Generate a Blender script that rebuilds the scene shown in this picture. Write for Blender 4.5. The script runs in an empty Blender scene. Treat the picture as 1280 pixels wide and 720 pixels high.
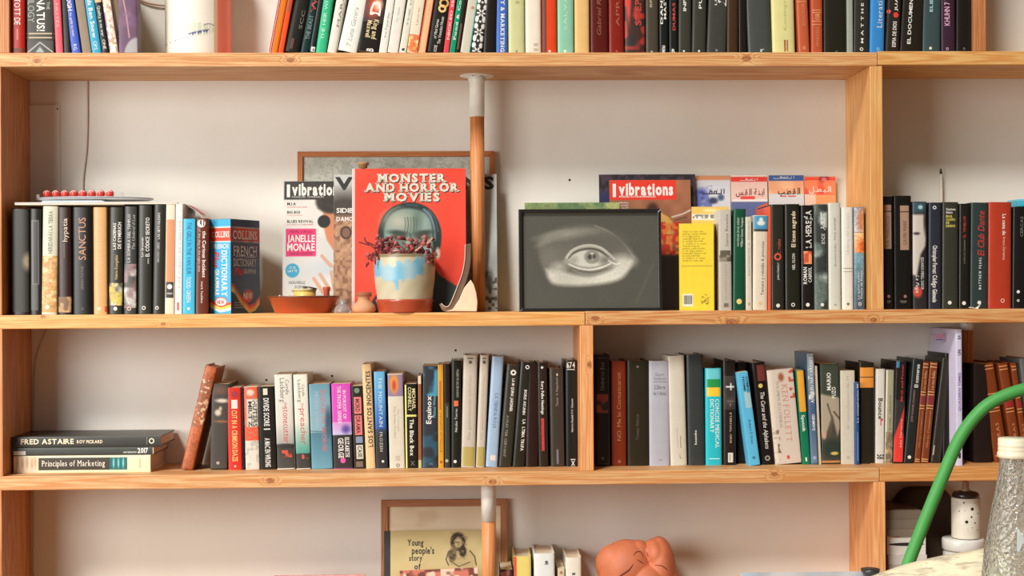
import bpy, math, random
import numpy as np
from mathutils import Vector, Matrix
random.seed(7)
SC = bpy.context.scene
COL = SC.collection
PI = math.pi
# ---------------------------------------------------------------- camera
F = 1800.0
CAM = Vector((0.0, -3.0, 1.45))
YAW, PITCH, ROLL = math.atan(55/F), math.atan(6/F), 0.0058
fwd = Vector((math.sin(YAW)*math.cos(PITCH), math.cos(YAW)*math.cos(PITCH), math.sin(PITCH)))
r0 = Vector((math.cos(YAW), -math.sin(YAW), 0)); u0 = r0.cross(fwd)
rr = r0*math.cos(ROLL) - u0*math.sin(ROLL); uu = u0*math.cos(ROLL) + r0*math.sin(ROLL)
cd = bpy.data.cameras.new('camera'); cam = bpy.data.objects.new('camera', cd); COL.objects.link(cam)
cd.sensor_width = 36; cd.lens = F*36/1280; cd.clip_start = .05; cd.clip_end = 50
m3 = Matrix((rr, uu, -fwd)).transposed()
cam.matrix_world = Matrix.Translation(CAM) @ m3.to_4x4()
SC.camera = cam
def at(px, py, Y):
    d = fwd*F + rr*(px-640) + uu*(360-py)
    return CAM + d*((Y-CAM.y)/d.y)
# ---------------------------------------------------------------- light
w = bpy.data.worlds.new('room_light'); SC.world = w; w.use_nodes = True
bg = w.node_tree.nodes['Background']; bg.inputs[0].default_value = (1.0, .90, .80, 1); bg.inputs[1].default_value = .13
sd = bpy.data.lights.new('window_sunlight', 'SUN'); sun = bpy.data.objects.new('window_sunlight', sd); COL.objects.link(sun)
sd.energy = 2.75; sd.angle = math.radians(12); sd.color = (1.0, .99, .95)
sun.rotation_euler = Vector((.62, 1, -1.15)).to_track_quat('-Z', 'Y').to_euler()
ad = bpy.data.lights.new('window_daylight', 'AREA'); al = bpy.data.objects.new('window_daylight', ad); COL.objects.link(al)
ad.shape = 'RECTANGLE'; ad.size = 1.8; ad.size_y = 1.7; ad.energy = 90; ad.color = (1.0, .985, .96)
al.location = (-2.45, -2.6, 1.85); al.rotation_euler = (Vector((0.1, .1, 1.35))-Vector(al.location)).to_track_quat('-Z', 'Y').to_euler()
SC.view_settings.view_transform = 'Standard'; SC.view_settings.look = 'None'
SC.view_settings.exposure = 0.07; SC.view_settings.gamma = 1
# ---------------------------------------------------------------- helpers
def lin(c, g=1.0):
    o = []
    for v in c[:3]:
        v = v/255.0
        v = v/12.92 if v <= .04045 else ((v+.055)/1.055)**2.4
        o.append(min(.92, v*g))
    return (o[0], o[1], o[2], 1)
MATS = {}
def nt(name):
    m = bpy.data.materials.new(name); m.use_nodes = True
    return m, m.node_tree, m.node_tree.nodes['Principled BSDF']
def setp(b, **k):
    for n, v in k.items():
        n = {'spec': 'Specular IOR Level', 'coat': 'Coat Weight', 'trans': 'Transmission Weight', 'coatr': 'Coat Roughness'}.get(n, n.replace('_', ' ').title() if n != 'ior' else 'IOR')
        b.inputs[n].default_value = v
def plain(col, rough=.5, g=1.0, var=.12, scale=60, coat=0.0, bump=0.0, metal=0.0, spec=.5):
    key = ('p', tuple(col), rough, round(g, 2), var, scale, coat, bump, metal, spec)
    if key in MATS: return MATS[key]
    m, t, b = nt('surface_%d' % len(MATS))
    c = lin(col, g)
    if coat in (.15, .05): c = tuple(max(v-.014, v*.35) for v in c[:3])+(1,)
    n = t.nodes.new('ShaderNodeTexNoise'); n.inputs['Scale'].default_value = scale; n.inputs['Detail'].default_value = 3
    tc = t.nodes.new('ShaderNodeTexCoord'); t.links.new(tc.outputs['Object'], n.inputs['Vector'])
    mx = t.nodes.new('ShaderNodeMix'); mx.data_type = 'RGBA'
    mx.inputs[6].default_value = tuple(v*(1-var) for v in c[:3])+(1,)
    mx.inputs[7].default_value = tuple(min(.95, v*(1+var)+.003) for v in c[:3])+(1,)
    t.links.new(n.outputs[0], mx.inputs[0]); t.links.new(mx.outputs[2], b.inputs['Base Color'])
    setp(b, roughness=rough, coat=coat*(.6 if coat == .15 else 1), coatr=.25, metallic=metal, spec=spec)
    if bump:
        bp = t.nodes.new('ShaderNodeBump'); bp.inputs['Strength'].default_value = bump; bp.inputs['Distance'].default_value = .002
        t.links.new(n.outputs[0], bp.inputs['Height']); t.links.new(bp.outputs[0], b.inputs['Normal'])
    MATS[key] = m
    return m
def vcol(rough=.45):
    key = ('v', rough)
    if key in MATS: return MATS[key]
    m, t, b = nt('printed_ink'); a = t.nodes.new('ShaderNodeVertexColor'); a.layer_name = 'Col'
    t.links.new(a.outputs[0], b.inputs['Base Color']); setp(b, roughness=rough)
    MATS[key] = m
    return m
def pagemat():
    if 'pg' in MATS: return MATS['pg']
    m, t, b = nt('page_block'); tc = t.nodes.new('ShaderNodeTexCoord'); wv = t.nodes.new('ShaderNodeTexWave')
    wv.inputs['Scale'].default_value = 260; wv.inputs['Distortion'].default_value = 1.5
    t.links.new(tc.outputs['Object'], wv.inputs[0])
    cr = t.nodes.new('ShaderNodeValToRGB'); cr.color_ramp.elements[0].color = lin((196, 172, 138)); cr.color_ramp.elements[1].color = lin((232, 218, 190))
    t.links.new(wv.outputs[1], cr.inputs[0]); t.links.new(cr.outputs[0], b.inputs['Base Color']); setp(b, roughness=.85)
    MATS['pg'] = m
    return m
def wood(axis, base, grain, dark=(150, 84, 44), seed=0, knots=(), rough=.5, gs=1.0):
    """pine: axis = index of the grain direction; knots = (x, y, z, radius) in object space"""
    m, t, b = nt('pine_wood'); N = t.nodes; L = t.links
    tc = N.new('ShaderNodeTexCoord')
    src = tc.outputs['Object']
    # knots push the rings aside
    kmask = None; push = None
    for (kx, ky, kz, kr) in knots:
        sb = N.new('ShaderNodeVectorMath'); sb.operation = 'SUBTRACT'; L.new(src, sb.inputs[0]); sb.inputs[1].default_value = (kx, ky, kz)
        ml = N.new('ShaderNodeVectorMath'); ml.operation = 'MULTIPLY'; L.new(sb.outputs[0], ml.inputs[0])
        s = [1, 1, 1]; s[axis] = .6; s[1] = .3; ml.inputs[1].default_value = s
        ln = N.new('ShaderNodeVectorMath'); ln.operation = 'LENGTH'; L.new(ml.outputs[0], ln.inputs[0])
        mr = N.new('ShaderNodeMapRange'); mr.interpolation_type = 'SMOOTHSTEP'; L.new(ln.outputs['Value'], mr.inputs[0])
        mr.inputs[1].default_value = kr*.55; mr.inputs[2].default_value = kr*1.1; mr.inputs[3].default_value = 1; mr.inputs[4].default_value = 0
        mp = N.new('ShaderNodeMapRange'); mp.interpolation_type = 'SMOOTHSTEP'; L.new(ln.outputs['Value'], mp.inputs[0])
        mp.inputs[1].default_value = 0; mp.inputs[2].default_value = kr*2.6; mp.inputs[3].default_value = 1; mp.inputs[4].default_value = 0
        if kmask is None: kmask, push = mr.outputs[0], mp.outputs[0]
        else:
            a = N.new('ShaderNodeMath'); a.operation = 'MAXIMUM'; L.new(kmask, a.inputs[0]); L.new(mr.outputs[0], a.inputs[1]); kmask = a.outputs[0]
            a = N.new('ShaderNodeMath'); a.operation = 'MAXIMUM'; L.new(push, a.inputs[0]); L.new(mp.outputs[0], a.inputs[1]); push = a.outputs[0]
    mp = N.new('ShaderNodeMapping'); L.new(src, mp.inputs[0])
    sc = [1.0, .25, 1.0]; sc[axis] = .022
    if axis == 2: sc = [1.0, .55, .03]
    mp.inputs['Scale'].default_value = sc; mp.inputs['Location'].default_value = (seed*1.7, seed*.9, seed*2.3)
    n0 = N.new('ShaderNodeTexNoise'); n0.inputs['Scale'].default_value = 34*gs; n0.inputs['Detail'].default_value = 1.5; L.new(mp.outputs[0], n0.inputs[0])
    h = n0.outputs[0]
    if push is not None:
        a = N.new('ShaderNodeMath'); a.operation = 'MULTIPLY_ADD'; L.new(push, a.inputs[0]); a.inputs[1].default_value = .16; L.new(h, a.inputs[2]); h = a.outputs[0]
    sn = N.new('ShaderNodeMath'); sn.operation = 'MULTIPLY'; L.new(h, sn.inputs[0]); sn.inputs[1].default_value = 95.0
    si = N.new('ShaderNodeMath'); si.operation = 'SINE'; L.new(sn.outputs[0], si.inputs[0])
    r1 = N.new('ShaderNodeMapRange'); L.new(si.outputs[0], r1.inputs[0]); r1.inputs[1].default_value = -.2; r1.inputs[2].default_value = 1
    mp2 = N.new('ShaderNodeMapping'); L.new(src, mp2.inputs[0]); sc2 = [1.0, .5, 1.0]; sc2[axis] = .03; mp2.inputs['Scale'].default_value = sc2
    n2 = N.new('ShaderNodeTexNoise'); n2.inputs['Scale'].default_value = 330; n2.inputs['Detail'].default_value = 4; n2.inputs['Roughness'].default_value = .65; L.new(mp2.outputs[0], n2.inputs[0])
    n3 = N.new('ShaderNodeTexNoise'); n3.inputs['Scale'].default_value = 4; L.new(mp.outputs[0], n3.inputs[0])
    n2c = N.new('ShaderNodeMapRange'); L.new(n2.outputs[0], n2c.inputs[0]); n2c.inputs[1].default_value = .38; n2c.inputs[2].default_value = .66; n2c.inputs[3].default_value = .12; n2c.inputs[4].default_value = .8
    fm = N.new('ShaderNodeMath'); fm.operation = 'MULTIPLY_ADD'; L.new(r1.outputs[0], fm.inputs[0]); fm.inputs[1].default_value = .42; L.new(n2c.outputs[0], fm.inputs[2])
    fs = N.new('ShaderNodeMath'); fs.operation = 'MULTIPLY'; L.new(fm.outputs[0], fs.inputs[0]); fs.inputs[1].default_value = 1.2; fs.use_clamp = True
    mx = N.new('ShaderNodeMix'); mx.data_type = 'RGBA'; mx.inputs[6].default_value = lin(base); mx.inputs[7].default_value = lin(grain); L.new(fs.outputs[0], mx.inputs[0])
    hs = N.new('ShaderNodeMix'); hs.data_type = 'RGBA'; hs.blend_type = 'MULTIPLY'; hs.inputs[0].default_value = 1
    cr = N.new('ShaderNodeValToRGB'); cr.color_ramp.elements[0].position = .3; cr.color_ramp.elements[0].color = (.84, .75, .62, 1); cr.color_ramp.elements[1].position = .7; cr.color_ramp.elements[1].color = (1.06, 1.04, 1, 1)
    L.new(n3.outputs[0], cr.inputs[0]); L.new(mx.outputs[2], hs.inputs[6]); L.new(cr.outputs[0], hs.inputs[7])
    outc = hs.outputs[2]
    if kmask is not None:
        kn = N.new('ShaderNodeTexNoise'); kn.inputs['Scale'].default_value = 160; L.new(src, kn.inputs[0])
        km = N.new('ShaderNodeMath'); km.operation = 'MULTIPLY'; L.new(kmask, km.inputs[0]); L.new(kn.outputs[0], km.inputs[1])
        k2 = N.new('ShaderNodeMath'); k2.operation = 'MULTIPLY'; L.new(km.outputs[0], k2.inputs[0]); k2.inputs[1].default_value = 1.5; k2.use_clamp = True
        mk = N.new('ShaderNodeMix'); mk.data_type = 'RGBA'; L.new(k2.outputs[0], mk.inputs[0]); L.new(outc, mk.inputs[6]); mk.inputs[7].default_value = lin(dark)
        outc = mk.outputs[2]
    L.new(outc, b.inputs['Base Color'])
    bp = N.new('ShaderNodeBump'); bp.inputs['Strength'].default_value = .18; bp.inputs['Distance'].default_value = .001; L.new(n2.outputs[0], bp.inputs['Height']); L.new(bp.outputs[0], b.inputs['Normal'])
    setp(b, roughness=rough)
    return m
def obj(name, verts, faces, mat, parent=None, smooth=False, loc=None):
    me = bpy.data.meshes.new(name); me.from_pydata([tuple(v) for v in verts], [], faces); me.update()
    if smooth: me.polygons.foreach_set('use_smooth', [True]*len(me.polygons))
    if mat: me.materials.append(mat)
    o = bpy.data.objects.new(name, me); COL.objects.link(o)
    if parent: o.parent = parent
    if loc is not None: o.location = loc
    return o
def thing(name, label, cat, group=None, loc=(0, 0, 0), rot=(0, 0, 0)):
    o = bpy.data.objects.new(name, None); COL.objects.link(o); o.location = loc; o.rotation_euler = rot
    o.empty_display_size = .02
    tag(o, label, cat, group)
    return o
def tag(o, label, cat, group=None):
    o['label'] = label; o['category'] = cat
    if group: o['group'] = group
    return o
def boxd(x0, x1, y0, y1, z0, z1, base=0):
    v = [(x0, y0, z0), (x1, y0, z0), (x1, y1, z0), (x0, y1, z0), (x0, y0, z1), (x1, y0, z1), (x1, y1, z1), (x0, y1, z1)]
    f = [(0, 3, 2, 1), (4, 5, 6, 7), (0, 1, 5, 4), (1, 2, 6, 5), (2, 3, 7, 6), (3, 0, 4, 7)]
    return v, [tuple(i+base for i in q) for q in f]
def box(name, x0, x1, y0, y1, z0, z1, mat, parent=None, bev=0.0, loc=None):
    v, f = boxd(x0, x1, y0, y1, z0, z1)
    o = obj(name, v, f, mat, parent, loc=loc)
    if bev:
        b = o.modifiers.new('b', 'BEVEL'); b.width = bev; b.segments = 2
    return o
def lathe(name, prof, mat, parent=None, n=48, loc=None, smooth=True, sx=1, sy=1, colf=None):
    """prof: list of (radius, z); closed at the axis when radius is 0"""
    v = []; f = []
    for (r, z) in prof:
        for i in range(n):
            a = 2*PI*i/n; v.append((r*math.cos(a)*sx, r*math.sin(a)*sy, z))
    for k in range(len(prof)-1):
        for i in range(n):
            j = (i+1) % n; f.append((k*n+i, k*n+j, (k+1)*n+j, (k+1)*n+i))
    if prof[0][0] > 1e-6: f.append(tuple(reversed(range(n))))
    if prof[-1][0] > 1e-6: f.append(tuple((len(prof)-1)*n+i for i in range(n)))
    o = obj(name, v, f, mat, parent, smooth, loc)
    if colf:
        a = o.data.color_attributes.new('Col', 'FLOAT_COLOR', 'POINT')
        a.data.foreach_set('color', np.array([lin(colf(p[0], p[1], p[2])) for p in v], dtype=np.float32).ravel())
    return o
def tubed(pts, r, n=8, rad=None, base=0):
    pts = [Vector(p) for p in pts]; v = []; f = []
    up = Vector((.13, .31, .94)); prev = None
    for k, p in enumerate(pts):
        d = (pts[min(k+1, len(pts)-1)] - pts[max(k-1, 0)]).normalized()
        a = (prev if prev is not None else up.cross(d)); a = (a - d*a.dot(d)).normalized(); prev = a
        b = d.cross(a); q = rad[k] if rad else r
        for i in range(n):
            t = 2*PI*i/n; v.append(p + (a*math.cos(t)+b*math.sin(t))*q)
    for k in range(len(pts)-1):
        for i in range(n):
            j = (i+1) % n; f.append((base+k*n+i, base+k*n+j, base+(k+1)*n+j, base+(k+1)*n+i))
    f.append(tuple(base+i for i in reversed(range(n)))); f.append(tuple(base+(len(pts)-1)*n+i for i in range(n)))
    return v, f
def tube(name, pts, r, mat, parent=None, n=8, rad=None):
    v, f = tubed(pts, r, n, rad)
    return obj(name, v, f, mat, parent, True)
def smoothpath(pts, m=8):
    P = [Vector(p) for p in pts]; out = []
    for i in range(len(P)-1):
        a, b, c, d = P[max(i-1, 0)], P[i], P[i+1], P[min(i+2, len(P)-1)]
        for k in range(m):
            t = k/m
            out.append(.5*((2*b)+(c-a)*t+(2*a-5*b+4*c-d)*t*t+(3*b-a-3*c+d)*t**3))
    return out+[P[-1]]
# ---------------------------------------------------------------- lettering
ALPH = "ABCDEFGHIJKLMNOPQRSTUVWXYZabcdefghijklmnopqrstuvwxyz0123456789!'.,&?-:ÓÑÁÉÍéñóíàäè"
ARAB = 'ﺍﺑﻨﺔﻟﻘﺲﻄﺐﻞﻭﺟﻮﻩﺍﻟﺒﻲ'
GL = {}
def load_glyphs():
    tmp = []
    for bold in (0, 1, 2):
        for ch in sorted(set(ALPH + (ARAB if bold == 1 else ''))):
            cu = bpy.data.curves.new('g', 'FONT'); cu.body = ch; cu.size = 1; cu.resolution_u = 2
            cu.offset = (0, .022, .045)[bold]
            o = bpy.data.objects.new('g', cu); COL.objects.link(o); tmp.append((bold, ch, o))
    bpy.context.view_layer.update(); dg = bpy.context.evaluated_depsgraph_get()
    for bold, ch, o in tmp:
        e = o.evaluated_get(dg); me = e.to_mesh()
        v = np.array([q.co[:2] for q in me.vertices], dtype=float) if len(me.vertices) else np.zeros((0, 2))
        f = [tuple(p.vertices) for p in me.polygons]; e.to_mesh_clear()
        if len(v):
            x0, x1 = v[:, 0].min(), v[:, 0].max(); v[:, 0] -= x0; GL[(bold, ch)] = (v, f, x1-x0)
    for bold, ch, o in tmp:
        cu = o.data; bpy.data.objects.remove(o); bpy.data.curves.remove(cu)
load_glyphs()
SER = {'A': 'bl br', 'M': 'bl br tl tr', 'N': 'bl tl tr', 'D': 'bl tl', 'H': 'bl br tl tr', 'R': 'bl br tl', 'T': 'bm', 'V': 'tl tr', 'I': 'bm tm', 'E': 'bl tl', 'F': 'bl tl', 'P': 'bl tl', 'K': 'bl br tl tr', 'L': 'bl tl', 'C': '', 'U': 'tl tr', 'Y': 'bm tl tr', 'X': 'bl br tl tr', 'Q': '', 'B': 'bl tl', 'W': 'tl tr',
       'n': 'bl br', 'm': 'bl br', 'r': 'bl', 'i': 'bm', 'l': 'bm tm', 'h': 'bl br tl', 'k': 'bl br tl', 'p': 'ml'}
def textmesh(s, bold=0, serif=0, gap=.075, ital=0):
    V = []; Fc = []; x = 0; n = 0
    for ch in s:
        if ch == ' ': x += .3; continue
        g = GL.get((bold, ch)) or GL.get((0, ch))
        if g is None: x += .4; continue
        v, f, wd = g; V.append(v+[x, 0]); Fc += [tuple(i+n for i in q) for q in f]; n += len(v)
        if serif:
            st = .06 if not bold else .085; hw = .12 if not bold else .17; th = .035 if not bold else .085
            tp = v[:, 1].max()
            for c in SER.get(ch, '').split():
                cx = x+{'l': st, 'r': wd-st, 'm': wd/2}[c[1]]; y0 = 0 if c[0] == 'b' else tp-th
                V.append(np.array([[cx-hw, y0], [cx+hw, y0], [cx+hw, y0+th], [cx-hw, y0+th]])); Fc.append((n, n+1, n+2, n+3)); n += 4
        x += wd+gap+(.06 if serif else 0)
    if not V: return None
    V = np.concatenate(V)
    if ital: V[:, 0] += V[:, 1]*ital
    V[:, 0] -= V[:, 0].min()
    return V, Fc, V[:, 0].max()
def put_text(surf, parent, s, orient, s0, s1, t0, t1, col, name='title', bold=0, serif=0, off=.0003, g=1.0, ital=0, rough=.5):
    tm = textmesh(s, bold, serif, ital=ital)
    if tm is None: return None
    V, Fc, W = tm
    H = .73
    if all(ch.islower() for ch in s if ch.isalpha()) and not any(c in 'bdfhklt' for c in s): H = .56
    out = []
    for a, b in V:
        if orient == 'H': q = (s0+(s1-s0)*a/W, t0+(t1-t0)*b/H)
        elif orient == 'U': q = (s1-(s1-s0)*b/H, t0+(t1-t0)*a/W)
        else: q = (s0+(s1-s0)*b/H, t1-(t1-t0)*a/W)
        out.append(surf(q[0], q[1], off))
    return obj(name, out, Fc, plain(col, rough, g, var=.03), parent)
class Cv:
    """flat print, painted in the pixel frame the print was measured in"""
    def __init__(s, x0, y0, x1, y1, bg, res=1.4):
        s.x0, s.y0, s.x1, s.y1 = x0, y0, x1, y1
        s.w = max(4, int((x1-x0)*res)); s.h = max(4, int((y1-y0)*res))
        s.X, s.Y = np.meshgrid(np.linspace(x0, x1, s.w), np.linspace(y0, y1, s.h))
        s.a = np.zeros((s.h, s.w, 3)); s.a[:] = bg
        s.rng = np.random.RandomState(int(x0*7+y0) % 9999)
    def mix(s, m, col, al=1.0):
        m = (np.clip(m, 0, 1)*al)[..., None]; s.a = s.a*(1-m)+np.array(col, float)*m; return s
    def ell(s, cx, cy, rx, ry, col, soft=.15, rot=0, al=1):
        c, q = math.cos(rot), math.sin(rot); dx, dy = s.X-cx, s.Y-cy
        d = np.sqrt(((dx*c+dy*q)/rx)**2+((dy*c-dx*q)/ry)**2)
        return s.mix((1+soft-d)/(2*soft), col, al)
    def rect(s, x0, y0, x1, y1, col, soft=.5, al=1):
        m = np.minimum(np.minimum(s.X-x0, x1-s.X), np.minimum(s.Y-y0, y1-s.Y))/(2*soft)+.5
        return s.mix(m, col, al)
    def line(s, pts, wd, col, al=1):
        m = np.zeros_like(s.X)
        for (ax, ay), (bx, by) in zip(pts[:-1], pts[1:]):
            L2 = max(1e-6, (bx-ax)**2+(by-ay)**2); t = np.clip(((s.X-ax)*(bx-ax)+(s.Y-ay)*(by-ay))/L2, 0, 1)
            d = np.hypot(s.X-ax-t*(bx-ax), s.Y-ay-t*(by-ay)); m = np.maximum(m, (wd/2+.5-d))
        return s.mix(m, col, al)
    def sline(s, pts, wd, col, al=1): return s.line([tuple(p)[:2] for p in smoothpath([(x, y, 0) for x, y in pts], 5)], wd, col, al)
    def spoly(s, pts, col, soft=1.0, al=1): return s.poly([tuple(p)[:2] for p in smoothpath([(x, y, 0) for x, y in pts+[pts[0]]], 4)][:-1], col, soft, al)
    def poly(s, pts, col, soft=1.0, al=1):
        ins = np.zeros(s.X.shape, bool); dm = np.full(s.X.shape, 1e9)
        n = len(pts)
        for i in range(n):
            (ax, ay), (bx, by) = pts[i], pts[(i+1) % n]
            if ay != by:
                c = ((ay > s.Y) != (by > s.Y)) & (s.X < (bx-ax)*(s.Y-ay)/(by-ay)+ax); ins ^= c
            L2 = max(1e-6, (bx-ax)**2+(by-ay)**2); t = np.clip(((s.X-ax)*(bx-ax)+(s.Y-ay)*(by-ay))/L2, 0, 1)
            dm = np.minimum(dm, np.hypot(s.X-ax-t*(bx-ax), s.Y-ay-t*(by-ay)))
        return s.mix(np.where(ins, dm, -dm)/(2*soft)+.5, col, al)
    def noise(s, sc):
        gh, gw = int((s.y1-s.y0)/sc)+3, int((s.x1-s.x0)/sc)+3
        g = s.rng.rand(gh, gw); u = (s.X-s.x0)/sc; v = (s.Y-s.y0)/sc
        i, j = u.astype(int), v.astype(int); fu, fv = u-i, v-j; fu = fu*fu*(3-2*fu); fv = fv*fv*(3-2*fv)
        return (g[j, i]*(1-fu)+g[j, i+1]*fu)*(1-fv)+(g[j+1, i]*(1-fu)+g[j+1, i+1]*fu)*fv
    def mott(s, col, sc, th=.5, k=5, al=1, box=None, sq=1):
        m = (s.noise(sc)-th)*k+.5
        if box: m = np.where((s.X > box[0]) & (s.X < box[2]) & (s.Y > box[1]) & (s.Y < box[3]), m, 0)
        return s.mix(m, col, al)
    def grain(s, amp):
        s.a = np.clip(s.a*(1+amp*(s.noise(1.6)-.5)[..., None]), 0, 255); return s
    def grad(s, y0, y1, c0, c1, x=False):
        t = np.clip(((s.X if x else s.Y)-y0)/(y1-y0), 0, 1)[..., None]
        m = ((s.X if x else s.Y) >= y0) & ((s.X if x else s.Y) <= y1)
        c = np.array(c0, float)*(1-t)+np.array(c1, float)*t; s.a = np.where(m[..., None], c, s.a); return s
def put_art(surf, parent, cv, s0, s1, t0, t1, name='picture', off=.0002, g=1.0, rough=.45):
    h, w_ = cv.h, cv.w; V = []
    for j in range(h):
        t = t1-(t1-t0)*j/(h-1)
        for i in range(w_): V.append(surf(s0+(s1-s0)*i/(w_-1), t, off))
    Fc = [(j*w_+i, (j+1)*w_+i, (j+1)*w_+i+1, j*w_+i+1) for j in range(h-1) for i in range(w_-1)]
    o = obj(name, V, Fc, vcol(rough), parent, True)
    c = np.clip(cv.a/255., 0, 1); c = np.where(c <= .04045, c/12.92, ((c+.055)/1.055)**2.4)*g
    c = np.concatenate([np.clip(c, 0, .92), np.ones((h, w_, 1))], 2).astype(np.float32)
    a = o.data.color_attributes.new('Col', 'FLOAT_COLOR', 'POINT'); a.data.foreach_set('color', c.ravel())
    return o
def put_band(surf, parent, s0, s1, t0, t1, col, name='band', off=.00015, g=1.0, nx=10, rough=.45):
    V = []; Fc = []
    for i in range(nx+1):
        s = s0+(s1-s0)*i/nx; V.append(surf(s, t0, off)); V.append(surf(s, t1, off))
    for i in range(nx): Fc.append((2*i, 2*i+2, 2*i+3, 2*i+1))
    return obj(name, V, Fc, plain(col, rough, g, var=.06), parent, True)
def put_disc(surf, parent, s, t, r, col, name='emblem', off=.0003, ring=0, g=1.0, ry=None):
    n = 14; ry = ry or r; V = [surf(s+r*math.cos(2*PI*i/n), t+ry*math.sin(2*PI*i/n), off) for i in range(n)]
    if ring:
        V += [surf(s+ring*r*math.cos(2*PI*i/n), t+ring*ry*math.sin(2*PI*i/n), off) for i in range(n)]
        Fc = [(i, (i+1) % n, n+(i+1) % n, n+i) for i in range(n)]
    else: Fc = [tuple(range(n))]
    return obj(name, V, Fc, plain(col, .5, g, var=.03), parent)
# ================================================================ structure
WY = .20                                     # plane of the wall
ZT1, ZB1 = at(640, 65.6, 0).z, at(640, 82.8, 0).z
ZT2, ZB2 = at(640, 390.2, 0).z, at(640, 407.2, 0).z
ZT3, ZB3 = at(640, 589.5, 0).z, at(640, 606.8, 0).z
ZT4 = at(640, 790, 0).z; ZB4 = ZT4-.028
XL = at(-16, 400, 0).x; XR = at(1280, 400, 0).x+.42
def struct(o): o['kind'] = 'structure'; return o
m, t, b = nt('plaster')
tc = t.nodes.new('ShaderNodeTexCoord'); n1 = t.nodes.new('ShaderNodeTexNoise'); n1.inputs['Scale'].default_value = 3.5; n1.inputs['Detail'].default_value = 5
n2 = t.nodes.new('ShaderNodeTexNoise'); n2.inputs['Scale'].default_value = 90
t.links.new(tc.outputs['Object'], n1.inputs[0]); t.links.new(tc.outputs['Object'], n2.inputs[0])
cr = t.nodes.new('ShaderNodeValToRGB'); cr.color_ramp.elements[0].position = .3; cr.color_ramp.elements[0].color = lin((223, 217, 205)); cr.color_ramp.elements[1].position = .7; cr.color_ramp.elements[1].color = lin((232, 228, 219))
t.links.new(n1.outputs[0], cr.inputs[0]); t.links.new(cr.outputs[0], b.inputs['Base Color']); setp(b, roughness=.75)
bp = t.nodes.new('ShaderNodeBump'); bp.inputs['Strength'].default_value = .12; bp.inputs['Distance'].default_value = .003; t.links.new(n2.outputs[0], bp.inputs['Height']); t.links.new(bp.outputs[0], b.inputs['Normal'])
PLASTER = m
struct(box('wall_back', -3, 3.2, WY, WY+.12, 0, 2.9, PLASTER))
FLOORW = wood(0, (176, 130, 88), (140, 96, 60), seed=9, gs=.5)
struct(box('floor', -3, 3.2, -3.6, WY, -.05, 0, FLOORW))
struct(box('wall_right_unseen', 3.2, 3.32, -3.6, WY, 0, 2.9, plain((110, 84, 64), .8)))  # out of view, added dark to dim the right-facing sides
# flush cover plate and holes in the plaster
p0 = at(20, 131.5, WY); p1 = at(76, 300, WY)
pl = struct(box('trim_1', p0.x, p1.x, WY-.004, WY+.01, p1.z, p0.z, PLASTER, bev=.0006))
s = at(72.5, 136.5, WY)
lathe('screw', [(0, 0), (.0022, 0), (.0018, .0012), (0, .0012)], plain((120, 95, 75)), pl, n=12).matrix_local = Matrix.Translation((s.x, WY-.0041, s.z)) @ Matrix.Rotation(PI/2, 4, 'X')
for (px, py) in ((712, 225), (617, 226.5), (333, 475), (415, 470), (569.5, 438)):
    q = at(px, py, WY); hb = thing('wall_hole', {712: 'small dark screw hole in the wall above the framed eye drawing', 617: 'small dark screw hole in the wall right of the wooden pole', 333: 'dark nail hole in wall above small red and black paperbacks', 415: 'dark nail hole in wall above the teal and magenta paperbacks', 569.5: 'small dark nail hole in the wall above the black hardbacks'}[px], 'screw hole', 'screw holes in the plaster', loc=(q.x, WY, q.z))
    lathe('plug', [(0, 0), (.0026, 0), (.0022, .001), (.0008, .0004), (0, .0004)], plain((60, 42, 32), .8), hb, n=12).rotation_euler = (PI/2, 0, 0)
# cables on the wall
cw = plain((196, 180, 162), .6)
pts = [(at(a, b_, WY-.003)) for a, b_ in ((112, 60), (109.5, 100), (109.5, 150), (108, 190), (104, 225), (103, 262), (90, 330), (70, 380), (58, 412), (47, 440), (43, 465), (42, 520), (42, 600), (42, 720))]
tag(tube('wall_cable', smoothpath(pts, 6), .0016, cw, n=8), 'thin beige cable running down the wall at the left behind books', 'cable')
pts = [(at(a, b_, WY-.006)) for a, b_ in ((150, -30), (168, -6), (178, 1), (190, 5), (207, 7), (240, 8), (262, -8), (280, -40))]
tag(tube('wall_cable', smoothpath(pts, 6), .0022, plain((176, 140, 118), .6), n=8), 'thin cable drooping on the wall behind the white jar, top shelf', 'cable')
# ---------------------------------------------------------------- bookcase
bc = thing('bookcase', 'wall-wide pine plank bookcase filled with books and ornaments', 'bookcase', loc=(XL, 0, 0))
def part(name, x0, x1, y0, y1, z0, z1, axis, seed, base, grain, knots=(), gs=1.0, bev=.0012):
    L = Vector((x0, y0, z0))
    kn = [(at(kx, ky, 0).x-x0, 0, at(kx, ky, 0).z-z0, kr) for kx, ky, kr in knots]
    o = box(name, 0, x1-x0, 0, y1-y0, 0, z1-z0, wood(axis, base, grain, seed=seed, knots=kn, gs=gs), bc, bev=bev)
    o.location = L-Vector((XL, 0, 0))
    return o
PB, PG = (236, 203, 150), (204, 142, 84)
PY, PYG = (240, 204, 138), (216, 154, 84)
xj1 = at(1097, 72, 0).x; xj2 = at(731.5, 398, 0).x; xj3 = at(1099.5, 590, 0).x
dz = at(640, 61, 0).z-at(640, 66, 0).z
part('shelf_board', XL, xj1-.0006, 0, WY, ZB1, ZT1, 0, 1, PB, (204, 140, 84), [(46, 76, .006), (363, 75, .0065), (933, 73, .0075)])
part('shelf_board', xj1+.0006, XR, 0, WY, ZB1+.002, ZT1+.002, 0, 2, PY, PYG)
part('shelf_board', XL, xj2-.0006, 0, WY, ZB2, ZT2, 0, 3, PY, (224, 156, 84), [(54, 396, .004), (204, 405, .004)], gs=.8)
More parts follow.
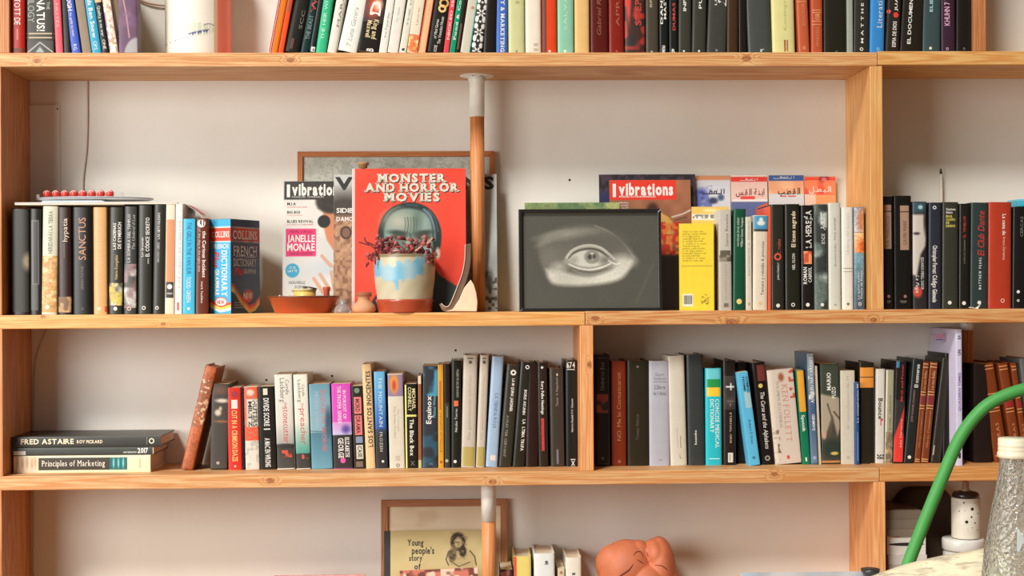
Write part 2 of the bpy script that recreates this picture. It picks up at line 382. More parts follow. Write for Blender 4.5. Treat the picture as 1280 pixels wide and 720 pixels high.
part('shelf_board', xj2+.0006, XR, 0, WY, ZB2, ZT2+.0006, 0, 4, PB, (206, 136, 78), [(744, 398, .006), (915, 403, .010), (1092, 400, .006)])
part('shelf_board', XL, xj3-.0006, 0, WY, ZB3, ZT3, 0, 5, (234, 200, 152), (210, 146, 88), [(338, 601, .0065), (616, 602, .006), (968, 593, .006)], gs=.8)
part('shelf_board', xj3+.0006, XR, 0, WY, ZB3, ZT3+.0012, 0, 6, (232, 184, 122), (206, 138, 76), gs=.7)
part('shelf_board', XL, XR, 0, WY, ZB4, ZT4, 0, 7, PB, PG)
ZT0 = ZT1+.42; ZB0 = ZT0
part('shelf_board', XL, XR, 0, WY, ZB0, ZB0+.028, 0, 8, PB, PG)
UPZ = [(ZT1, ZB0), (ZT2, ZB1), (ZT3, ZB2), (ZT4, ZB3), (0, ZB4)]
for i, (z0, z1) in enumerate(UPZ):           # left end of the bookcase
    xa = at(11.5 if i == 0 else (1.8, 3.2, 2.2)[i-1] if i < 4 else 2.2, (30, 250, 500, 660, 660)[i], 0).x
    part('upright', xa-.028, xa, .0008, WY, z0, z1, 2, 10+i, (222, 164, 112), (186, 116, 66))  # darker pine tones carry the shade of the inner side
e = .0005
def upr(xa, xb, py, z0, z1, seed, knots=(), y0=.0008, base=PB, grain=(216, 142, 84)):
    part('upright', at(xa, py, 0).x, at(xb, py, 0).x, y0, WY, z0+e*0, z1, 2, seed, base, grain, knots)
upr(1088.5, 1104, 240, ZT2+.0006, ZB1, 21, base=(244, 204, 140), grain=(224, 160, 96))
upr(725.5, 742, 500, ZT3, ZB2, 22, [(737, 456, .006)], base=(238, 190, 134))
upr(1092.5, 1107, 660, ZT4, ZB3, 23, base=(240, 190, 130))
upr(1217.5, 1233, 40, ZT1+.002, ZB0, 24, y0=.0008, base=(206, 146, 96), grain=(176, 110, 64))
part('upright', XR-.028, XR, .0008, WY, ZT3, ZB2, 2, 26, PB, PG); part('upright', XR-.028, XR, .0008, WY, ZT2, ZB1, 2, 27, PB, PG)
part('upright', XR-.028, XR, .0008, WY, ZT4, ZB3, 2, 28, PB, PG); part('upright', XR-.028, XR, .0008, WY, 0, ZB4, 2, 29, PB, PG)
# round support poles with white sockets
def pole(px, py, r, z0, z1, sock, flange, Yp=.13, low=False):
    x = at(px, py, Yp).x - XL
    o = lathe('support_pole', [(0, 0), (r, 0), (r, z1-z0-sock+.01), (0, z1-z0-sock+.01)], wood(2, (232, 172, 116), (206, 130, 76), seed=px*.01), bc, n=32)
    o.location = (x, Yp, z0)
    R = r*1.06; wht = plain((236, 236, 224), .35, coat=.2); L = z1-z0
    pr = [(R, L-sock), (R, L-.004)]
    if flange: pr += [(R, L-.014), (R*1.25, L-.007), (R*1.9, L-.0028), (R*2.25, L-.0015), (R*2.25, L)]
    pr = [(R-.001, L-sock)]+sorted(pr, key=lambda q: (q[1], q[0]))+([] if flange else [(R, L)])+[(0, L)]
    s = lathe('socket', pr, wht, o, n=32)
    if flange:
        for a in (-1.9, -1.2): 
            lathe('screw', [(0, 0), (.002, 0), (.0015, -.001), (0, -.001)], plain((120, 100, 80), .4, metal=.6), o, n=10).location = (R*1.6*math.cos(a), R*1.6*math.sin(a), L-.0035)
pole(597, 250, .0155, ZT2, ZB1, .090, True)
pole(611, 660, .0150, ZT4, ZB3, .081, False, Yp=.045)
pole(1209.5, 500, .0125, ZT3+.0012, ZB2, .020, True, Yp=.155)
# foreground desk
DZ = 1.0
desk = thing('desk', 'wooden desk in front of the bookcase, below the frame', 'desk', loc=(.3, -1.25, 0))
dw = wood(0, (205, 160, 112), (176, 122, 78), seed=31)
box('desk_top', -1.0, .95, -.45, .45, DZ-.03, DZ, dw, desk, bev=.002)
for sx in (-.95, .85):
    for sy in (-.40, .34): box('leg', sx, sx+.06, sy, sy+.06, 0, DZ-.03, dw, desk, bev=.002)
# ================================================================ books
ROW = {1: dict(Z=ZT1, yb=66, Y=.012, g=1.0, grp='books on the top shelf'),
       11: dict(Z=ZT1+.002, yb=64, Y=.012, g=1.0, grp='books on the top shelf'),
       2: dict(Z=ZT2, yb=391, Y=.028, g=1.0, grp='books on the second shelf'),
       22: dict(Z=ZT2+.0006, yb=388, Y=.028, g=1.0, grp='books on the second shelf'),
       3: dict(Z=ZT3, yb=586, Y=.075, g=1.0, grp='books on the third shelf'),
       33: dict(Z=ZT3+.0012, yb=580, Y=.065, g=1.0, grp='books on the third shelf'),
       4: dict(Z=ZT4, yb=780, Y=.075, g=1.1, grp='books on the bottom shelf')}
K = (36, 34, 30)
W = (228, 224, 214)
def spine_prof(x0, w_, b):
    def f(s):
        t = min(1.0, abs(2*s/w_-1)); return b*(1-(1-t**2.6)**(1/2.2)) if t < 1 else b
    return f
def B(row, bl, br, tl, top, col, label, items=(), H=None, d=.14, Y=None, hard=True, rough=.31, name='book', bulge=None, g=None, rz=0, tail=None, group=True):
    R = ROW[row]; Y = R['Y'] if Y is None else Y; Z = R['Z']; g = R['g'] if g is None else g
    A, C, T = at(bl, R['yb'], Y), at(br, R['yb'], Y), at(tl, top, Y)
    if H is not None and top <= 0:
        th = math.atan2(T.x-A.x, T.z-Z); h = H; wd = (C.x-A.x)*math.cos(th)
    else:
        th = math.atan2(T.x-A.x, T.z-Z); wd = (C.x-A.x)*math.cos(th)
        h = (T.z-Z-(wd*math.sin(th) if th > 0 else 0))/math.cos(th)
    if abs(th) < .007: th = 0
    wd -= .0006; d = min(d, WY-.005-Y)
    px = C.x-.0003 if th > 0 else A.x+.0003
    x0 = -wd if th > 0 else 0.0
    root = thing(name, label, 'book', R['grp'] if group else None, loc=(px, Y, Z), rot=(0, th, rz))
    b = bulge if bulge is not None else (min(.22*wd, .0045) if hard else min(.12*wd, .0015))
    pf = spine_prof(x0, wd, b)
    def surf(s, t, off): return (x0+s, pf(s)-off, t)
    # shell: spine and boards
    tk = .0026 if hard else .0007; tk = min(tk, wd*.2); n = 14; prof = [(0, d)]
    for i in range(n+1):
        s = wd*.5*(1-math.cos(PI*i/n)); prof.append((s, pf(s)))
    prof.append((wd, d))
    inner = [(wd-tk, d)]+[(min(max(s, tk), wd-tk), y+tk) for s, y in reversed(prof[1:-1])]+[(tk, d)]
    ring = prof+inner; m_ = len(ring)
    V = [(x0+s, y, 0) for s, y in ring]+[(x0+s, y, h) for s, y in ring]
    Fc = [(i, (i+1) % m_, m_+(i+1) % m_, m_+i) for i in range(m_)]
    k = len(prof)
    for i in range(k-1):
        Fc.append((i+1, i, m_-1-i, m_-2-i)); Fc.append((m_+i, m_+i+1, m_+m_-2-i, m_+m_-1-i))
    cov = obj('cover', V, Fc, plain(col, rough, g, var=.08, coat=.15 if hard else .05, spec=.32), root)
    me = cov.data; fl = [p.normal.z**2 < .2 for p in me.polygons]; me.polygons.foreach_set('use_smooth', fl)
    me.set_sharp_from_angle(angle=.7)
    ov = .003 if hard else .0004
    box('pages', x0+tk, x0+wd-tk, tk+b+.0006, d-ov, ov, h-ov*1.1, pagemat(), root)
    if hard and wd > .008:       # headband at the top of the spine
        put_band(lambda s, t, o: (x0+s, tk+b+.0003, t), root, tk, wd-tk, h-.006, h-ov, (190, 170, 140), 'headband', nx=1)
    # prints
    c = math.cos(th)
    def zt(y): return min(h+.02, (at((bl+tl)/2, y, Y).z-Z)/c)
    for it in items:
        k_ = it[0]
        if k_ == 't':            # text: y top, y bottom, c0, c1
            _, s, o_, ya, yb, c0, c1, tc_ = it[:8]; op = it[8] if len(it) > 8 else {}
            put_text(surf, root, s, o_, c0*wd, c1*wd, max(.002, zt(yb)), min(h-.002, zt(ya)), tc_, g=g, **op)
        elif k_ == 'b':
            _, ya, yb, bc_ = it[:4]; c0, c1 = (it[4], it[5]) if len(it) > 5 else (0.0, 1.0)
            put_band(surf, root, c0*wd, c1*wd, max(.0004, zt(yb)), min(h-.0004, zt(ya)), bc_, it[6] if len(it) > 6 else 'band', g=g)
        elif k_ == 'e':
            _, y, cc, r_, ec = it[:5]; put_disc(surf, root, cc*wd, max(r_/590+.0005, zt(y)), r_/590, ec, g=g, ring=it[5] if len(it) > 5 else 0)
        elif k_ == 'a':
            _, ya, yb, fn = it[:4]; c0, c1 = (it[4], it[5]) if len(it) > 5 else (0.0, 1.0)
            x_0 = bl+(br-bl)*c0; x_1 = bl+(br-bl)*c1
            cv = fn(Cv(x_0, max(ya, top if H is None else -60), x_1, yb, (128, 128, 128), 1.6))
            put_art(surf, root, cv, c0*wd, c1*wd, max(.0004, zt(yb)), min(h-.0004, zt(ya)), g=g)
    return root
BD = {'bold': 1}; SF = {'serif': 1}; BS = {'bold': 1, 'serif': 1}; AU = {'name': 'author'}; AB = {'name': 'author', 'bold': 1}; IT = {'ital': .25}; AI = {'ital': .25, 'name': 'author'}
def blot(bg, *cs, sc=6, th=.5):
    def f(cv):
        cv.a[:] = bg
        for i, c in enumerate(cs): cv.mott(c, sc*(1-.15*i), th+.03*i, 4)
        return cv.grain(.25)
    return f
def lines(col, y0, y1, n, c0=.2, c1=.8):     # rows too small to read: short strokes
    return [('b', y0+(y1-y0)*i/n, y0+(y1-y0)*(i+.45)/n, col, c0, c1, 'fine_print') for i in range(n)]
# ---------------------------------------------------------------- top shelf, left of the jar
B(1, 12, 31.5, 12, 0, (168, 46, 38), 'red hardback with brown foot band, leftmost book on the top shelf', [('t', 'RED TOTT DE', 'D', -18, 31, .3, .72, W), ('b', 60, 65.5, (110, 50, 30)), ('b', 36, 50, (200, 110, 90), .45, .56, 'fine_print')], H=.215)
B(1, 33.5, 67.5, 33, 0, (66, 62, 56), 'very thick dark grey paperback with white capitals and triangle emblem', [('t', 'ILLUMINATUS!', 'D', -36, 39, .38, .68, (226, 224, 214), BD), ('t', 'TRILOGY', 'D', -12, 28, .04, .3, (150, 158, 150)), ('t', 'THE', 'D', 2, 12, .74, .86, (180, 180, 170), AU), ('b', 41, 43, (176, 160, 130)), ('b', 46, 48, (176, 160, 130)),
  ('a', 51, 65.5, lambda cv: (setattr(cv, 'a', cv.a*0+np.array((64, 60, 54.))), cv.line([(34, 66), (50, 53), (67, 66)], 1.4, (190, 190, 180)), cv.poly([(44, 66), (50, 58), (56, 66)], (160, 170, 165)))[0] or cv)], H=.198, hard=False)
B(1, 69.5, 79, 66.2, 0, (222, 92, 102), 'slim coral-pink book leaning left beside the thick dark paperback', [('t', 'THE BLUE NOTES', 'D', -40, 34, .3, .7, (240, 170, 170))], H=.20, hard=False)
B(1, 79.6, 89, 76.8, 0, (40, 34, 30), 'black book between the coral-pink and the royal blue ones', H=.19, hard=False)
B(1, 89.8, 101, 80.5, 0, (70, 96, 190), 'royal blue paperback with white lettering leaning left, top shelf', [('t', 'ROUGH', 'D', -14, 14, .25, .75, W, BD), ('t', 'the guide to music', 'D', 16, 46, .35, .65, W, AU), ('t', 'RG', 'D', 56, 63, .3, .7, W, AU)], H=.205, hard=False)
B(1, 103, 114.5, 93.5, 0, (150, 134, 116), 'grey-brown book leaning left between royal blue and turquoise books', H=.20, hard=False, rough=.8)
B(1, 115, 127, 105.5, 0, (58, 158, 190), 'turquoise paperback with white lettering leaning left, top shelf', [('t', 'Word Sands Ben Snow', 'D', -40, 48, .3, .75, W, BD), ('t', 'OPS', 'D', 52, 63, .3, .7, (200, 230, 235), AU)], H=.205, hard=False)
B(1, 127.5, 137, 117.5, 0, (44, 40, 36), 'black paperback with beige patch leaning left against tattered purple ones', [('b', -8, 3.5, (232, 180, 130)), ('t', 'Quality is no war', 'D', 8, 46, .3, .7, W), ('t', 'ONE', 'D', 50, 62, .3, .7, W, AU)], H=.19, hard=False)
def torn(cv):
    cv.a[:] = (226, 208, 184); cv.rect(cv.x0, -99, cv.x0+1.6, 99, (122, 92, 176)); cv.mott((244, 238, 226), 5, .55, 6); cv.mott((196, 160, 130), 3, .66, 8); return cv
B(1, 137.5, 148, 127.5, 0, (226, 208, 184), 'cream book with torn spine and thin violet edge leaning left', [('a', -60, 65.8, torn)], H=.20, hard=False, rough=.8)
def purp(cv):
    cv.a[:] = (98, 66, 92); cv.mott((112, 78, 108), 12, .5, 3); cv.ell(172, 72, 17, 26, (168, 164, 164), .06); cv.line([(154, -10), (158, 12), (162, 46)], 1.3, (206, 160, 150)); cv.line([(158, -60), (154, -10)], 1.3, (206, 160, 150)); return cv
B(1, 148.5, 172, 147.5, 0, (98, 66, 92), 'wide plum-purple book with a grey rounded shape at its foot', [('a', -60, 65.8, purp), ('t', 'HINDI', 'H', 15, 21, .25, .7, (140, 104, 132)), ('t', 'STORY', 'H', 27, 33, .25, .7, (140, 104, 132))], H=.20, hard=False, d=.035)
# jar
def jarcol(x, y, z):
    a = math.atan2(-y, x)     # 0 = right, pi/2 = front
    n = math.sin(a*7+z*60)*.5+math.sin(a*17-z*140)*.3
    zz = (z)/.125
    if -.3 < a < .80: return (232, 122, 94)
    if .80 <= a < .92: return (214, 186, 150)
    zc = .075+.030*math.cos((a-1.35)*1.1)-.02
    px = 248.3+41*math.cos(a); y_ = 66-z*590
    if .8 < a < 3.1:
        w1 = math.sin(px*1.9)*1.3+math.sin(px*.83+2)*1.1
        yc = 47-(px-210)*.20+w1*.6
        if px > 243 and px < 268 and abs(y_-(35-(px-255)*.25+w1*.5)) < 1.4+w1*.5: return (96, 100, 146)
        if px > 262 and abs(math.hypot((px-268)*1.0, y_-33)-9) < .8 and y_ < 38: return (150, 150, 160)
        if abs(y_-yc) < .9 and w1 > .4 and px < 245: return (150, 154, 150)
        if ((px-254)/20)**2+((y_-31)/8)**2 < 1 and w1 > -.5: return (214, 216, 192)
    return (238, 234, 218)
q = at(248.3, 60, .122); jr = (at(289.5, 60, .1).x-at(207, 60, .1).x)/2
jt = thing('ceramic_jar', 'tall cream cylindrical jar with coral stripe and small blue doodle, top shelf', 'jar', loc=(q.x, .122, ZT1))
pr = [(0, 0), (jr-.002, 0), (jr, .002)]+[(jr, .002+.228*i/170) for i in range(1, 171)]+[(jr-.004, .23), (jr-.004, .03), (0, .03)]
o = lathe('body', pr, vcol(.35), jt, n=360, colf=jarcol)
o.data.materials[0] = vcol(.35)
# ---------------------------------------------------------------- top shelf, leaning group
def xx(cv):
    cv.a[:] = (48, 42, 40); cv.mott((90, 50, 40), 9, .6, 4); cv.ell(cv.x0+13, 8, 8, 14, (216, 84, 48), .5); cv.ell(cv.x0+17, 6, 5, 7, (240, 200, 170), .5); return cv
B(1, 334, 338, 346.5, 0, (236, 200, 190), 'thin white booklet with red stripe, first of the right-leaning run', [('b', -60, 65, (206, 58, 52), .35, .7)], H=.20, hard=False)
B(1, 338.3, 346.8, 350.8, 0, (222, 122, 36), 'slim orange-ochre book leaning right, top shelf', [('b', -60, 65, (176, 84, 40), .12, .22), ('b', -60, 65, (176, 84, 40), .8, .88)], H=.21, hard=False)
B(1, 347.2, 354, 359.5, 0, (232, 84, 44), 'slim vermilion book leaning right beside the ochre one', [('b', -60, 16, (170, 74, 40), .1, .8)], H=.21, hard=False)
B(1, 354.5, 374, 368.2, 0, (44, 42, 36), 'thick black book with faint grey letters leaning right', [('t', 'SCC', 'U', 14, 37, .62, .84, (120, 118, 108)), ('b', 50, 63, (84, 48, 34), .3, .5)], H=.205)
B(1, 374.5, 386, 387, 0, (40, 58, 56), 'dark teal book with red block letters and grey-green title', [('t', 'WAR', 'U', -30, 17, .3, .85, (196, 62, 50), BD), ('t', 'THE BEAST', 'U', 20, 50, .3, .75, (104, 128, 124), BD)], H=.205)
B(1, 386.3, 393.5, 398, 0, (42, 46, 46), 'narrow black book with small white logo at its foot', [('b', 59, 65, (228, 226, 220), .2, 1.0), ('t', 'e', 'H', 60.5, 64, .45, .8, K, BD), ('b', -60, 64, (130, 140, 136), 0, .08)], H=.205)
B(1, 394, 407.5, 402.5, 0, (64, 186, 134), 'bright emerald green book leaning right, top shelf', [('t', 'THE HEIR WITH NO LAND', 'U', -50, 50, .3, .62, (190, 232, 208))], H=.215)
B(1, 408.2, 420.6, 420, 0, (224, 220, 206), 'cream hardback with dark capitals leaning right beside the green one', [('t', 'MARAVILLAS', 'U', -60, 35, .5, .78, (110, 108, 98), SF)], H=.21)
B(1, 421.2, 445.8, 436, 0, (232, 232, 222), 'thick off-white hardback leaning right with faint pencil-grey script', [('t', 'T Luna Gatera', 'U', 12, 60, .35, .6, (170, 172, 168), IT)], H=.215)
B(1, 446.4, 472.6, 457, 0, (46, 42, 40), 'thick dark paperback with fiery red and white design', [('a', -60, 30, xx), ('t', 'DAA', 'U', -40, 21, .28, .8, (236, 230, 220), BD), ('t', 'King and', 'D', 26, 50, .56, .82, (222, 200, 150), BD), ('t', 'Maxwell', 'D', 28, 49, .26, .5, (222, 200, 150), BD), ('t', 'B', 'U', 62, 66, .4, .75, W, BD)], H=.205, hard=False)
B(1, 473.2, 483.4, 483.2, 0, (232, 226, 214), 'white paperback with black edge line, first of the white slim run', [('t', 'Sue Paperday', 'U', 16, 48, .35, .6, (120, 140, 160)), ], H=.20, hard=False)
B(1, 484, 497.4, 494, 0, (228, 222, 210), 'blank off-white paperback between slimmer white ones', [('t', 'My Open', 'U', 10, 28, .35, .55, (190, 190, 184))], H=.20, hard=False)
B(1, 498.2, 507.6, 509.5, 0, (224, 218, 200), 'slim cream paperback with tiny black mark at its foot', [('t', 'THE DIARY', 'U', -30, 34, .4, .62, (150, 146, 130)), ('b', 61, 64, K, .35, .7)], H=.20, hard=False)
B(1, 508.2, 521.4, 518, 0, (230, 216, 190), 'cream paperback with yellow patches at its foot leaning right', [('t', 'Lettres', 'U', 10, 32, .45, .65, (170, 160, 140)), ('a', 44, 65.8, blot((234, 214, 176), (236, 196, 84), (228, 120, 70), sc=5, th=.45))], H=.20, hard=False)
B(1, 522, 532, 532.6, 0, (240, 186, 140), 'peach paperback with orange-red edge leaning right', [('b', -60, 65.6, (224, 84, 48), 0, .16), ('b', -60, 65.6, (224, 84, 48), .9, 1.0), ('t', 'Un Mes', 'U', -20, 20, .4, .6, (206, 150, 120))], H=.20, hard=False)
B(1, 532.8, 553.4, 543, 0, (46, 44, 40), 'black hardback with gold swirl emblem leaning right, top shelf', [('e', 5, .62, 6, (226, 176, 96), .6), ('e', 12, .56, 5, (236, 196, 120), .5), ('t', 'The Venetian House', 'U', 22, 56, .55, .75, W), ('t', 'of Mind Games', 'U', 26, 50, .28, .46, W), ('t', 'KOSE', 'U', 58, 66, .4, .6, W, AU)], H=.21)
B(1, 554, 561, 562.6, 0, (222, 76, 86), 'thin raspberry-red paperback leaning right beside a green one', [('t', 'NICKED SEEKS A BIT', 'U', -50, 50, .3, .75, (240, 200, 196), BD)], H=.195, hard=False)
B(1, 561.4, 568.8, 571.4, 0, (32, 150, 108), 'thin jade-green paperback leaning right beside the raspberry one', [('t', 'Food & Cooking Club', 'U', -50, 50, .3, .75, W, BD)], H=.195, hard=False)
B(1, 569.2, 574.6, 578.8, 0, (52, 42, 34), 'thin dark brown book leaning right before the patterned one', [('b', 30, 62, (110, 70, 50), .2, .6)], H=.195, hard=False)
B(1, 575, 587.6, 585, 0, (204, 200, 182), 'beige-grey paperback with turquoise right edge leaning right', [('b', -60, 65.6, (76, 184, 168), .88, 1.0), ('b', 9, 12, (190, 120, 90), .45, .75)], H=.20, hard=False)
def pat(cv):
    cv.a[:] = (34, 32, 30); x0 = cv.x0; c = x0+7.5
    for yc in (-52, -27, -2, 23, 48):
        for sx in (-1, 1):
            cv.ell(c+sx*4.6, yc, 2.4, 4.2, (232, 228, 220), .1); cv.ell(c+sx*4.8, yc+9, 2.8, 3.4, (232, 228, 220), .1)
        for k in range(6):
            cv.ell(c+3.6*math.cos(k*PI/3), yc+17+3.6*math.sin(k*PI/3), 2.4, 1.0, (236, 232, 222), .15, rot=k*PI/3)
        cv.ell(c, yc+3, 1.4, 1.4, (232, 228, 220), .1)
    return cv
B(1, 588, 602.6, 596, 0, (34, 32, 30), 'black book with bold white floral ornament pattern, top shelf', [('a', -60, 65.6, pat)], H=.205)
B(1, 603.2, 619.4, 606.5, 0, (44, 40, 34), 'plain black book between floral-patterned and cornflower-blue ones', H=.20)
B(1, 620, 634.8, 620.4, 0, (72, 112, 190), 'cornflower-blue hardback with white serif capitals, top shelf', [('t', 'THE STRATEGY & MARKETING', 'D', -56, 65, .38, .72, W, BS)], H=.21)
B(1, 635.6, 656, 635.6, 0, (204, 204, 150), 'pale pistachio-green hardback, top shelf', [('t', 'W Bas', 'U', -6, 5, .4, .75, (150, 150, 100)), ('e', 64, .5, 1.4, (140, 136, 96))], H=.22)
B(1, 656.8, 676.8, 656.8, 0, (234, 222, 202), 'cream-white hardback between pistachio and red books, top shelf', [('t', 'II', 'U', 54, 64, .5, .8, (196, 180, 156))], H=.22)
B(1, 677.6, 696.4, 677.6, 0, (222, 78, 46), 'bright tomato-red hardback with dark brown left edge, top shelf', [('b', -60, 65.6, (100, 44, 28), 0, .3), ('e', 64, .5, 1.6, (240, 210, 190))], H=.215)
B(1, 697, 717.6, 697, 0, (142, 196, 166), 'mint-green hardback with pale lettering, top shelf', [('t', 'SALVATION', 'U', -40, 38, .38, .58, (186, 222, 198)), ('e', 64, .45, 1.8, (226, 236, 220))], H=.22)
B(1, 718.4, 737.2, 718.4, 0, (226, 186, 122), 'straw-yellow plain hardback beside dark maroon books, top shelf', H=.22)
B(1, 738, 760.6, 738, 0, (92, 38, 30), 'dark maroon hardback with faint script, first of the dark run', [('t', 'Gabriel Rhone Poul', 'U', -50, 44, .35, .6, (134, 84, 66), IT)], H=.22)
B(1, 761.2, 780.4, 761.2, 0, (132, 46, 34), 'brick-red hardback with faint brown letters beside dark maroon one', [('t', 'APRENDIZ', 'U', -50, 33, .45, .7, (166, 92, 66)), ('e', 64, .5, 1.2, (170, 90, 70))], H=.22)
def redart(cv):
    cv.a[:] = (64, 36, 30); cv.mott((44, 40, 36), 9, .5, 4); cv.mott((168, 50, 40), 8, .6, 5); cv.ell(cv.x0+5, 2, 3, 26, (206, 60, 48), .4); return cv
B(1, 781, 806.8, 781, 0, (60, 36, 30), 'thick black and blood-red blotched hardback on the top shelf', [('a', -60, 65.6, redart), ('t', 'STEPHEN', 'U', -30, 32, .5, .8, (196, 62, 50), BD)], H=.22)
B(1, 807.4, 823.6, 807.4, 0, (78, 72, 62), 'dark olive-grey hardback with small tan letters, top shelf', [('t', 'BRAUNE', 'U', -30, 9, .3, .5, (190, 176, 140)), ('e', 65, .45, 1.5, (170, 164, 146))], H=.22)
B(1, 824, 835.8, 824, 0, (38, 42, 38), 'black hardback with two lines of white capitals, top shelf', [('t', 'MASTER STON', 'U', -50, 24, .5, .78, W, BD), ('t', 'DANTON II B', 'U', -50, 30, .14, .4, W, BD), ('t', 'PREM', 'D', 57, 66, .3, .65, W, BD)], H=.21)
B(1, 836.4, 847.4, 836.4, 0, (42, 44, 42), 'black hardback with red capitals running up its spine', [('t', 'DUMAS INFANT EL', 'U', -50, 38, .4, .72, (206, 64, 54), BD), ('t', 'R', 'H', 61, 65.5, .3, .7, W, BD)], H=.21)
B(1, 848, 864.2, 848.4, 0, (66, 66, 58), 'charcoal hardback with short white capitals, left one of a matching pair', [('t', 'INFIERNO', 'U', -30, 14, .34, .58, W, BD), ('e', 64, .42, 1.3, W)], H=.22)
B(1, 864.8, 882.6, 866, 0, (66, 66, 58), 'charcoal hardback with short white capitals, right one of a matching pair', [('t', 'PURGATOR', 'U', -56, 11, .42, .64, W, BD), ('e', 64, .5, 1.3, W)], H=.22)
B(1, 883.4, 907.8, 886, 0, (70, 70, 66), 'charcoal hardback with curly white script near its top', [('t', 'De', 'U', -24, 8, .45, .92, W, IT), ('t', 'LUPUS', 'U', -20, 7, .3, .42, W, AU), ('e', 63.5, .5, 1.5, (150, 150, 140), .5)], H=.22)
B(1, 908.6, 923, 909, 0, (72, 54, 40), 'dark chocolate-brown book, top shelf', H=.21)
B(1, 923.4, 934, 923.4, 0, (44, 36, 30), 'narrow black-brown book before the big charcoal volume', H=.215)
B(1, 935.4, 965.4, 932.4, 0, (76, 80, 76), 'big plain charcoal-grey hardback leaning slightly left, top shelf', [('b', 62, 65.5, (200, 198, 190), .5, .58), ('b', 62, 63, (200, 198, 190), .5, .66)], H=.225, bulge=.006)
B(1, 966, 994.6, 964.4, 0, (220, 214, 148), 'thick pale yellow hardback with small brown ladder mark', [('b', 50, 65, (170, 96, 60), .5, .56), ('b', 50, 65, (170, 96, 60), .64, .68)]+[('b', 51+i*2.2, 52+i*2.2, (170, 96, 60), .52, .68, 'fine_print') for i in range(6)]+[('t', 'Kensington House', 'U', -40, 38, .48, .62, (190, 184, 120))], H=.225, bulge=.006)
LE = (178, 86, 54)
def leather(zs, col=(216, 150, 96)):
    return [('b', z, z+1.0, col, 0, 1, 'gilt_line') for z in zs]
B(1, 998.4, 1012.8, 995.6, 0, (190, 96, 64), 'terracotta leather-look volume with gilt lines, left one of two', leather((-8, -1, 1.5))+[('t', 'DOCTOR', 'U', 4, 32, .4, .68, (214, 140, 100), SF), ('e', 60, .5, 2, (222, 150, 104), .5)], H=.21)
B(1, 1014.4, 1029, 1014.2, 0, (184, 88, 58), 'terracotta leather-look volume with gilt lines, right one of two', leather((12, 15, 26, 30))+[('t', 'CHI', 'U', 17, 25, .35, .7, (226, 160, 110), BS), ('t', 'MORDEN', 'U', 34, 58, .4, .66, (206, 130, 90), SF)], H=.21)
B(1, 1030, 1058.4, 1030, 0, (48, 46, 38), 'very thick plain black hardback beside the terracotta volumes', [('e', 64.5, .55, 1.2, (110, 106, 92), .5)], H=.215)
B(1, 1059, 1066.6, 1059, 0, (158, 164, 150), 'narrow grey-green book between two black hardbacks, top shelf', H=.21, hard=False)
B(1, 1067.2, 1086.4, 1067.6, 0, (58, 56, 50), 'black hardback with widely spaced white capitals', [('t', 'M A T T H E W   P E A R L', 'U', -56, 54, .45, .62, W, BD), ('e', 61.5, .5, 2.2, W, .55)], H=.22)
B(1, 1087.4, 1105.6, 1088.8, 0, (64, 136, 200), 'sky-blue hardback with white serif title, top shelf', [('t', 'Literati', 'U', 1, 35, .42, .8, W, SF), ('e', 61.5, .55, 2, (140, 180, 214), .5)], H=.22)
B(11, 1107, 1124.4, 1110, 0, (54, 48, 44), 'black hardback with two red dots and white capitals', [('t', 'ESPIA DE DIOS', 'U', 27, 59, .42, .7, W, BD), ('e', 19, .62, 3.4, (220, 62, 48)), ('e', 15, .1, 2.4, (220, 62, 48)), ('t', 'JUAN', 'U', -10, 14, .5, .7, W, BD)], H=.22)
B(11, 1125.2, 1152.6, 1129, 0, (48, 44, 38), 'thick black-brown hardback with white capitals near left edge', [('t', 'EL DOCUMENTO SALDIVIA', 'U', -56, 56, .28, .44, W, BD)], H=.22)
B(11, 1153.6, 1176, 1154.4, 0, (66, 82, 82), 'dark slate-teal hardback with pale blue capitals', [('t', 'ELIET', 'U', -8, 15, .34, .52, (160, 200, 206), BD), ('e', 60.5, .42, 1.8, W)], H=.22)
B(11, 1177, 1194.8, 1177, 0, (66, 48, 60), 'aubergine hardback with pink condensed capitals', [('t', 'KHUHN 7 T', 'U', -4, 32, .2, .58, (214, 160, 190), BD), ('e', 61, .4, 1.8, (180, 150, 170), .5)], H=.22)
B(11, 1195.6, 1216.6, 1196, 0, (42, 38, 32), 'plain black book, last before the dark orange upright', [('e', 61, .45, 1.6, (110, 100, 84), .5)], H=.215)
# ---------------------------------------------------------------- second shelf, left group
def b_oval(cv): cv.a[:] = (44, 42, 34); cv.ell(35, 327, 6, 10, (150, 136, 112), .5); return cv
B(2, 14, 36.8, 14, 261, (44, 42, 34), 'black hardback with pale oval patch, leftmost on the second shelf', [('a', 262, 390, b_oval)])
B(2, 37.4, 50.6, 37.6, 261, (54, 54, 52), 'narrow charcoal book with grey inset panel on its spine', [('b', 275, 356, (104, 100, 100), .15, .9, 'label_panel'), ('b', 277, 354, (58, 56, 58), .35, .75), ('b', 356, 388, (84, 84, 82), .1, .8)])
B(2, 51.2, 71, 53, 257.5, (206, 204, 180), 'hardback with pale green upper half and ochre marbled lower half', [('a', 320, 390.5, blot((212, 168, 110), (224, 190, 140), (196, 150, 90))), ('t', 'HEREDARÁS LA TIERRA', 'U', 264, 317, .38, .66, (90, 92, 84)), ('t', 'Noboa', 'U', 326, 343, .4, .65, (230, 200, 150), AI), ('e', 384, .4, 2.6, (230, 222, 200))])
B(2, 72, 89.6, 72, 259, (58, 42, 36), 'dark brown hardback with pale lowercase title and tan foot patch', [('t', 'hypatia', 'U', 273, 302, .35, .72, (226, 206, 180)), ('a', 371, 390.5, blot((150, 112, 76), (186, 150, 104), (120, 90, 66))), ('b', 304, 322, (110, 84, 60), .45, .52)])
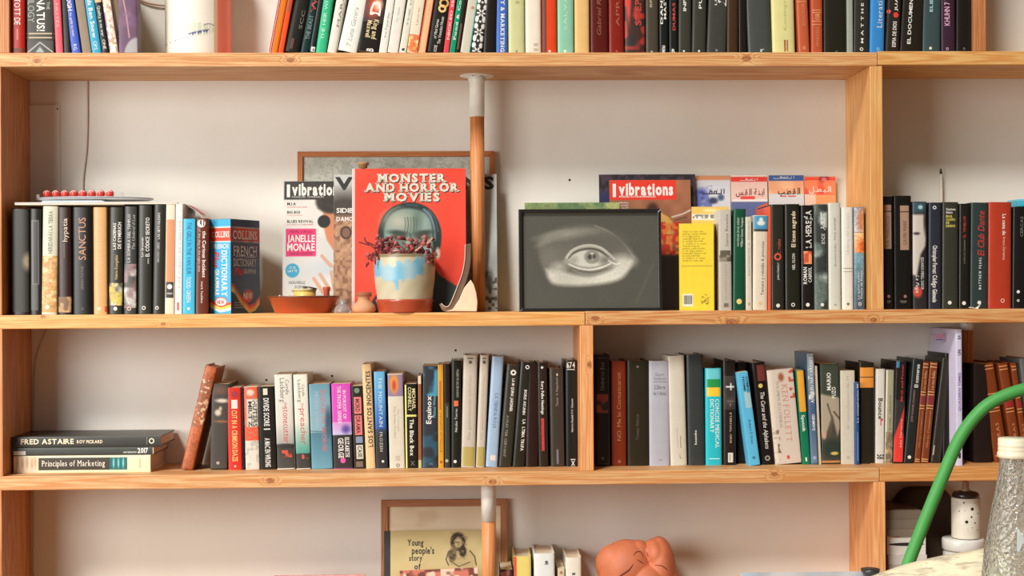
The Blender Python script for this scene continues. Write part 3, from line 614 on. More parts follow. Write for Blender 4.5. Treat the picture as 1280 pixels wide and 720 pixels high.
B(2, 90.4, 115.8, 90.4, 259, (40, 38, 32), 'thick black hardback with large copper capitals', [('t', 'SANCTUS', 'U', 272, 325, .3, .68, (196, 140, 108)), ('t', 'SIMON TOYNE', 'U', 333, 362, .42, .56, (130, 110, 96), AU), ('e', 386, .5, 1.8, (90, 80, 66), .5)])
B(2, 116.6, 134, 116.6, 259, (216, 166, 112), 'tan-orange hardback with faint pale lettering', [('t', 'La conjura del papel', 'U', 284, 352, .4, .6, (232, 190, 146)), ('e', 386, .42, 2, (240, 220, 190)), ('b', 383, 390, (206, 80, 50), .82, 1.0)])
B(2, 135.2, 153, 136.4, 259, (58, 58, 52), 'charcoal hardback with two-line white title and pale painting at foot', [('t', 'LAS CADENAS', 'U', 279, 312, .28, .5, W, BD), ('t', 'DE EYMERICH', 'U', 278, 311, .62, .86, W, BD), ('t', 'Valerio Evangelisti', 'U', 319, 350, .42, .64, (222, 190, 120), AU), ('a', 354, 382, blot((90, 88, 76), (196, 192, 176), (200, 180, 90), sc=8)), ('e', 386, .5, 2.4, W)])
B(2, 154, 170.4, 155, 258, (70, 70, 68), 'grey-black hardback with draped pale figure picture at its foot', [('a', 330, 385, blot((76, 78, 74), (206, 208, 200), (150, 120, 120), sc=11, th=.5)), ('t', 'LA SOMBRA DEL TEMPLO', 'U', 268, 328, .28, .5, (214, 210, 206)), ('t', 'The Umbral d Luz', 'U', 268, 312, .62, .86, (176, 172, 166), AI), ('e', 386, .45, 2.4, (230, 200, 160), .6)])
B(2, 171.6, 189.4, 172.4, 256.5, (56, 56, 50), 'charcoal hardback with bold white capitals, fourth before the white one', [('t', 'EL CÓDICE SECRETO', 'U', 272, 321, .55, .82, W, BD), ('t', 'Lev Grossman', 'U', 297, 321, .22, .4, W, AU), ('b', 323, 330, (150, 146, 136), .7, .8), ('e', 385, .45, 2.4, W, .6)])
B(2, 190, 205, 192, 255.5, (58, 58, 52), 'slimmer charcoal hardback with small white capitals beside orange-banded one', [('t', 'LAS SIETE IGLESIAS', 'U', 266, 299, .34, .56, W), ('t', 'NACHO UBIDE', 'U', 303, 328, .34, .54, (190, 188, 180), AU), ('e', 385, .4, 2.2, W, .6)])
B(2, 205.8, 217.4, 207.6, 254.5, (226, 216, 190), 'cream paperback with long orange band and black publisher block', [('b', 274.5, 352.5, (228, 142, 96)), ('b', 352.5, 372.5, (54, 50, 44)), ('e', 358.5, .5, 3.2, W, .0), ('b', 366, 368, (180, 176, 166), .2, .8)], hard=False)
B(2, 218.2, 227.4, 219.6, 254, (236, 230, 222), 'slim white paperback with faint pink lettering, second shelf', [('t', 'Los mejores relatos', 'U', 276, 360, .4, .7, (232, 180, 172)), ('b', 378, 388, (206, 90, 84), .3, .6)], hard=False)
B(2, 228, 243.4, 229, 273.5, (74, 184, 220), 'sky-blue paperback with navy and white capitals', [('t', 'THE GIRLS IN THE VAN SUR', 'D', 278, 343, .3, .7, (32, 96, 140)), ('t', 'TODD GREEN', 'D', 346, 378, .32, .68, W, AU), ('e', 386, .5, 1.8, W)], hard=False)
B(2, 244.2, 259, 245.4, 273, (104, 54, 42), 'brown paperback with hand-drawn white title and crescent moon', [('t', 'the Curious Incident', 'D', 289, 347, .55, .85, W, BD), ('t', 'of the dog in the night-time', 'D', 286, 340, .2, .4, (222, 190, 170)), ('t', 'mark haddon', 'D', 352, 379, .45, .65, W, AU), ('e', 279.5, .42, 5, W), ('e', 278, .58, 4.2, (104, 54, 42))], hard=False)
# thick dictionary turned to show its cover
zb = ZT2; dY = .03
A = at(260, 391, dY); A2 = at(289, 391, dY); hD = at(275, 273.5, dY).z-zb
rz = -math.radians(28); cz, sz = math.cos(rz), math.sin(rz)
wD = (A2.x-A.x)/cz; D_ = (at(325, 391, dY+.09).x-at(289, 391, dY).x)/(-sz)*1.0
dc = thing('dictionary', 'thick pocket dictionary turned to show cyan spine and navy cover with red band', 'book', 'books on the second shelf', loc=(A.x, dY+.022, ZT2), rot=(0, 0, rz))
dc.location.y = dY+wD*(-sz)*1.0+.001
tk = .0012
V = [(0, D_), (0, .0015), (.0015, 0), (wD-.0015, 0), (wD, .0015), (wD, D_), (wD-tk, D_), (wD-tk, tk), (tk, tk), (tk, D_)]
V3 = [(x, y, 0) for x, y in V]+[(x, y, hD) for x, y in V]; nn = len(V)
Fc = [(i, (i+1) % nn, nn+(i+1) % nn, nn+i) for i in range(nn)]+[(0, 9, 8, 1), (1, 8, 7, 4, 3, 2), (4, 7, 6, 5)]+[tuple(nn+i for i in q[::-1]) for q in ((0, 9, 8, 1), (1, 8, 7, 4, 3, 2), (4, 7, 6, 5))]
obj('cover', V3, Fc, plain((40, 66, 96), .3, coat=.3), dc)
box('pages', tk, wD-tk, tk+.0005, D_-.0006, .0005, hD-.0005, pagemat(), dc)
def sp(s, t, o): return (s, -o, t)
def cvf(s, t, o): return (wD+o, s, t)
zz = lambda y: hD*(391-y)/(391-273.5)
c1 = Cv(0, 273.5, 29, 391, (64, 170, 212), 2.0); c1.rect(-1, 284, 30, 301, (222, 74, 50)).rect(-1, 282.6, 30, 284.2, W).rect(-1, 300.6, 30, 302, W)
c1.line([(-2, 374), (6, 379), (15, 382), (30, 378)], 3.2, (222, 74, 50)).line([(-2, 377), (6, 382), (15, 385), (30, 381)], 3.2, (240, 196, 70)).line([(-2, 380), (6, 385.4), (15, 388), (30, 385)], 3.0, (232, 230, 220)).ell(15, 376.5, 9, 6, (222, 60, 50), .06).ell(15, 376.5, 7.8, 4.9, (232, 226, 214), .06)
put_art(sp, dc, c1, .0008, wD-.0008, .0004, hD-.0004)
for s_, y0, y1, a, b_, c_, o_ in (('COLLINS', 288.5, 296, .1, .93, W, 'H'), ('FRENCH', 304, 310, .12, .9, W, 'H')): put_text(sp, dc, s_, o_, a*wD, b_*wD, zz(y1), zz(y0), c_, serif=1, bold=1, off=.0005)
put_text(sp, dc, 'DICTIONARY', 'D', .56*wD, .84*wD, zz(370), zz(312), W, serif=1, bold=1, off=.0005)
put_text(sp, dc, 'Plus', 'D', .14*wD, .46*wD, zz(334), zz(313), (214, 50, 60), bold=1, ital=.3, off=.0006)
put_text(sp, dc, 'GRAMMAR', 'D', .24*wD, .44*wD, zz(369), zz(336), W, serif=1, bold=1, off=.0005)
put_text(sp, dc, 'NEW', 'H', .33*wD, .68*wD, zz(379), zz(374), (214, 50, 60), bold=1, off=.0006)
c2 = Cv(0, 273.5, 80, 391, (44, 70, 100), 1.6); c2.rect(-1, 284, 81, 301, (214, 72, 50)).rect(-1, 282.8, 81, 284, W).rect(-1, 300.8, 81, 302, W)
for dy_, cc in ((0, (216, 70, 44)), (3.5, (240, 160, 60)), (6.5, (240, 210, 90))): c2.line([(-2, 354+dy_), (10, 358+dy_), (28, 372+dy_), (50, 383+dy_), (66, 380+dy_), (82, 370+dy_)], 3.6, cc)
c2.ell(46, 369, 15, 8.4, (222, 66, 50), .05).line([(12, 320), (68, 320)], 1, W).mott((60, 88, 118), 14, .6, 2, al=.5)
put_art(cvf, dc, c2, .0008, D_-.0008, .0004, hD-.0004, rough=.25)
for s_, y0, y1, a, b_, kw in (('COLLINS', 287, 298, .06, .9, BS), ('FRENCH', 306, 319, .08, .9, SF), ('DICTIONARY', 322, 332, .08, .88, SF), ('GRAMMAR', 335, 341, .44, .86, SF), ('NEW', 365, 373, .42, .72, BD)):
    put_text(cvf, dc, s_, 'H', a*D_, b_*D_, zz(y1), zz(y0), (222, 222, 216), off=.0005, **kw)
put_text(cvf, dc, 'Plus', 'H', .1*D_, .42*D_, zz(343), zz(333), (214, 50, 60), bold=1, ital=.3, off=.0006)
for i in range(3): put_band(cvf, dc, .1*D_, (.3+.05*i)*D_, zz(378+i*3), zz(377+i*3), (150, 160, 170), 'fine_print', nx=1, off=.0005)
# ---------------------------------------------------------------- second shelf, right groups
SIL = (222, 220, 214)
def bluefig(cv): cv.a[:] = (70, 150, 186); cv.ell((cv.x0+cv.x1)/2, 279, 5, 3, W, .3); cv.ell((cv.x0+cv.x1)/2, 275, 2.4, 3, W, .3); cv.rect(0, 286.5, 2000, 290, (60, 60, 56)); return cv
B(22, 899.4, 914.8, 899.4, 262, (196, 190, 176), 'grey-white book with dark photo band across its spine', [('b', 313, 325, (96, 90, 76)), ('a', 319, 327, blot((90, 84, 70), (140, 130, 110))), ('b', 325, 386, (182, 174, 160)), ('t', 'Sainte Benoite', 'U', 268, 308, .5, .75, (120, 116, 108)), ('t', 'La tercera parte', 'U', 330, 375, .4, .6, (150, 144, 132), AU), ('b', 379, 384, (110, 104, 92), .35, .75)], hard=False)
B(22, 916, 931.8, 917, 261, (36, 84, 62), 'dark green hardback with gold star near its foot', [('t', 'NAVEGAR EN EL REINO', 'U', 272, 308, .28, .45, (200, 210, 190)), ('t', 'William Gomes Vasquez', 'U', 272, 309, .56, .76, W, AU), ('e', 377, .5, 3.4, (226, 200, 120))])
B(22, 932.6, 940.2, 932.6, 271, (214, 204, 186), 'thin pale beige paperback beside the dark green hardback', [('t', 'escritores a tiempo', 'U', 276, 345, .3, .6, (160, 150, 134)), ('b', 378, 382, (180, 160, 120), .3, .7)], hard=False)
B(22, 941, 959.8, 942, 269, (220, 208, 186), 'cream hardback with small blue picture at its head', [('a', 270, 289.5, bluefig), ('t', 'Ternura y rebeldia & princesas', 'U', 302, 369, .5, .72, (96, 92, 84)), ('e', 379, .5, 2.2, (214, 190, 130))])
B(22, 960.3, 963.8, 960.5, 258, (226, 96, 60), 'very thin orange-red booklet before the black hardbacks', hard=False)
B(22, 964.2, 981, 962.8, 255.5, (52, 52, 46), 'black hardback with orange curl and title, second shelf', [('e', 321, .5, 4.6, (206, 82, 54), .55), ('t', 'Cárteles', 'U', 299, 318, .45, .72, (206, 82, 54)), ('t', 'JOHN CONNOLLY', 'U', 328, 350, .45, .6, SIL, AU), ('e', 382, .5, 2.4, SIL)])
B(22, 981.8, 1001, 981.6, 255, (46, 46, 40), 'black hardback with rounded cream lowercase title, second shelf', [('t', 'El icono sagrado', 'U', 264, 309, .4, .68, (236, 214, 180), BD), ('t', 'NEIL OLSON', 'U', 317, 337, .45, .64, (206, 200, 190), AB), ('e', 381, .5, 2.4, SIL, .6)])
def orangep(cv): cv.a[:] = (206, 84, 54); cv.mott((240, 160, 110), 4, .5, 6); return cv
B(22, 1001.8, 1017.8, 1001.2, 256.5, (42, 40, 36), 'black hardback with big white capitals and square orange picture', [('t', 'LA HEREJÍA', 'U', 263, 310, .35, .82, W, BD), ('a', 314, 330, orangep, .2, .85), ('t', 'ROMAN', 'U', 334, 355, .15, .45, SIL, AB), ('t', 'CABRIOL', 'U', 334, 353, .55, .82, SIL, AB), ('e', 381, .5, 2.4, W)])
B(22, 1018.6, 1035.6, 1017.8, 255, (120, 134, 124), 'grey-green hardback with ghostly photograph covering its spine', [('a', 256, 386.5, blot((96, 110, 102), (176, 190, 178), (50, 56, 52), sc=22, th=.48)), ('t', 'ABET', 'U', 265, 288, .45, .8, SIL, BD), ('t', 'BINDE', 'U', 292, 305, .5, .78, SIL), ('e', 381, .55, 2.2, SIL)])
B(22, 1036.4, 1052, 1035, 253.5, (206, 206, 192), 'light silver-grey hardback with small grey capitals, second shelf', [('t', 'PAUL AUSTER', 'U', 272, 300, .42, .58, (120, 120, 112), AU), ('t', 'Brooklyn Follies', 'U', 304, 333, .42, .6, (140, 140, 130)), ('e', 381, .5, 1.4, (150, 160, 140))])
B(22, 1053, 1067.4, 1052.6, 259, (226, 222, 210), 'white hardback with faint green lettering beside silver-grey one', [('t', 'Umbria del secreto', 'U', 266, 318, .36, .62, (186, 196, 176)), ('b', 335, 336, (150, 140, 120)), ('b', 339, 340, (170, 160, 140)), ('e', 380, .5, 1.8, (110, 110, 90))])
def sunset(cv): cv.grad(250, 290, (150, 170, 190), (196, 190, 190)); cv.ell(cv.x0+9, 275, 5, 16, (196, 130, 90), .6); cv.grad(291, 316, (234, 196, 140), (226, 150, 90)); cv.ell(cv.x0+11, 308, 5, 9, (206, 96, 40), .6); cv.grad(316.1, 392, (120, 160, 172), (62, 74, 84)); return cv.grain(.3)
B(22, 1068.2, 1081.6, 1068.2, 259, (120, 150, 170), 'narrow hardback with blue sky and orange sunset artwork, by the upright', [('a', 260, 386.5, sunset), ('t', 'La quinta pasión', 'U', 340, 374, .3, .45, SIL), ('t', 'Tierra de Fuego', 'U', 338, 374, .55, .75, SIL, AU), ('e', 380, .5, 2, SIL, .6)])
# right compartment
def crest(x=.5): return [('e', 370.5, x, 2.0, (150, 110, 90)), ('b', 376, 376.8, (130, 120, 104), .3, .7, 'fine_print'), ('b', 378, 378.6, (130, 120, 104), .35, .65, 'fine_print')]
B(22, 1104.6, 1117.6, 1104.6, 245.5, (38, 33, 28), 'black hardback with dusty pink label, pressed against right upright', [('b', 256, 311, (168, 134, 110), 0, .8, 'label_panel'), ('b', 263.5, 265, (60, 44, 36), 0, .8), ('t', 'SUR MARCELLO', 'U', 270, 309, .25, .6, (90, 62, 48), SF)]+crest(.5))
B(22, 1118.2, 1140.6, 1118.2, 244.5, (38, 33, 28), 'black hardback with dusty pink label, second from the right upright', [('b', 257, 312.5, (168, 134, 110), .34, .84, 'label_panel'), ('b', 264, 265.6, (60, 44, 36), .34, .84), ('t', 'GAVIN MARE', 'U', 276, 306, .5, .7, (90, 62, 48), SF)]+crest(.6))
def facep(cv):
    x = cv.x0; cv.a[:] = (38, 34, 32); cv.rect(0, 240, 2000, 266, (52, 80, 88), 1.5); cv.ell(x+10, 259, 3, 2.6, (170, 200, 206), .4)
    cv.poly([(x, 268), (x+18, 268), (x+17, 300), (x+16, 308), (x+10, 318), (x+5, 345), (x-2, 343)], (200, 190, 178), 1.6); cv.ell(x+5, 292, 4, 1.8, (70, 62, 60), .4); cv.ell(x+17, 276, 3, 16, (60, 50, 46), .5)
    cv.ell(x+6, 365, 5.5, 7, (196, 70, 56), .3); return cv
B(22, 1141.4, 1160, 1141.4, 252, (40, 36, 34), 'black hardback with pale face peering out and red blotch below', [('a', 253, 386.5, facep), ('t', 'EDUARDO PERELL SADOR', 'D', 322, 362, .55, .75, SIL, AU), ('t', 'La Fuga', 'D', 344, 366, .2, .42, SIL, IT)])
B(22, 1160.8, 1177, 1161.4, 253, (54, 56, 64), 'slate-navy hardback with large white title running down', [('t', 'Christopher Forrest', 'D', 307, 342, .3, .66, SIL, AB), ('t', 'Código Génesis', 'D', 344, 378, .3, .66, W, BD), ('e', 259.5, .42, 2.3, SIL, .55)])
B(22, 1178, 1198.2, 1178.6, 252.5, (62, 62, 54), 'dark grey hardback with small yellow lines across its head', [('t', 'Cayetano', 'H', 260, 263, .2, .8, W, AB), ('t', 'Osorio', 'H', 264, 267, .2, .6, W, AB), ('t', 'EN EL', 'H', 269, 272, .2, .6, (214, 200, 90), BD), ('t', 'CUADRO', 'H', 273, 276, .2, .78, (214, 200, 90), BD), ('t', 'DE', 'H', 277, 280, .2, .4, (214, 200, 90), BD), ('t', 'DESEOS', 'H', 281, 284, .2, .78, (214, 200, 90), BD), ('e', 378.5, .45, 2.4, W)])
B(22, 1198.8, 1212.4, 1199.4, 254.5, (44, 42, 36), 'narrow black hardback with small red title, right compartment', [('t', 'EL TEMBLOR', 'U', 270, 297, .35, .58, (196, 60, 50)), ('t', 'CARLOS ZANON', 'U', 300, 330, .4, .54, (140, 134, 120), AU), ('e', 379, .45, 2.4, W)])
B(22, 1213.2, 1234.8, 1214.4, 253, (56, 66, 64), 'dark teal-black hardback with large red handwritten title', [('t', 'El Club Dante', 'U', 264, 320, .35, .76, (206, 52, 44), IT), ('t', 'M A T T H E W   P E A R L', 'U', 322, 362, .45, .6, SIL, AB), ('e', 378.5, .5, 2.4, W)])
B(22, 1235.6, 1265, 1236.2, 252.5, (176, 66, 48), 'thick brick-red hardback with white lettering, right compartment', [('t', 'La cena de', 'D', 268, 294, .58, .74, W, BD), ('t', 'Arturo Cervantes', 'D', 296, 325, .6, .72, (236, 200, 180), AU), ('e', 376, .6, 2.6, (226, 180, 160), .6)], bulge=.006)
B(22, 1265.8, 1290, 1267, 258.5, (36, 36, 32), 'black hardback at the right border of the second shelf', [('t', 'CERCAS', 'U', 271, 296, .35, .5, (120, 120, 112)), ('e', 365, .28, 2, SIL), ('e', 376, .28, 1.6, SIL, .5)])
B(22, 1290.6, 1306, 1291, 255, (90, 60, 50), 'brown hardback beyond the right border of the second shelf')
q = at(1276, 255, .1); tg = thing('box', 'small turquoise box lying on the black book at right border', 'box', loc=(at(1272, 255, .07).x, .07, at(1270, 258.2, .07).z+.0005))
box('body', 0, .05, 0, .06, 0, .013, plain((70, 186, 214), .4), tg, bev=.001); box('lid', -.0006, .0506, -.0006, .0606, .010, .0155, plain((96, 200, 222), .4), tg, bev=.001)
# ---------------------------------------------------------------- third shelf, flat pile at the left
def flatbook(x0, x1, ya, yb, Zb, Y, col, label, items, d=.15, hard=False):
    """book lying on its side, spine to the room"""
    A = at(x0, yb, Y); C = at(x1, yb, Y); th = at(x0, ya, Y).z-at(x0, yb, Y).z
    L = C.x-A.x; root = thing('book', label, 'book', ROW[3]['grp'], loc=(C.x, Y, Zb), rot=(0, -PI/2, 0))
    g = 1.25; d = min(d, WY-.004-Y); tk = .0022 if hard else .0007
    pf = spine_prof(0, th, .0012)
    def surf(s, t, o): return (s, pf(s)-o, t)
    n = 8; prof = [(0, d)]+[(th*.5*(1-math.cos(PI*i/n)), pf(th*.5*(1-math.cos(PI*i/n)))) for i in range(n+1)]+[(th, d)]
    inner = [(th-tk, d)]+[(min(max(s, tk), th-tk), y+tk) for s, y in reversed(prof[1:-1])]+[(tk, d)]
    ring = prof+inner; m_ = len(ring); k = len(prof)
    V = [(s, y, 0) for s, y in ring]+[(s, y, L) for s, y in ring]; Fc = [(i, (i+1) % m_, m_+(i+1) % m_, m_+i) for i in range(m_)]
    for i in range(k-1): Fc.append((i+1, i, m_-1-i, m_-2-i)); Fc.append((m_+i, m_+i+1, m_+m_-2-i, m_+m_-1-i))
    obj('cover', V, Fc, plain(col, .4, g), root)
    box('pages', tk, th-tk, tk+.0018, d-.002, .002, L-.002, pagemat(), root)
    P = lambda px: (x1-px)/(x1-x0)*L; S = lambda py: (yb-py)/(yb-ya)*th
    for it in items:
        if it[0] == 't': put_text(surf, root, it[1], 'D', S(it[5]), S(it[4]), P(it[3]), P(it[2]), it[6], g=g, **(it[7] if len(it) > 7 else {}))
        elif it[0] == 'b': put_band(surf, root, S(it[4]), S(it[3]), P(it[2]), P(it[1]), it[5], it[6] if len(it) > 6 else 'band', g=g)
        elif it[0] == 'a':
            cv = it[5](Cv(it[1], it[3], it[2], it[4], (128,)*3, 2)); h, w_ = cv.h, cv.w
            V = [surf(S(it[3]+(it[4]-it[3])*j/(h-1)), P(it[1]+(it[2]-it[1])*i/(w_-1)), .0002) for j in range(h) for i in range(w_)]
            o = obj('picture', V, [(j*w_+i, (j+1)*w_+i, (j+1)*w_+i+1, j*w_+i+1) for j in range(h-1) for i in range(w_-1)], vcol(.45), root)
            c = np.array([lin(q, g) for q in np.clip(cv.a, 0, 255).reshape(-1, 3)], dtype=np.float32); o.data.color_attributes.new('Col', 'FLOAT_COLOR', 'POINT').data.foreach_set('color', c.ravel())
    return th
def pm_feet(cv): cv.a[:] = (206, 186, 158); [cv.ell(x, 575+2*(i % 2), 1.6, 8, (176, 148, 116), .5) for i, x in enumerate((22, 28, 34, 40, 44))]; return cv
def pm_teal(cv): cv.a[:] = (30, 92, 92); [cv.ell(x, 577, 1.1, 6, (110, 190, 190), .5) for x in (142, 148, 154)]; return cv
z = ZT3
t3 = flatbook(17, 188, 567.5, 589, z, .05, (222, 204, 166), 'cream thick book with dark title panel, lowest of the flat pile', [('a', 18, 47, 568, 588, pm_feet), ('b', 48, 137, 570, 585.5, (52, 44, 34), 'label_panel'), ('a', 137, 159, 570, 585.5, pm_teal), ('t', 'Principles of Marketing', 52, 131, 573, 580.5, (222, 214, 196), SF), ('b', 174.5, 175.5, 572, 584, (176, 140, 100))], hard=True)
z += t3+.0003
t2 = flatbook(14.5, 192, 557, 567, z, .05, (52, 56, 50), 'slim black magazine-like book, middle of the flat pile', [('b', 17, 32, 561, 566, (196, 196, 186), 'fine_print'), ('t', 'extrainterior', 154, 171, 561.5, 564.5, SIL, AU), ('t', '2017', 172, 185, 559.5, 564.5, SIL, BD), ('b', 191, 192, 558, 566, (200, 180, 150))])
z += t2+.0003
flatbook(14, 201, 543, 556.5, z, .05, (46, 46, 40), 'black hardback with cream capitals, topmost of the flat pile', [('t', 'FRED ASTAIRE', 26, 92, 545.5, 552, (226, 208, 176), BD), ('t', 'ROY PICKARD', 96, 128, 547.3, 551.5, (226, 208, 176), AB), ('t', 'O', 186, 193, 545.5, 552.5, (214, 206, 186), BD), ('b', 183, 184, 544.5, 553.5, (110, 106, 92))], d=.142, hard=True)
# ---------------------------------------------------------------- third shelf, left compartment
def rust(cv): cv.a[:] = (146, 74, 40); cv.mott((172, 92, 52), 14, .5, 2); cv.mott((110, 84, 62), 2.6, .5, 4, box=(0, 474, 999, 535), al=.6); cv.mott((222, 196, 166), 3, .68, 6, box=(0, 474, 999, 530), al=.7); return cv.grain(.3)
B(3, 225, 241, 256.5, 456, (146, 72, 40), 'worn rust-orange hardback leaning far right by itself', [('a', 457, 586, rust)], d=.105, Y=.07, g=1.2, bulge=.004)
def gh(cv): cv.a[:] = (64, 58, 50); cv.ell(274, 488, 9, 5, (100, 70, 50), .5); cv.ell(276, 501, 8, 2.5, (206, 196, 176), .5); cv.ell(271, 516, 4, 4, (206, 190, 170), .4); cv.ell(276, 527, 9, 1.6, (140, 90, 60), .5); cv.ell(274, 511, 2, 2.6, (190, 170, 150), .4); return cv
B(3, 262.6, 284, 264.8, 479.5, (60, 54, 46), 'smoky black paperback with pale figures, beside the leaning rust one', [('a', 480, 585.6, gh), ('b', 484, 585, (100, 92, 80), .05, .1), ('e', 579, .45, 2, (180, 160, 150))], hard=False)
B(3, 285.4, 302.6, 283.6, 484.6, (206, 60, 50), 'red paperback with yellow condensed capitals, third shelf', [('e', 493, .55, 4, (150, 40, 50)), ('b', 500, 511, (232, 214, 196), .3, .75, 'label_panel'), ('t', 'CUT IN A CRIMSON DAZE', 'D', 513, 577, .32, .72, (244, 190, 110), BD), ('e', 583, .5, 1.2, W)], hard=False, d=.11)
B(3, 303, 306.4, 301.4, 484.6, (40, 32, 26), 'very thin black book between red and orange-white paperbacks', hard=False, d=.11)
def ow(cv):
    cv.a[:] = (214, 206, 192); cv.rect(0, 480, 999, 499, (226, 84, 50)); cv.ell(cv.x0+8, 491, 5, 4, (236, 200, 180), .3); cv.rect(0, 480, cv.x0+3, 545, (226, 84, 50), 1); cv.rect(0, 534, 999, 551, (224, 84, 50)); cv.mott((150, 150, 140), 3, .62, 4, al=.5); return cv
B(3, 307, 324.4, 304.4, 483.6, (214, 206, 192), 'orange and white paperback with black rough lettering', [('a', 484, 585.6, ow), ('t', 'HUTERS', 'D', 501, 534, .62, .95, K, BD), ('t', 'MILTZ', 'D', 502, 534, .3, .58, K, BD)], hard=False, d=.11)
B(3, 325.2, 345.6, 321.8, 483.4, (46, 44, 40), 'black paperback with two white condensed names and white logo', [('b', 486, 494, (222, 212, 190), .33, .6, 'label_panel'), ('t', 'DIVIDE SCORE', 'D', 498, 533, .34, .68, SIL, BD), ('b', 536, 537.5, SIL, .3, .7), ('t', 'A MAC EN WRONG', 'D', 548, 584, .34, .68, SIL, BD)], hard=False, d=.11)
def sc_(cv): cv.grad(460, 530, (222, 220, 206), (206, 204, 192)); cv.grad(530, 558, (206, 204, 192), (150, 150, 146)); cv.grad(557, 600, (56, 52, 48), (70, 66, 60)); cv.ell(cv.x0+10, 558, 16, 3, (44, 40, 38), .3); cv.mott((206, 76, 50), 4, .5, 6, box=(cv.x0+6, 563, cv.x0+19, 572)); return cv
B(3, 346.6, 368.6, 342.8, 468.2, (216, 212, 200), 'tall white paperback with red lowercase title and dark splattered foot', [('a', 469, 585.6, sc_), ('t', 'Läckberg', 'D', 473, 503, .3, .6, (92, 88, 84)), ('t', 'Camilla', 'D', 475, 494, .62, .82, (92, 88, 84), AU), ('t', 'the', 'D', 503, 509, .5, .7, (200, 76, 84), AU), ('t', 'stonecutter', 'D', 509, 554, .42, .8, (200, 60, 66)), ('b', 579, 580.5, (150, 140, 130), .3, .7)], hard=False, d=.11)
def pr_(cv): cv.grad(460, 530, (226, 224, 208), (214, 214, 198)); cv.grad(530, 568, (206, 210, 196), (70, 150, 132)); cv.grad(567, 600, (50, 50, 46), (56, 54, 50)); cv.mott((206, 84, 64), 3, .5, 6, box=(cv.x0+5, 568, cv.x0+15, 574)); return cv
B(3, 370.6, 388.4, 366.2, 468.2, (216, 212, 200), 'tall white paperback fading to green with red lowercase title', [('a', 469, 585.6, pr_), ('t', 'Läckberg', 'D', 475, 503, .3, .56, (92, 88, 84)), ('t', 'Camilla', 'D', 481, 496, .6, .78, (92, 88, 84), AU), ('t', 'the', 'D', 504, 510, .5, .7, (200, 76, 84), AU), ('t', 'preacher', 'D', 511, 556, .4, .82, (200, 60, 66)), ('b', 580, 581.5, (150, 140, 130), .3, .7)], hard=False, d=.11)
def lake(cv): cv.grad(470, 500, (84, 134, 150), (120, 164, 178)); cv.grad(500, 541, (120, 164, 178), (130, 166, 176)); cv.grad(541, 590, (74, 120, 138), (104, 156, 172)); cv.ell(cv.x0+23, 528, 4, 16, (50, 90, 110), .5); cv.ell(cv.x0+23, 538, 6, 4, (60, 100, 116), .5); cv.line([(cv.x0, 539), (cv.x1, 541)], 1, (60, 100, 120)); return cv
B(3, 389.6, 416, 385.8, 480.4, (100, 150, 170), 'wide misty teal paperback with faint red capitals', [('a', 481, 585.6, lake), ('t', 'ELIZABETH GEORGE', 'D', 488, 565, .55, .76, (206, 96, 100)), ('t', 'MISSING JOSEPH', 'D', 490, 535, .25, .45, (160, 176, 190), AU)], hard=False, d=.11)
def mag(cv): cv.grad(470, 528, (206, 72, 176), (206, 76, 180)); cv.grad(528, 545, (206, 140, 200), (190, 190, 220)); cv.ell(cv.x0+17, 537, 5, 5, (90, 70, 150), .6); cv.rect(0, 544, 999, 600, (42, 38, 38)); return cv
B(3, 417, 441.2, 413.8, 480, (206, 72, 176), 'magenta and black paperback with white serif capitals', [('a', 481, 585.6, mag), ('t', 'IN PURSUIT OF', 'D', 488, 524, .58, .76, W, SF), ('t', 'THE PROPER SINNER', 'D', 483, 530, .3, .5, W, SF), ('t', 'ELIZABETH', 'D', 547, 572, .64, .86, W, BS), ('t', 'GEORGE', 'D', 548, 573, .28, .56, W, BS), ('e', 576, .5, 3.4, (214, 80, 150))], hard=False, d=.11)
B(3, 442.6, 457, 438.6, 482.6, (54, 52, 44), 'black paperback with pink block panels and white box', [('e', 488.5, .5, 3.4, (110, 130, 110)), ('b', 496.5, 517.5, (226, 118, 118), .2, .85), ('b', 519.5, 544, (226, 118, 118), .2, .85), ('t', 'MORD', 'D', 499, 515, .32, .72, (70, 40, 40), BD), ('t', 'DRAMA', 'D', 521, 542, .32, .72, (70, 40, 40), BD), ('b', 546, 554, (130, 140, 170), .25, .85), ('b', 556.5, 574, (206, 200, 180), .25, .85, 'label_panel'), ('t', 'CASE', 'D', 558, 572, .4, .75, K, BD), ('b', 577, 584, (120, 100, 84), .2, .8)], hard=False, d=.11)
B(3, 457.6, 469.6, 452, 455.4, (226, 192, 144), 'tall tan paperback with dark spaced capitals', [('t', 'LOS SANTOS INOCENTES', 'U', 464, 559, .34, .82, (60, 50, 40), BD)], hard=False, d=.12, bulge=.003)
def mt(cv): cv.grad(460, 500, (110, 180, 214), (84, 150, 206)); cv.grad(500, 536, (84, 150, 206), (40, 84, 166)); cv.grad(536, 545, (50, 70, 110), (44, 42, 40)); cv.grad(545, 600, (44, 42, 40), (36, 34, 32)); return cv
B(3, 470.4, 484.2, 467, 464.6, (80, 140, 190), 'bright blue paperback fading to black, white serif capitals', [('a', 465, 585.6, mt), ('t', 'THE MOUNTAIN', 'D', 472, 534, .38, .72, (206, 222, 200), SF), ('t', 'FROZEN', 'D', 540, 565, .38, .66, (196, 190, 176), dict(serif=1, name='author')), ('e', 577, .62, 1.6, W)], hard=False, d=.12)
def pg(cv): cv.a[:] = (140, 120, 150); cv.ell(cv.x0+8, 480, 5.5, 12, (222, 140, 60), .3); cv.ell(cv.x0+8, 482, 2.4, 6, (190, 70, 50), .4); return cv
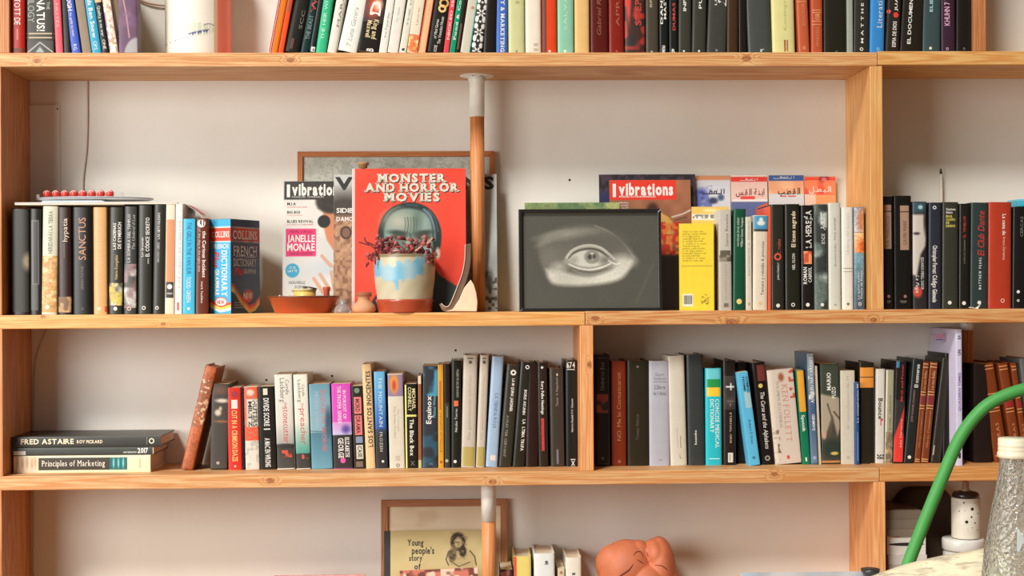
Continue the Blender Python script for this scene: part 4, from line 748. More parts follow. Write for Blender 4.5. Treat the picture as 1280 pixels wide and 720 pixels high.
B(3, 487, 506.2, 484.2, 467.4, (214, 206, 188), 'cream paperback with small orange and purple painting at head', [('a', 468.5, 495.5, pg), ('t', 'The Golden Pavilion', 'D', 508, 548, .35, .48, (170, 162, 144)), ('t', 'Sea Voyager', 'D', 512, 540, .6, .72, (190, 182, 164), AU), ('e', 582, .55, 2.4, (140, 130, 110), .5), ('b', 570, 576, (190, 180, 160), .4, .7, 'fine_print')], hard=False, d=.12)
B(3, 507.2, 522.4, 505.6, 480, (44, 42, 36), 'black paperback with yellow edges and yellow condensed name', [('b', 481, 585.4, (216, 214, 120), 0, .13), ('b', 518.5, 521, (216, 214, 120), .1, 1), ('t', 'MICHAEL', 'D', 486, 512, .62, .9, (216, 206, 150), AB), ('t', 'CONNELLY', 'D', 484, 514, .28, .56, (216, 206, 150), AB), ('t', 'The Black Box', 'D', 524, 570, .38, .72, W, BD), ('t', 'X', 'H', 576, 582, .4, .75, (120, 120, 110))], hard=False, d=.12)
B(3, 522.9, 527.4, 522.6, 469.6, (150, 96, 64), 'thin brown paperback between the black and the deep blue ones', [('b', 470, 480, (222, 200, 170)), ('b', 575, 585, (190, 180, 120))], hard=False, d=.12)
def eq(cv): cv.a[:] = (36, 44, 52); cv.mott((70, 150, 180), 10, .42, 4, box=(0, 456, 999, 495)); cv.mott((40, 80, 100), 9, .6, 3, box=(0, 540, 999, 590)); return cv
B(3, 528, 547.2, 528.4, 457.6, (36, 44, 52), 'dark blue paperback with large white title running upwards', [('a', 458.5, 585.6, eq), ('t', 'Equinox', 'U', 495, 530, .22, .56, W, BD), ('t', 'Michael White', 'U', 495, 522, .66, .86, (120, 180, 196), AU), ('t', 'X', 'U', 578, 582, .4, .7, (90, 130, 150))], hard=False, d=.12)
B(3, 547.8, 555, 547.2, 456, (214, 156, 52), 'narrow golden-yellow paperback with rusty streaks', [('b', 476, 512, (190, 96, 44), .25, .6), ('t', 'ROTELLO CUPCAT', 'U', 515, 565, .3, .65, (160, 90, 40)), ('b', 576, 579, (170, 70, 40), .3, .7)], hard=False, d=.12)
B(3, 555.6, 563, 554.6, 455, (50, 42, 36), 'narrow dark brown paperback beside the golden-yellow one', [('b', 504, 585.4, (46, 50, 42)), ('b', 508, 522, (120, 124, 104), .4, .6, 'fine_print'), ('e', 576, .4, 2, (170, 170, 150))], hard=False, d=.12)
B(3, 563.4, 575.6, 564, 450.6, (44, 46, 40), 'black hardback with small orange square mid-spine', [('b', 501, 508, (222, 108, 64), .3, .75, 'label_panel'), ('t', 'MUERTE DE ERASMO', 'D', 462, 497, .55, .8, (176, 172, 156)), ('t', 'Nicolas Torres', 'U', 511, 540, .4, .66, SIL, AU), ('e', 577, .45, 2, SIL)])
for a_, b_, c_, lb in ((576.2, 594, 579.2, 'thicker greige hardback with olive foot band, left of the pair'), (594.6, 606, 600, 'slimmer greige hardback with olive foot band, right of the pair')):
    B(3, a_, b_, c_, 444, (196, 186, 170), lb, [('b', 559, 583, (172, 156, 84)), ('t', 'Die gesammelten Schriften', 'U', 470, 550, .38, .6, (170, 162, 144)), ('b', 447.5, 449, (90, 84, 74), .3, .7, 'fine_print'), ('e', 453, .5, 2.2, (90, 84, 74))])
B(3, 606.8, 622, 615, 445.4, (158, 182, 206), 'light blue hardback leaning right, third shelf', [('t', 'LA TIENDA ROJA', 'D', 492, 536, .42, .7, (90, 96, 140), SF), ('b', 569.5, 576, (222, 206, 196), .35, .8, 'label_panel')])
B(3, 622.6, 639.4, 633.4, 455.6, (60, 58, 50), 'black hardback with white ring emblem leaning right, after light blue one', [('t', 'LA MÀQUINA JARDINER', 'D', 474, 515, .5, .72, W, BD), ('t', 'AVÍLES TEIR CERVANT', 'D', 520, 572, .3, .5, (150, 146, 132), AU), ('e', 466.5, .55, 3.6, W, .45)])
B(3, 640.2, 656, 650.4, 452, (48, 48, 42), 'black hardback with bold white capitals leaning right', [('t', 'LA ÚLTIMA TRUFA', 'D', 525, 564, .55, .8, W, BD), ('t', 'BORIS AKUNIN', 'D', 488, 519, .5, .72, SIL, AB), ('e', 459.5, .6, 2.6, W, .55)])
B(3, 656.6, 672.4, 659, 455, (52, 38, 32), 'plain dark brown hardback standing between two black ones, third shelf')
B(3, 673, 686, 671, 453.2, (52, 46, 42), 'black hardback with white title above red arrow-like strip', [('t', 'Rory Fulbe Hennings', 'D', 477, 518, .38, .66, W, BD), ('t', 'EL RELOJ ARENAS', 'D', 523, 564, .34, .62, (200, 62, 54), AB), ('b', 523, 562, (176, 54, 46), .36, .62), ('e', 459.5, .5, 1.6, SIL)])
B(3, 688.4, 706.4, 686.4, 461, (66, 60, 54), 'worn dark grey hardback with faint lettering, second from middle upright', [('t', 'Timor A Napoleon', 'U', 472, 508, .42, .6, (150, 142, 130)), ('b', 467, 470, (200, 190, 170), .5, .6), ('b', 562, 580, (110, 110, 120), .42, .56, 'fine_print')])
B(3, 707.2, 722.6, 706, 450.6, (38, 42, 38), 'black hardback numbered in white at its head, beside middle upright', [('t', '674', 'H', 454, 460, .12, .8, W, BD), ('b', 461.5, 462.3, W, .15, .8), ('t', 'Harriot Roduld V.V. Schuster', 'U', 498, 540, .45, .62, SIL, AU), ('t', 'X', 'H', 576, 582, .45, .75, SIL, BD), ('b', 574, 575, SIL, .4, .8), ('b', 583, 584, SIL, .4, .8)])
# ---------------------------------------------------------------- third shelf, middle compartment
def eco(cv): cv.a[:] = (48, 42, 38); cv.mott((160, 72, 60), 6, .48, 6, box=(cv.x0+3, 493, cv.x0+17, 516)); return cv
B(3, 743.4, 763.4, 743.4, 443.6, (46, 40, 36), 'tall black hardback with reddish figure, right of the middle upright', [('a', 492, 517, eco), ('t', 'Umberto Eco', 'U', 453, 488, .38, .62, (150, 160, 120), SF), ('e', 573, .5, 1.8, (120, 116, 104)), ('b', 447, 580, (90, 82, 74), .9, .92, 'border'), ('b', 447, 448, (90, 82, 74), .1, .9, 'border'), ('b', 579.4, 580, (90, 82, 74), .1, .9, 'border')])
B(3, 765, 783.6, 763.6, 451.4, (128, 56, 34), 'russet-brown hardback beside the tall black one', [('t', 'NO. Me lo Comunicaron', 'U', 466, 551, .34, .62, (176, 120, 84)), ('e', 577, .5, 1.8, (190, 120, 90), .5)])
B(3, 784.4, 811, 784.4, 450.8, (54, 50, 40), 'broad plain olive-black hardback beside the russet one', [('t', 'Tomas Galvez', 'U', 518, 550, .4, .54, (96, 88, 72)), ('e', 458.5, .5, 1.8, (100, 96, 84))])
B(3, 812, 837.8, 810.4, 451.2, (176, 176, 184), 'lavender-grey hardback with small dark lines across the head', [('t', 'Gayet', 'H', 466, 470, .3, .72, (120, 120, 128), SF), ('t', 'Gutierrez', 'H', 471, 475, .22, .8, (120, 120, 128), SF), ('b', 477, 477.8, (120, 120, 130), .2, .85), ('t', 'Llibre', 'H', 481, 486.5, .25, .78, (90, 90, 98), SF), ('t', 'de l Amic', 'H', 489, 494, .2, .84, (100, 100, 108), SF), ('b', 574, 576, (150, 150, 158), .45, .62)])
B(3, 838.4, 859.4, 834.6, 445, (206, 200, 182), 'ivory hardback with worn top and small grey foot print', [('t', 'L', 'H', 568, 573, .55, .65, (120, 112, 96)), ('b', 535, 560, (180, 172, 154), .42, .46, 'fine_print'), ('b', 545, 560, (160, 150, 134), .6, .66, 'fine_print')])
B(3, 860.6, 881.6, 858, 443.4, (62, 66, 66), 'slate-grey hardback with tiny white sideways word', [('t', 'hosonho', 'U', 538, 556, .38, .52, SIL, BD)])
B(3, 882.4, 903, 881.2, 460.4, (48, 168, 178), 'turquoise dictionary with green and yellow bands', [('b', 460.8, 474, (92, 180, 186)), ('b', 474, 484.4, (24, 130, 62)), ('b', 484.4, 495.6, (226, 180, 50)), ('t', 'CONCISE MEDICAL', 'D', 499, 560, .6, .85, W, SF), ('t', 'DICTIONARY', 'D', 499, 541, .28, .52, W, SF), ('b', 573, 574, (180, 220, 220), .2, .85, 'fine_print')], g=1.25)
def cross(cv): cv.a[:] = (52, 44, 38); cv.mott((70, 60, 52), 8, .5, 3); c = (cv.x0+cv.x1)/2; cv.rect(c-4.5, 482.5, c+6, 484.5, SIL); cv.rect(c+1, 479, c+2.6, 488, SIL); cv.rect(c-3, 501, c+6, 502, (130, 120, 110)); cv.rect(c+.5, 504, c+1.5, 508, (150, 140, 130)); return cv
B(3, 904.4, 920.6, 904.2, 450.6, (48, 42, 36), 'black hardback with pale cross mark near its head', [('a', 470, 512, cross), ('t', 'ETERNAL GRIS', 'D', 516, 554, .5, .66, (190, 176, 150), AU), ('b', 566, 578, (214, 208, 196), .35, .75, 'label_panel'), ('b', 568, 576, K, .48, .52, 'fine_print')], d=.125)
B(3, 921, 935.4, 919.6, 453, (36, 31, 27), 'black hardback half hidden behind the leaning light blue one', d=.10, Y=.10)
B(3, 936.6, 950.8, 920.8, 466, (96, 180, 214), 'light blue paperback leaning left against a black hardback', [('t', 'COMING', 'D', 472, 492, .72, .92, K, BD), ('t', 'HOME', 'D', 472, 490, .42, .62, K, BD), ('b', 491, 511, (160, 190, 196), .4, .95, 'label_panel'), ('t', 'Robert D Frost', 'D', 526, 556, .45, .68, (40, 60, 90), AU), ('e', 573, .5, 2, (60, 120, 150))], hard=False, d=.11, Y=.06)
B(3, 951.8, 968.6, 939.4, 453.8, (42, 34, 30), 'black hardback with white handwritten title leaning left', [('t', 'The Curse and the Alphabets', 'D', 491, 562, .42, .76, W, IT), ('b', 457, 477, (110, 46, 36), .35, .95), ('e', 483, .5, 2.8, (216, 180, 90)), ('e', 573.5, .5, 3.4, (150, 146, 134), .5)], d=.12)
def kf(cv):
    cv.a[:] = (206, 192, 176); x0 = cv.x0
    cv.mott((120, 90, 70), 3, .62, 6, box=(x0, 536, x0+9, 582)); cv.mott((196, 90, 76), 3.5, .6, 6, box=(x0+26, 464, x0+34, 500)); cv.ell(x0+17, 473, 3.4, 5, (150, 84, 60), .5); cv.rect(x0, 460, x0+5, 590, (226, 212, 190), 1.5, al=.7); cv.ell(x0+17, 573, 1.8, 2.4, (200, 60, 60), .2); return cv
B(3, 969.4, 1002.4, 958.4, 463.2, (206, 192, 176), 'fat cream paperback with pink floral specks leaning left', [('a', 464, 578.6, kf), ('t', 'KEN FOLLETT', 'D', 482, 554, .5, .74, (198, 134, 120), SF), ('t', 'EN EL UMBRAL DE LA ETERNIDAD', 'D', 478, 536, .3, .42, (150, 130, 116), AU)], hard=False, d=.12)
B(3, 1003.2, 1013.4, 994.6, 463, (30, 118, 86), 'narrow green paperback with yellow upper half leaning left', [('b', 463.6, 515, (226, 160, 48), .12, 1.0), ('t', 'Sputnik', 'D', 519, 540, .3, .7, W, BD), ('t', '1', 'H', 573, 577, .4, .6, W)], hard=False, d=.12)
def dm(cv): cv.grad(440, 500, (150, 160, 166), (90, 110, 130)); cv.grad(500, 520, (70, 100, 134), (60, 90, 126)); cv.grad(520, 590, (64, 92, 122), (110, 134, 150)); cv.mott((200, 204, 200), 5, .62, 4, box=(0, 440, 2000, 505)); return cv
B(3, 1014.2, 1023, 1008.4, 441, (84, 104, 124), 'tall steel-blue book with pale capitals, tallest of its group', [('a', 442, 578.6, dm), ('t', 'ANDREU NAVARRETE', 'U', 446, 504, .25, .75, SIL, BD), ('t', 'DAMNED', 'U', 518, 538, .35, .75, SIL, AB), ('e', 572.5, .5, 2.4, (150, 160, 190))], hard=False, Y=.07, d=.12)
B(3, 1023.4, 1027, 1018, 457.4, (212, 200, 176), 'thin cream booklet right of the tall steel-blue book', hard=False, d=.11)
def puzo(cv):
    x = cv.x0; cv.a[:] = (58, 66, 52); cv.rect(0, 497, 2000, 600, (70, 66, 54)); cv.poly([(x-2, 492), (x+6, 494), (x+26, 498), (x+26, 530), (x+20, 545), (x+14, 520), (x+4, 548), (x-2, 540)], (166, 152, 130), 1.6)
    cv.line([(x+8, 505), (x+14, 525), (x+10, 545)], 2, (90, 84, 66)); cv.line([(x+16, 515), (x+24, 525)], 2, (84, 78, 62)); cv.ell(x+14, 562, 14, 12, (40, 52, 44), .3); cv.ell(x+3, 544, 3, 5, (190, 150, 130), .4); cv.ell(x+16, 567, 5, 2, (206, 180, 90), .3); cv.rect(0, 576, 2000, 590, (196, 130, 76)); return cv
B(3, 1027.6, 1050.8, 1025.4, 455, (58, 66, 52), 'thick paperback with photograph of folded arms in shirt sleeves', [('a', 456, 578.6, puzo), ('t', 'MARIO', 'U', 466, 488, .32, .54, W, BD), ('t', 'PUZO', 'U', 484, 498, .58, .8, W, BD), ('b', 458, 482, (170, 150, 50), .58, .86, 'band')], hard=False, d=.12)
B(3, 1051.4, 1069.4, 1051.4, 463.2, (206, 198, 178), 'plain ivory paperback between photo-covered and navy books', [('t', 'El testamento de M', 'U', 470, 536, .4, .58, (180, 170, 150)), ('b', 570, 574, (180, 172, 150), .4, .6, 'fine_print')], hard=False)
B(3, 1070, 1074.6, 1070, 478, (56, 84, 132), 'thin navy-blue booklet with white vertical lettering', [('t', 'La conspiracion 101', 'U', 480, 528, .25, .8, SIL), ('b', 540, 576, (120, 150, 190), .4, .6, 'fine_print')], hard=False, d=.12, Y=.06)
B(3, 1075.2, 1094, 1075.2, 453.2, (50, 46, 38), 'black hardback with orange label panel at its head', [('b', 459.5, 471, (222, 144, 56), .04, .96, 'label_panel'), ('b', 472, 484.6, (222, 144, 56), .04, .96, 'label_panel')])
B(3, 1094.6, 1105.2, 1095.8, 461.2, (214, 210, 200), 'slim white paperback with black title and red tick', [('t', 'Bounce', 'D', 498, 524, .25, .78, K, BD), ('b', 524, 532, (200, 50, 60), .5, .62), ('b', 523, 526, (200, 50, 60), .62, .8), ('t', '58', 'D', 568, 574, .15, .8, K, BD)], hard=False)
B(3, 1105.8, 1115.8, 1108, 462.4, (164, 160, 134), 'sage-green paperback with brownish lower half, third shelf', [('a', 540, 578.4, blot((150, 130, 104), (190, 160, 120), (120, 104, 84))), ('b', 463, 578, (206, 204, 176), 0, .2), ('t', 'ISABEL CREADA', 'U', 494, 538, .45, .68, (120, 84, 80))], hard=False, d=.12)
def flame(cv): x = cv.x0; cv.a[:] = (46, 44, 42); cv.poly([(x-1, 580), (x+12, 580), (x+12.5, 545), (x+10, 540), (x+13, 505), (x+6, 528), (x+2, 540), (x-1, 552)], (220, 58, 48), .8); return cv
B(33, 1116.6, 1129, 1120.8, 451.2, (46, 44, 42), 'black paperback with red flame shape and red lettering', [('a', 500, 577.6, flame), ('t', 'Mirth and Power', 'U', 456, 502, .5, .74, (190, 50, 46), BD), ('t', 'Julia Navarro', 'U', 524, 560, .55, .78, (240, 170, 160), AU), ('b', 452, 460, (60, 120, 160), 0, .3)], hard=False, d=.12)
B(33, 1129.6, 1142.4, 1141.4, 448, (46, 50, 48), 'black hardback with white rounded title leaning right', [('t', 'El converso', 'U', 456, 485, .35, .72, W, BD), ('t', 'JOSÉ MANUEL FAJARDO', 'U', 488, 528, .3, .5, (170, 120, 110), AU), ('e', 572, .5, 2.2, W)], d=.12)
for a_, b_, c_, lb in ((1143, 1150.6, 1154.4, 'narrower brown leather volume with gilt lines, left of the leaning pair'), (1151.2, 1161.4, 1163, 'wider brown leather volume with gilt lines, right of the leaning pair')):
    B(33, a_, b_, c_, 452, (122, 66, 40), lb, leather((455, 459, 490, 493.5, 507, 510.5, 574, 576.5), (214, 160, 106))+[('t', 'Las mas Bellas', 'U', 464, 488, .35, .7, (226, 176, 120), SF), ('b', 495, 505, (120, 40, 34), .05, .95, 'label_panel'), ('t', 'Obras Completas', 'U', 514, 560, .4, .66, (200, 140, 96), SF)], d=.12)
B(33, 1163.4, 1176.6, 1178.6, 447, (54, 50, 44), 'dark grey hardback leaning right before the tall lavender one', [('b', 558, 570, (160, 150, 130), .1, .2, 'fine_print')], d=.12)
B(33, 1178, 1193.8, 1181.4, 441.4, (38, 34, 28), 'plain black hardback directly left of the tall lavender one', d=.12)
def lav(cv): x = cv.x0; cv.a[:] = (206, 200, 222); return cv
tb = B(33, 1195.6, 1203.6, 1195.2, 411.6, (206, 200, 222), 'tall thin lavender-white book rising above its neighbours', [('t', 'BA', 'U', 419, 424, .3, .8, K, BD), ('t', 'UN', 'U', 437, 444, .3, .8, K, BD), ('t', 'QUADERN TEMES', 'U', 466, 514, .35, .75, (120, 84, 160), BD), ('b', 566, 573, K, .3, .7)], hard=False, Y=.02, d=.172)
# clear film wrapper on its left side
box('clear_wrapper', -.0335, -.0008, .06, .0606, .262, .2785, plain((176, 160, 170), .3), tb)
put_band(lambda s, t, o: (-.033+s, .06-o, t), tb, .010, .028, .270, .275, (196, 120, 160), 'band', nx=1, g=1.1)
put_band(lambda s, t, o: (-.033+s, .06-o, t), tb, .010, .026, .264, .2662, (90, 80, 150), 'band', nx=1, g=1.1)
B(33, 1217, 1241, 1217, 455, (46, 36, 30), 'black-brown hardback half in shadow right of the lavender one', d=.12)
for a_, b_, c_, t_, lb in ((1244, 1262.4, 1224.6, 455.4, 'big brown leather volume with gilt lines, leaning left beside black-brown one'), (1267.4, 1280.4, 1247.4, 455, 'brown leather volume with gilt lines leaning left, middle of three'), (1281, 1288.4, 1263.2, 454, 'narrow brown leather volume leaning left at the right border')):
    B(33, a_, b_, c_, t_, (124, 64, 38), lb, leather((458, 462, 493, 497, 511, 515, 570), (214, 150, 96))+([('b', 503, 509, (150, 30, 30), .1, .9, 'label_panel')] if a_ > 1265 else [])+[('t', 'OBRAS', 'U', 530, 560, .4, .66, (190, 130, 86), SF)], d=.12)
B(33, 1290, 1300.4, 1274.6, 448.6, (100, 100, 98), 'grey hardback leaning left at the right border of the third shelf', d=.12)
# ---------------------------------------------------------------- books on the bottom shelf
B(4, 624.5, 640.4, 625, 712, (60, 44, 40), 'low dark book with pink torn top behind the wooden pole', [('a', 712.5, 760, blot((70, 50, 46), (200, 130, 120), sc=5, th=.58))], hard=False, Y=.085)
B(4, 642.6, 664.4, 642.4, 695.6, (226, 208, 120), 'pale yellow book with red left edge, bottom shelf', [('b', 696, 778, (214, 82, 54), 0, .16)], Y=.08)
B(4, 668.6, 694.6, 667.4, 692, (220, 222, 218), 'white book with frayed sagging top, bottom shelf', [('e', 703, .6, 2, (90, 92, 96)), ('b', 705, 706, (110, 110, 110), .5, .7)], Y=.075, hard=True)
B(4, 696.6, 705.6, 697, 710.6, (206, 190, 160), 'small beige book between two white ones, bottom shelf', [('e', 716, .5, 2, (160, 120, 90))], hard=False, Y=.085)
B(4, 707.6, 727.4, 707, 697, (222, 216, 200), 'cream-white book at the right of the small group', [('b', 716, 719, (90, 90, 90), .4, .6)], Y=.08)
# ---------------------------------------------------------------- flat magazines and framed pictures
def flatthing(name, label, cat, x0, x1, top, base, Z, Y, th, phi, cvfn, cov, texts=(), group=None, g=1.0, res=1.4, rough=.4, part='cover', back=.0, roll=0, print_name='picture', edge=(226, 218, 204)):
    """upright booklet, sleeve or sheet facing the room, leaning back by phi"""
    A = at(x0, base, Y); C = at(x1, base, Y); T = at(x0, top, Y+math.tan(phi)*.25)
    w_ = C.x-A.x; h = (T.z-Z)/math.cos(phi)
    root = thing(name, label, cat, group, loc=(A.x, Y, Z), rot=(-phi, roll, 0))
    if th > .003:
        box(part, 0, w_, 0, .0006, 0, h, plain(cov, rough, g), root); box('pages', .0004, w_-.0006, .0007, th-.0007, .0005, h-.0006, pagemat(), root); box('back_cover', 0, w_, th-.0006, th, 0, h, plain(cov, rough, g), root)
    else: box(part, 0, w_, 0, th, 0, h, plain(cov, rough, g), root)
    sf = lambda s, t, o: (s, -o, t)
    S = lambda px: (px-x0)/(x1-x0)*w_; TT = lambda py: (base-py)/(base-top)*h
    if cvfn:
        cv = cvfn(Cv(x0, top, x1, base, cov, res)); put_art(sf, root, cv, .0002, w_-.0002, .0002, h-.0002, g=g, rough=rough, name=print_name)
    for it in texts:
        s, xa, xb, ya, yb, c_ = it[:6]; op = it[6] if len(it) > 6 else {}
        put_text(sf, root, s, 'H', S(xa), S(xb), TT(yb), TT(ya), c_, g=g, off=op.get('off', .0005), **{k: v for k, v in op.items() if k != 'off'})
    return root, sf, S, TT, w_, h
def frame(name, label, x0, x1, top, base, Z, Y, phi, bw, col, grain_, depth, cvfn, inner=(180, 180, 168), glassy=False, pic='picture', g=1.0, texts=()):
    A = at(x0, base, Y); C = at(x1, base, Y); T = at(x0, top, Y+math.tan(phi)*.2); w_ = C.x-A.x; h = (T.z-Z)/math.cos(phi)
    root = thing(name, label, 'framed picture', loc=(A.x, Y, Z), rot=(-phi, 0, 0))
    for k, (ax, bx, az, bz) in enumerate(((0, w_, 0, 0), (0, w_, h, h), (0, 0, 0, h), (w_, w_, 0, h))):
        if k < 2:
            z0, s = (0, 1) if k == 0 else (h, -1)
            P = [(0, z0), (w_, z0), (w_-bw, z0+s*bw), (bw, z0+s*bw)]
        else:
            xq, s = (0, 1) if k == 2 else (w_, -1)
            P = [(xq, 0), (xq, h), (xq+s*bw, h-bw), (xq+s*bw, bw)]
        V = [(x, 0, z) for x, z in P]+[(x, depth, z) for x, z in P]
        Fc = [(0, 1, 2, 3), (7, 6, 5, 4), (0, 4, 5, 1), (1, 5, 6, 2), (2, 6, 7, 3), (3, 7, 4, 0)]
        o = obj('frame_rail', V, Fc, wood(0 if k < 2 else 2, col, grain_, seed=40+k) if grain_ else plain(col, .25, coat=.4), root)
        bm = o.modifiers.new('b', 'BEVEL'); bm.width = .0008; bm.segments = 2
    box('backing', bw*.6, w_-bw*.6, depth*.55, depth*.9, bw*.6, h-bw*.6, plain(inner, .6, g), root)
    sf = lambda s, t, o: (s, depth*.55-o, t)
    S = lambda px: (px-x0)/(x1-x0)*w_; TT = lambda py: (base-py)/(base-top)*h
    if cvfn:
        bx = bw/w_*(x1-x0); bz = bw/h*(base-top)
        cv = cvfn(Cv(x0+bx, top+bz, x1-bx, base-bz, inner, 1.6)); put_art(sf, root, cv, bw, w_-bw, bw, h-bw, name=pic, off=.0004, g=g, rough=.5)
    if glassy:
        m, t, b = nt('picture_glass'); setp(b, base_color=(1, 1, 1, 1), roughness=.02, trans=1.0, ior=1.12); b.inputs['Specular IOR Level'].default_value = .35
        box('glass_pane', bw*.8, w_-bw*.8, depth*.2, depth*.2+.001, bw*.8, h-bw*.8, m, root)
    return root
def dots(cv):
    cv.a[:] = (176, 178, 164); cv.mott((196, 196, 182), 9, .5, 2); cv.mott((150, 152, 140), 2.2, .62, 5, al=.5); return cv
fr = frame('picture_frame', 'orange-brown wooden frame with speckled grey sheet behind the magazines', 371.5, 619.5, 189, 391, ZT2, .172, .05, .0118, (206, 136, 78), (176, 104, 56), .010, dots)
q = at(455.5, 206, .155)
hg = thing('cork_stopper', 'small brown cork standing on top edge of the red book', 'cork', loc=(q.x, .118, at(455, 210.5, .118).z+.0005))
lathe('body', [(0, 0), (.0085, 0), (.0095, .006), (.0125, .008), (.0125, .0125), (0, .0125)], plain((170, 130, 84), .8), hg, n=20)
# big record sleeve, second magazine
def vibs(cv):
    cv.a[:] = (168, 172, 168); cv.mott((190, 192, 186), 16, .5, 2)
    cv.ell(430, 262, 34, 22, (66, 60, 54), .5); cv.rect(414, 270, 470, 392, (170, 128, 96), 4); cv.mott((110, 76, 58), 3.2, .55, 5, al=.6, box=(414, 272, 470, 392)); cv.mott((206, 170, 134), 5, .6, 4, al=.5, box=(414, 272, 470, 392))
    for sx in (432, 447): cv.ell(sx, 291, 7, 8, (50, 42, 36), .12); cv.ell(sx, 291, 5.2, 6.2, (124, 92, 70), .1)
    cv.line([(439, 284), (446, 300), (444, 318)], 1.4, (50, 42, 36))
    cv.ell(612, 350, 4, 10, (70, 70, 64), .8); cv.mott((90, 88, 80), 4, .6, 5, box=(600, 340, 622, 388)); return cv
flatthing('record_sleeve', 'large grey sleeve with black title letters behind the red book', 'record sleeve', 416.5, 622, 218, 390, ZT2, .128, .003, .11, vibs, (168, 172, 168),
  [('VIBRATION', 418, 601, 221, 236.5, K, dict(bold=2)), ('S', 605, 619, 221, 236.5, K, dict(bold=2)), ('SIDIBÉ', 420, 446, 260, 266, W, dict(bold=1)), ('DAMON', 420, 446, 271, 276.5, W, dict(bold=1))], res=1.8)
# music magazine with pink box
def vib1(cv):
    cv.a[:] = (206, 204, 198); cv.mott((220, 216, 206), 20, .5, 2); cv.rect(354, 226, 430, 249.5, (58, 56, 50))
    cv.poly([(404, 256), (440, 252), (440, 340), (426, 328), (416, 312), (408, 300), (403, 280)], (206, 130, 90), 1.2); cv.ell(413, 252, 19, 15, (52, 46, 40), .12); cv.mott((70, 60, 54), 3, .5, 4, al=.4, box=(395, 240, 430, 262))
    cv.ell(404.5, 277, 8, 8, (40, 38, 36), .1); cv.ell(425, 277, 8, 8, (40, 38, 36), .1)
    cv.rect(356.5, 286, 394.5, 320.5, (214, 54, 106)); cv.ell(365, 338, 8.8, 8.8, (62, 156, 190), .06)
    cv.ell(405, 335, 20, 12, (196, 200, 200), .6)
    for a, b_ in (((402, 320), (414, 333)), ((392, 348), (404, 366)), ((400, 343), (412, 362)), ((414, 340), (418, 362))): cv.line([a, b_], 4.4, (206, 160, 134))
    return cv
flatthing('magazine', 'white music magazine with black masthead and pink box, left of the sleeve', 'magazine', 353, 432, 226.5, 390, ZT2, .150, .004, .10, vib1, (206, 204, 198),
  [('I', 357.5, 361.5, 230, 246, W, dict(bold=1)), ('vibrations', 364, 428, 229, 243.8, W, dict(bold=2)), ('MUSIQUES  MONDIALES', 364, 404, 245.4, 247, W), ('M.I.A', 358, 369, 253, 256.5, K, dict(bold=1)), ('PLUS FORTE QUE JAMAIS', 358, 383, 258, 259.6, (206, 60, 90)),
   ('BIG BOI', 358, 374, 263.5, 267, K, dict(bold=1)), ('L ANTI OUTKAST', 358, 377, 268.6, 270, (206, 60, 90)), ('BLUES REVIVAL', 358, 391, 275, 278.5, K, dict(bold=1)), ('DU MALI AU MISSISSIPPI', 358, 391, 280, 281.5, (206, 60, 90)),
   ('NON, J AI LU', 362, 389, 288, 291, (120, 20, 60)), ('JANELLE', 358.5, 393, 293.5, 302.5, W, dict(bold=1)), ('MONAE', 358.5, 393, 304, 313.5, W, dict(bold=1)), ('SANS LIMITE', 361, 390, 315.5, 318.5, (120, 20, 60)),
   ('CD DE', 361, 369, 333, 335.6, W), ('LA FÊTE', 359.5, 371, 337, 340, W, dict(bold=1)), ('NOUVELLE', 361, 381, 351, 354.6, K), ('SCENE', 368, 381, 356.5, 360, K), ('TRIBALE', 364, 376, 362, 365, K)], res=1.7)
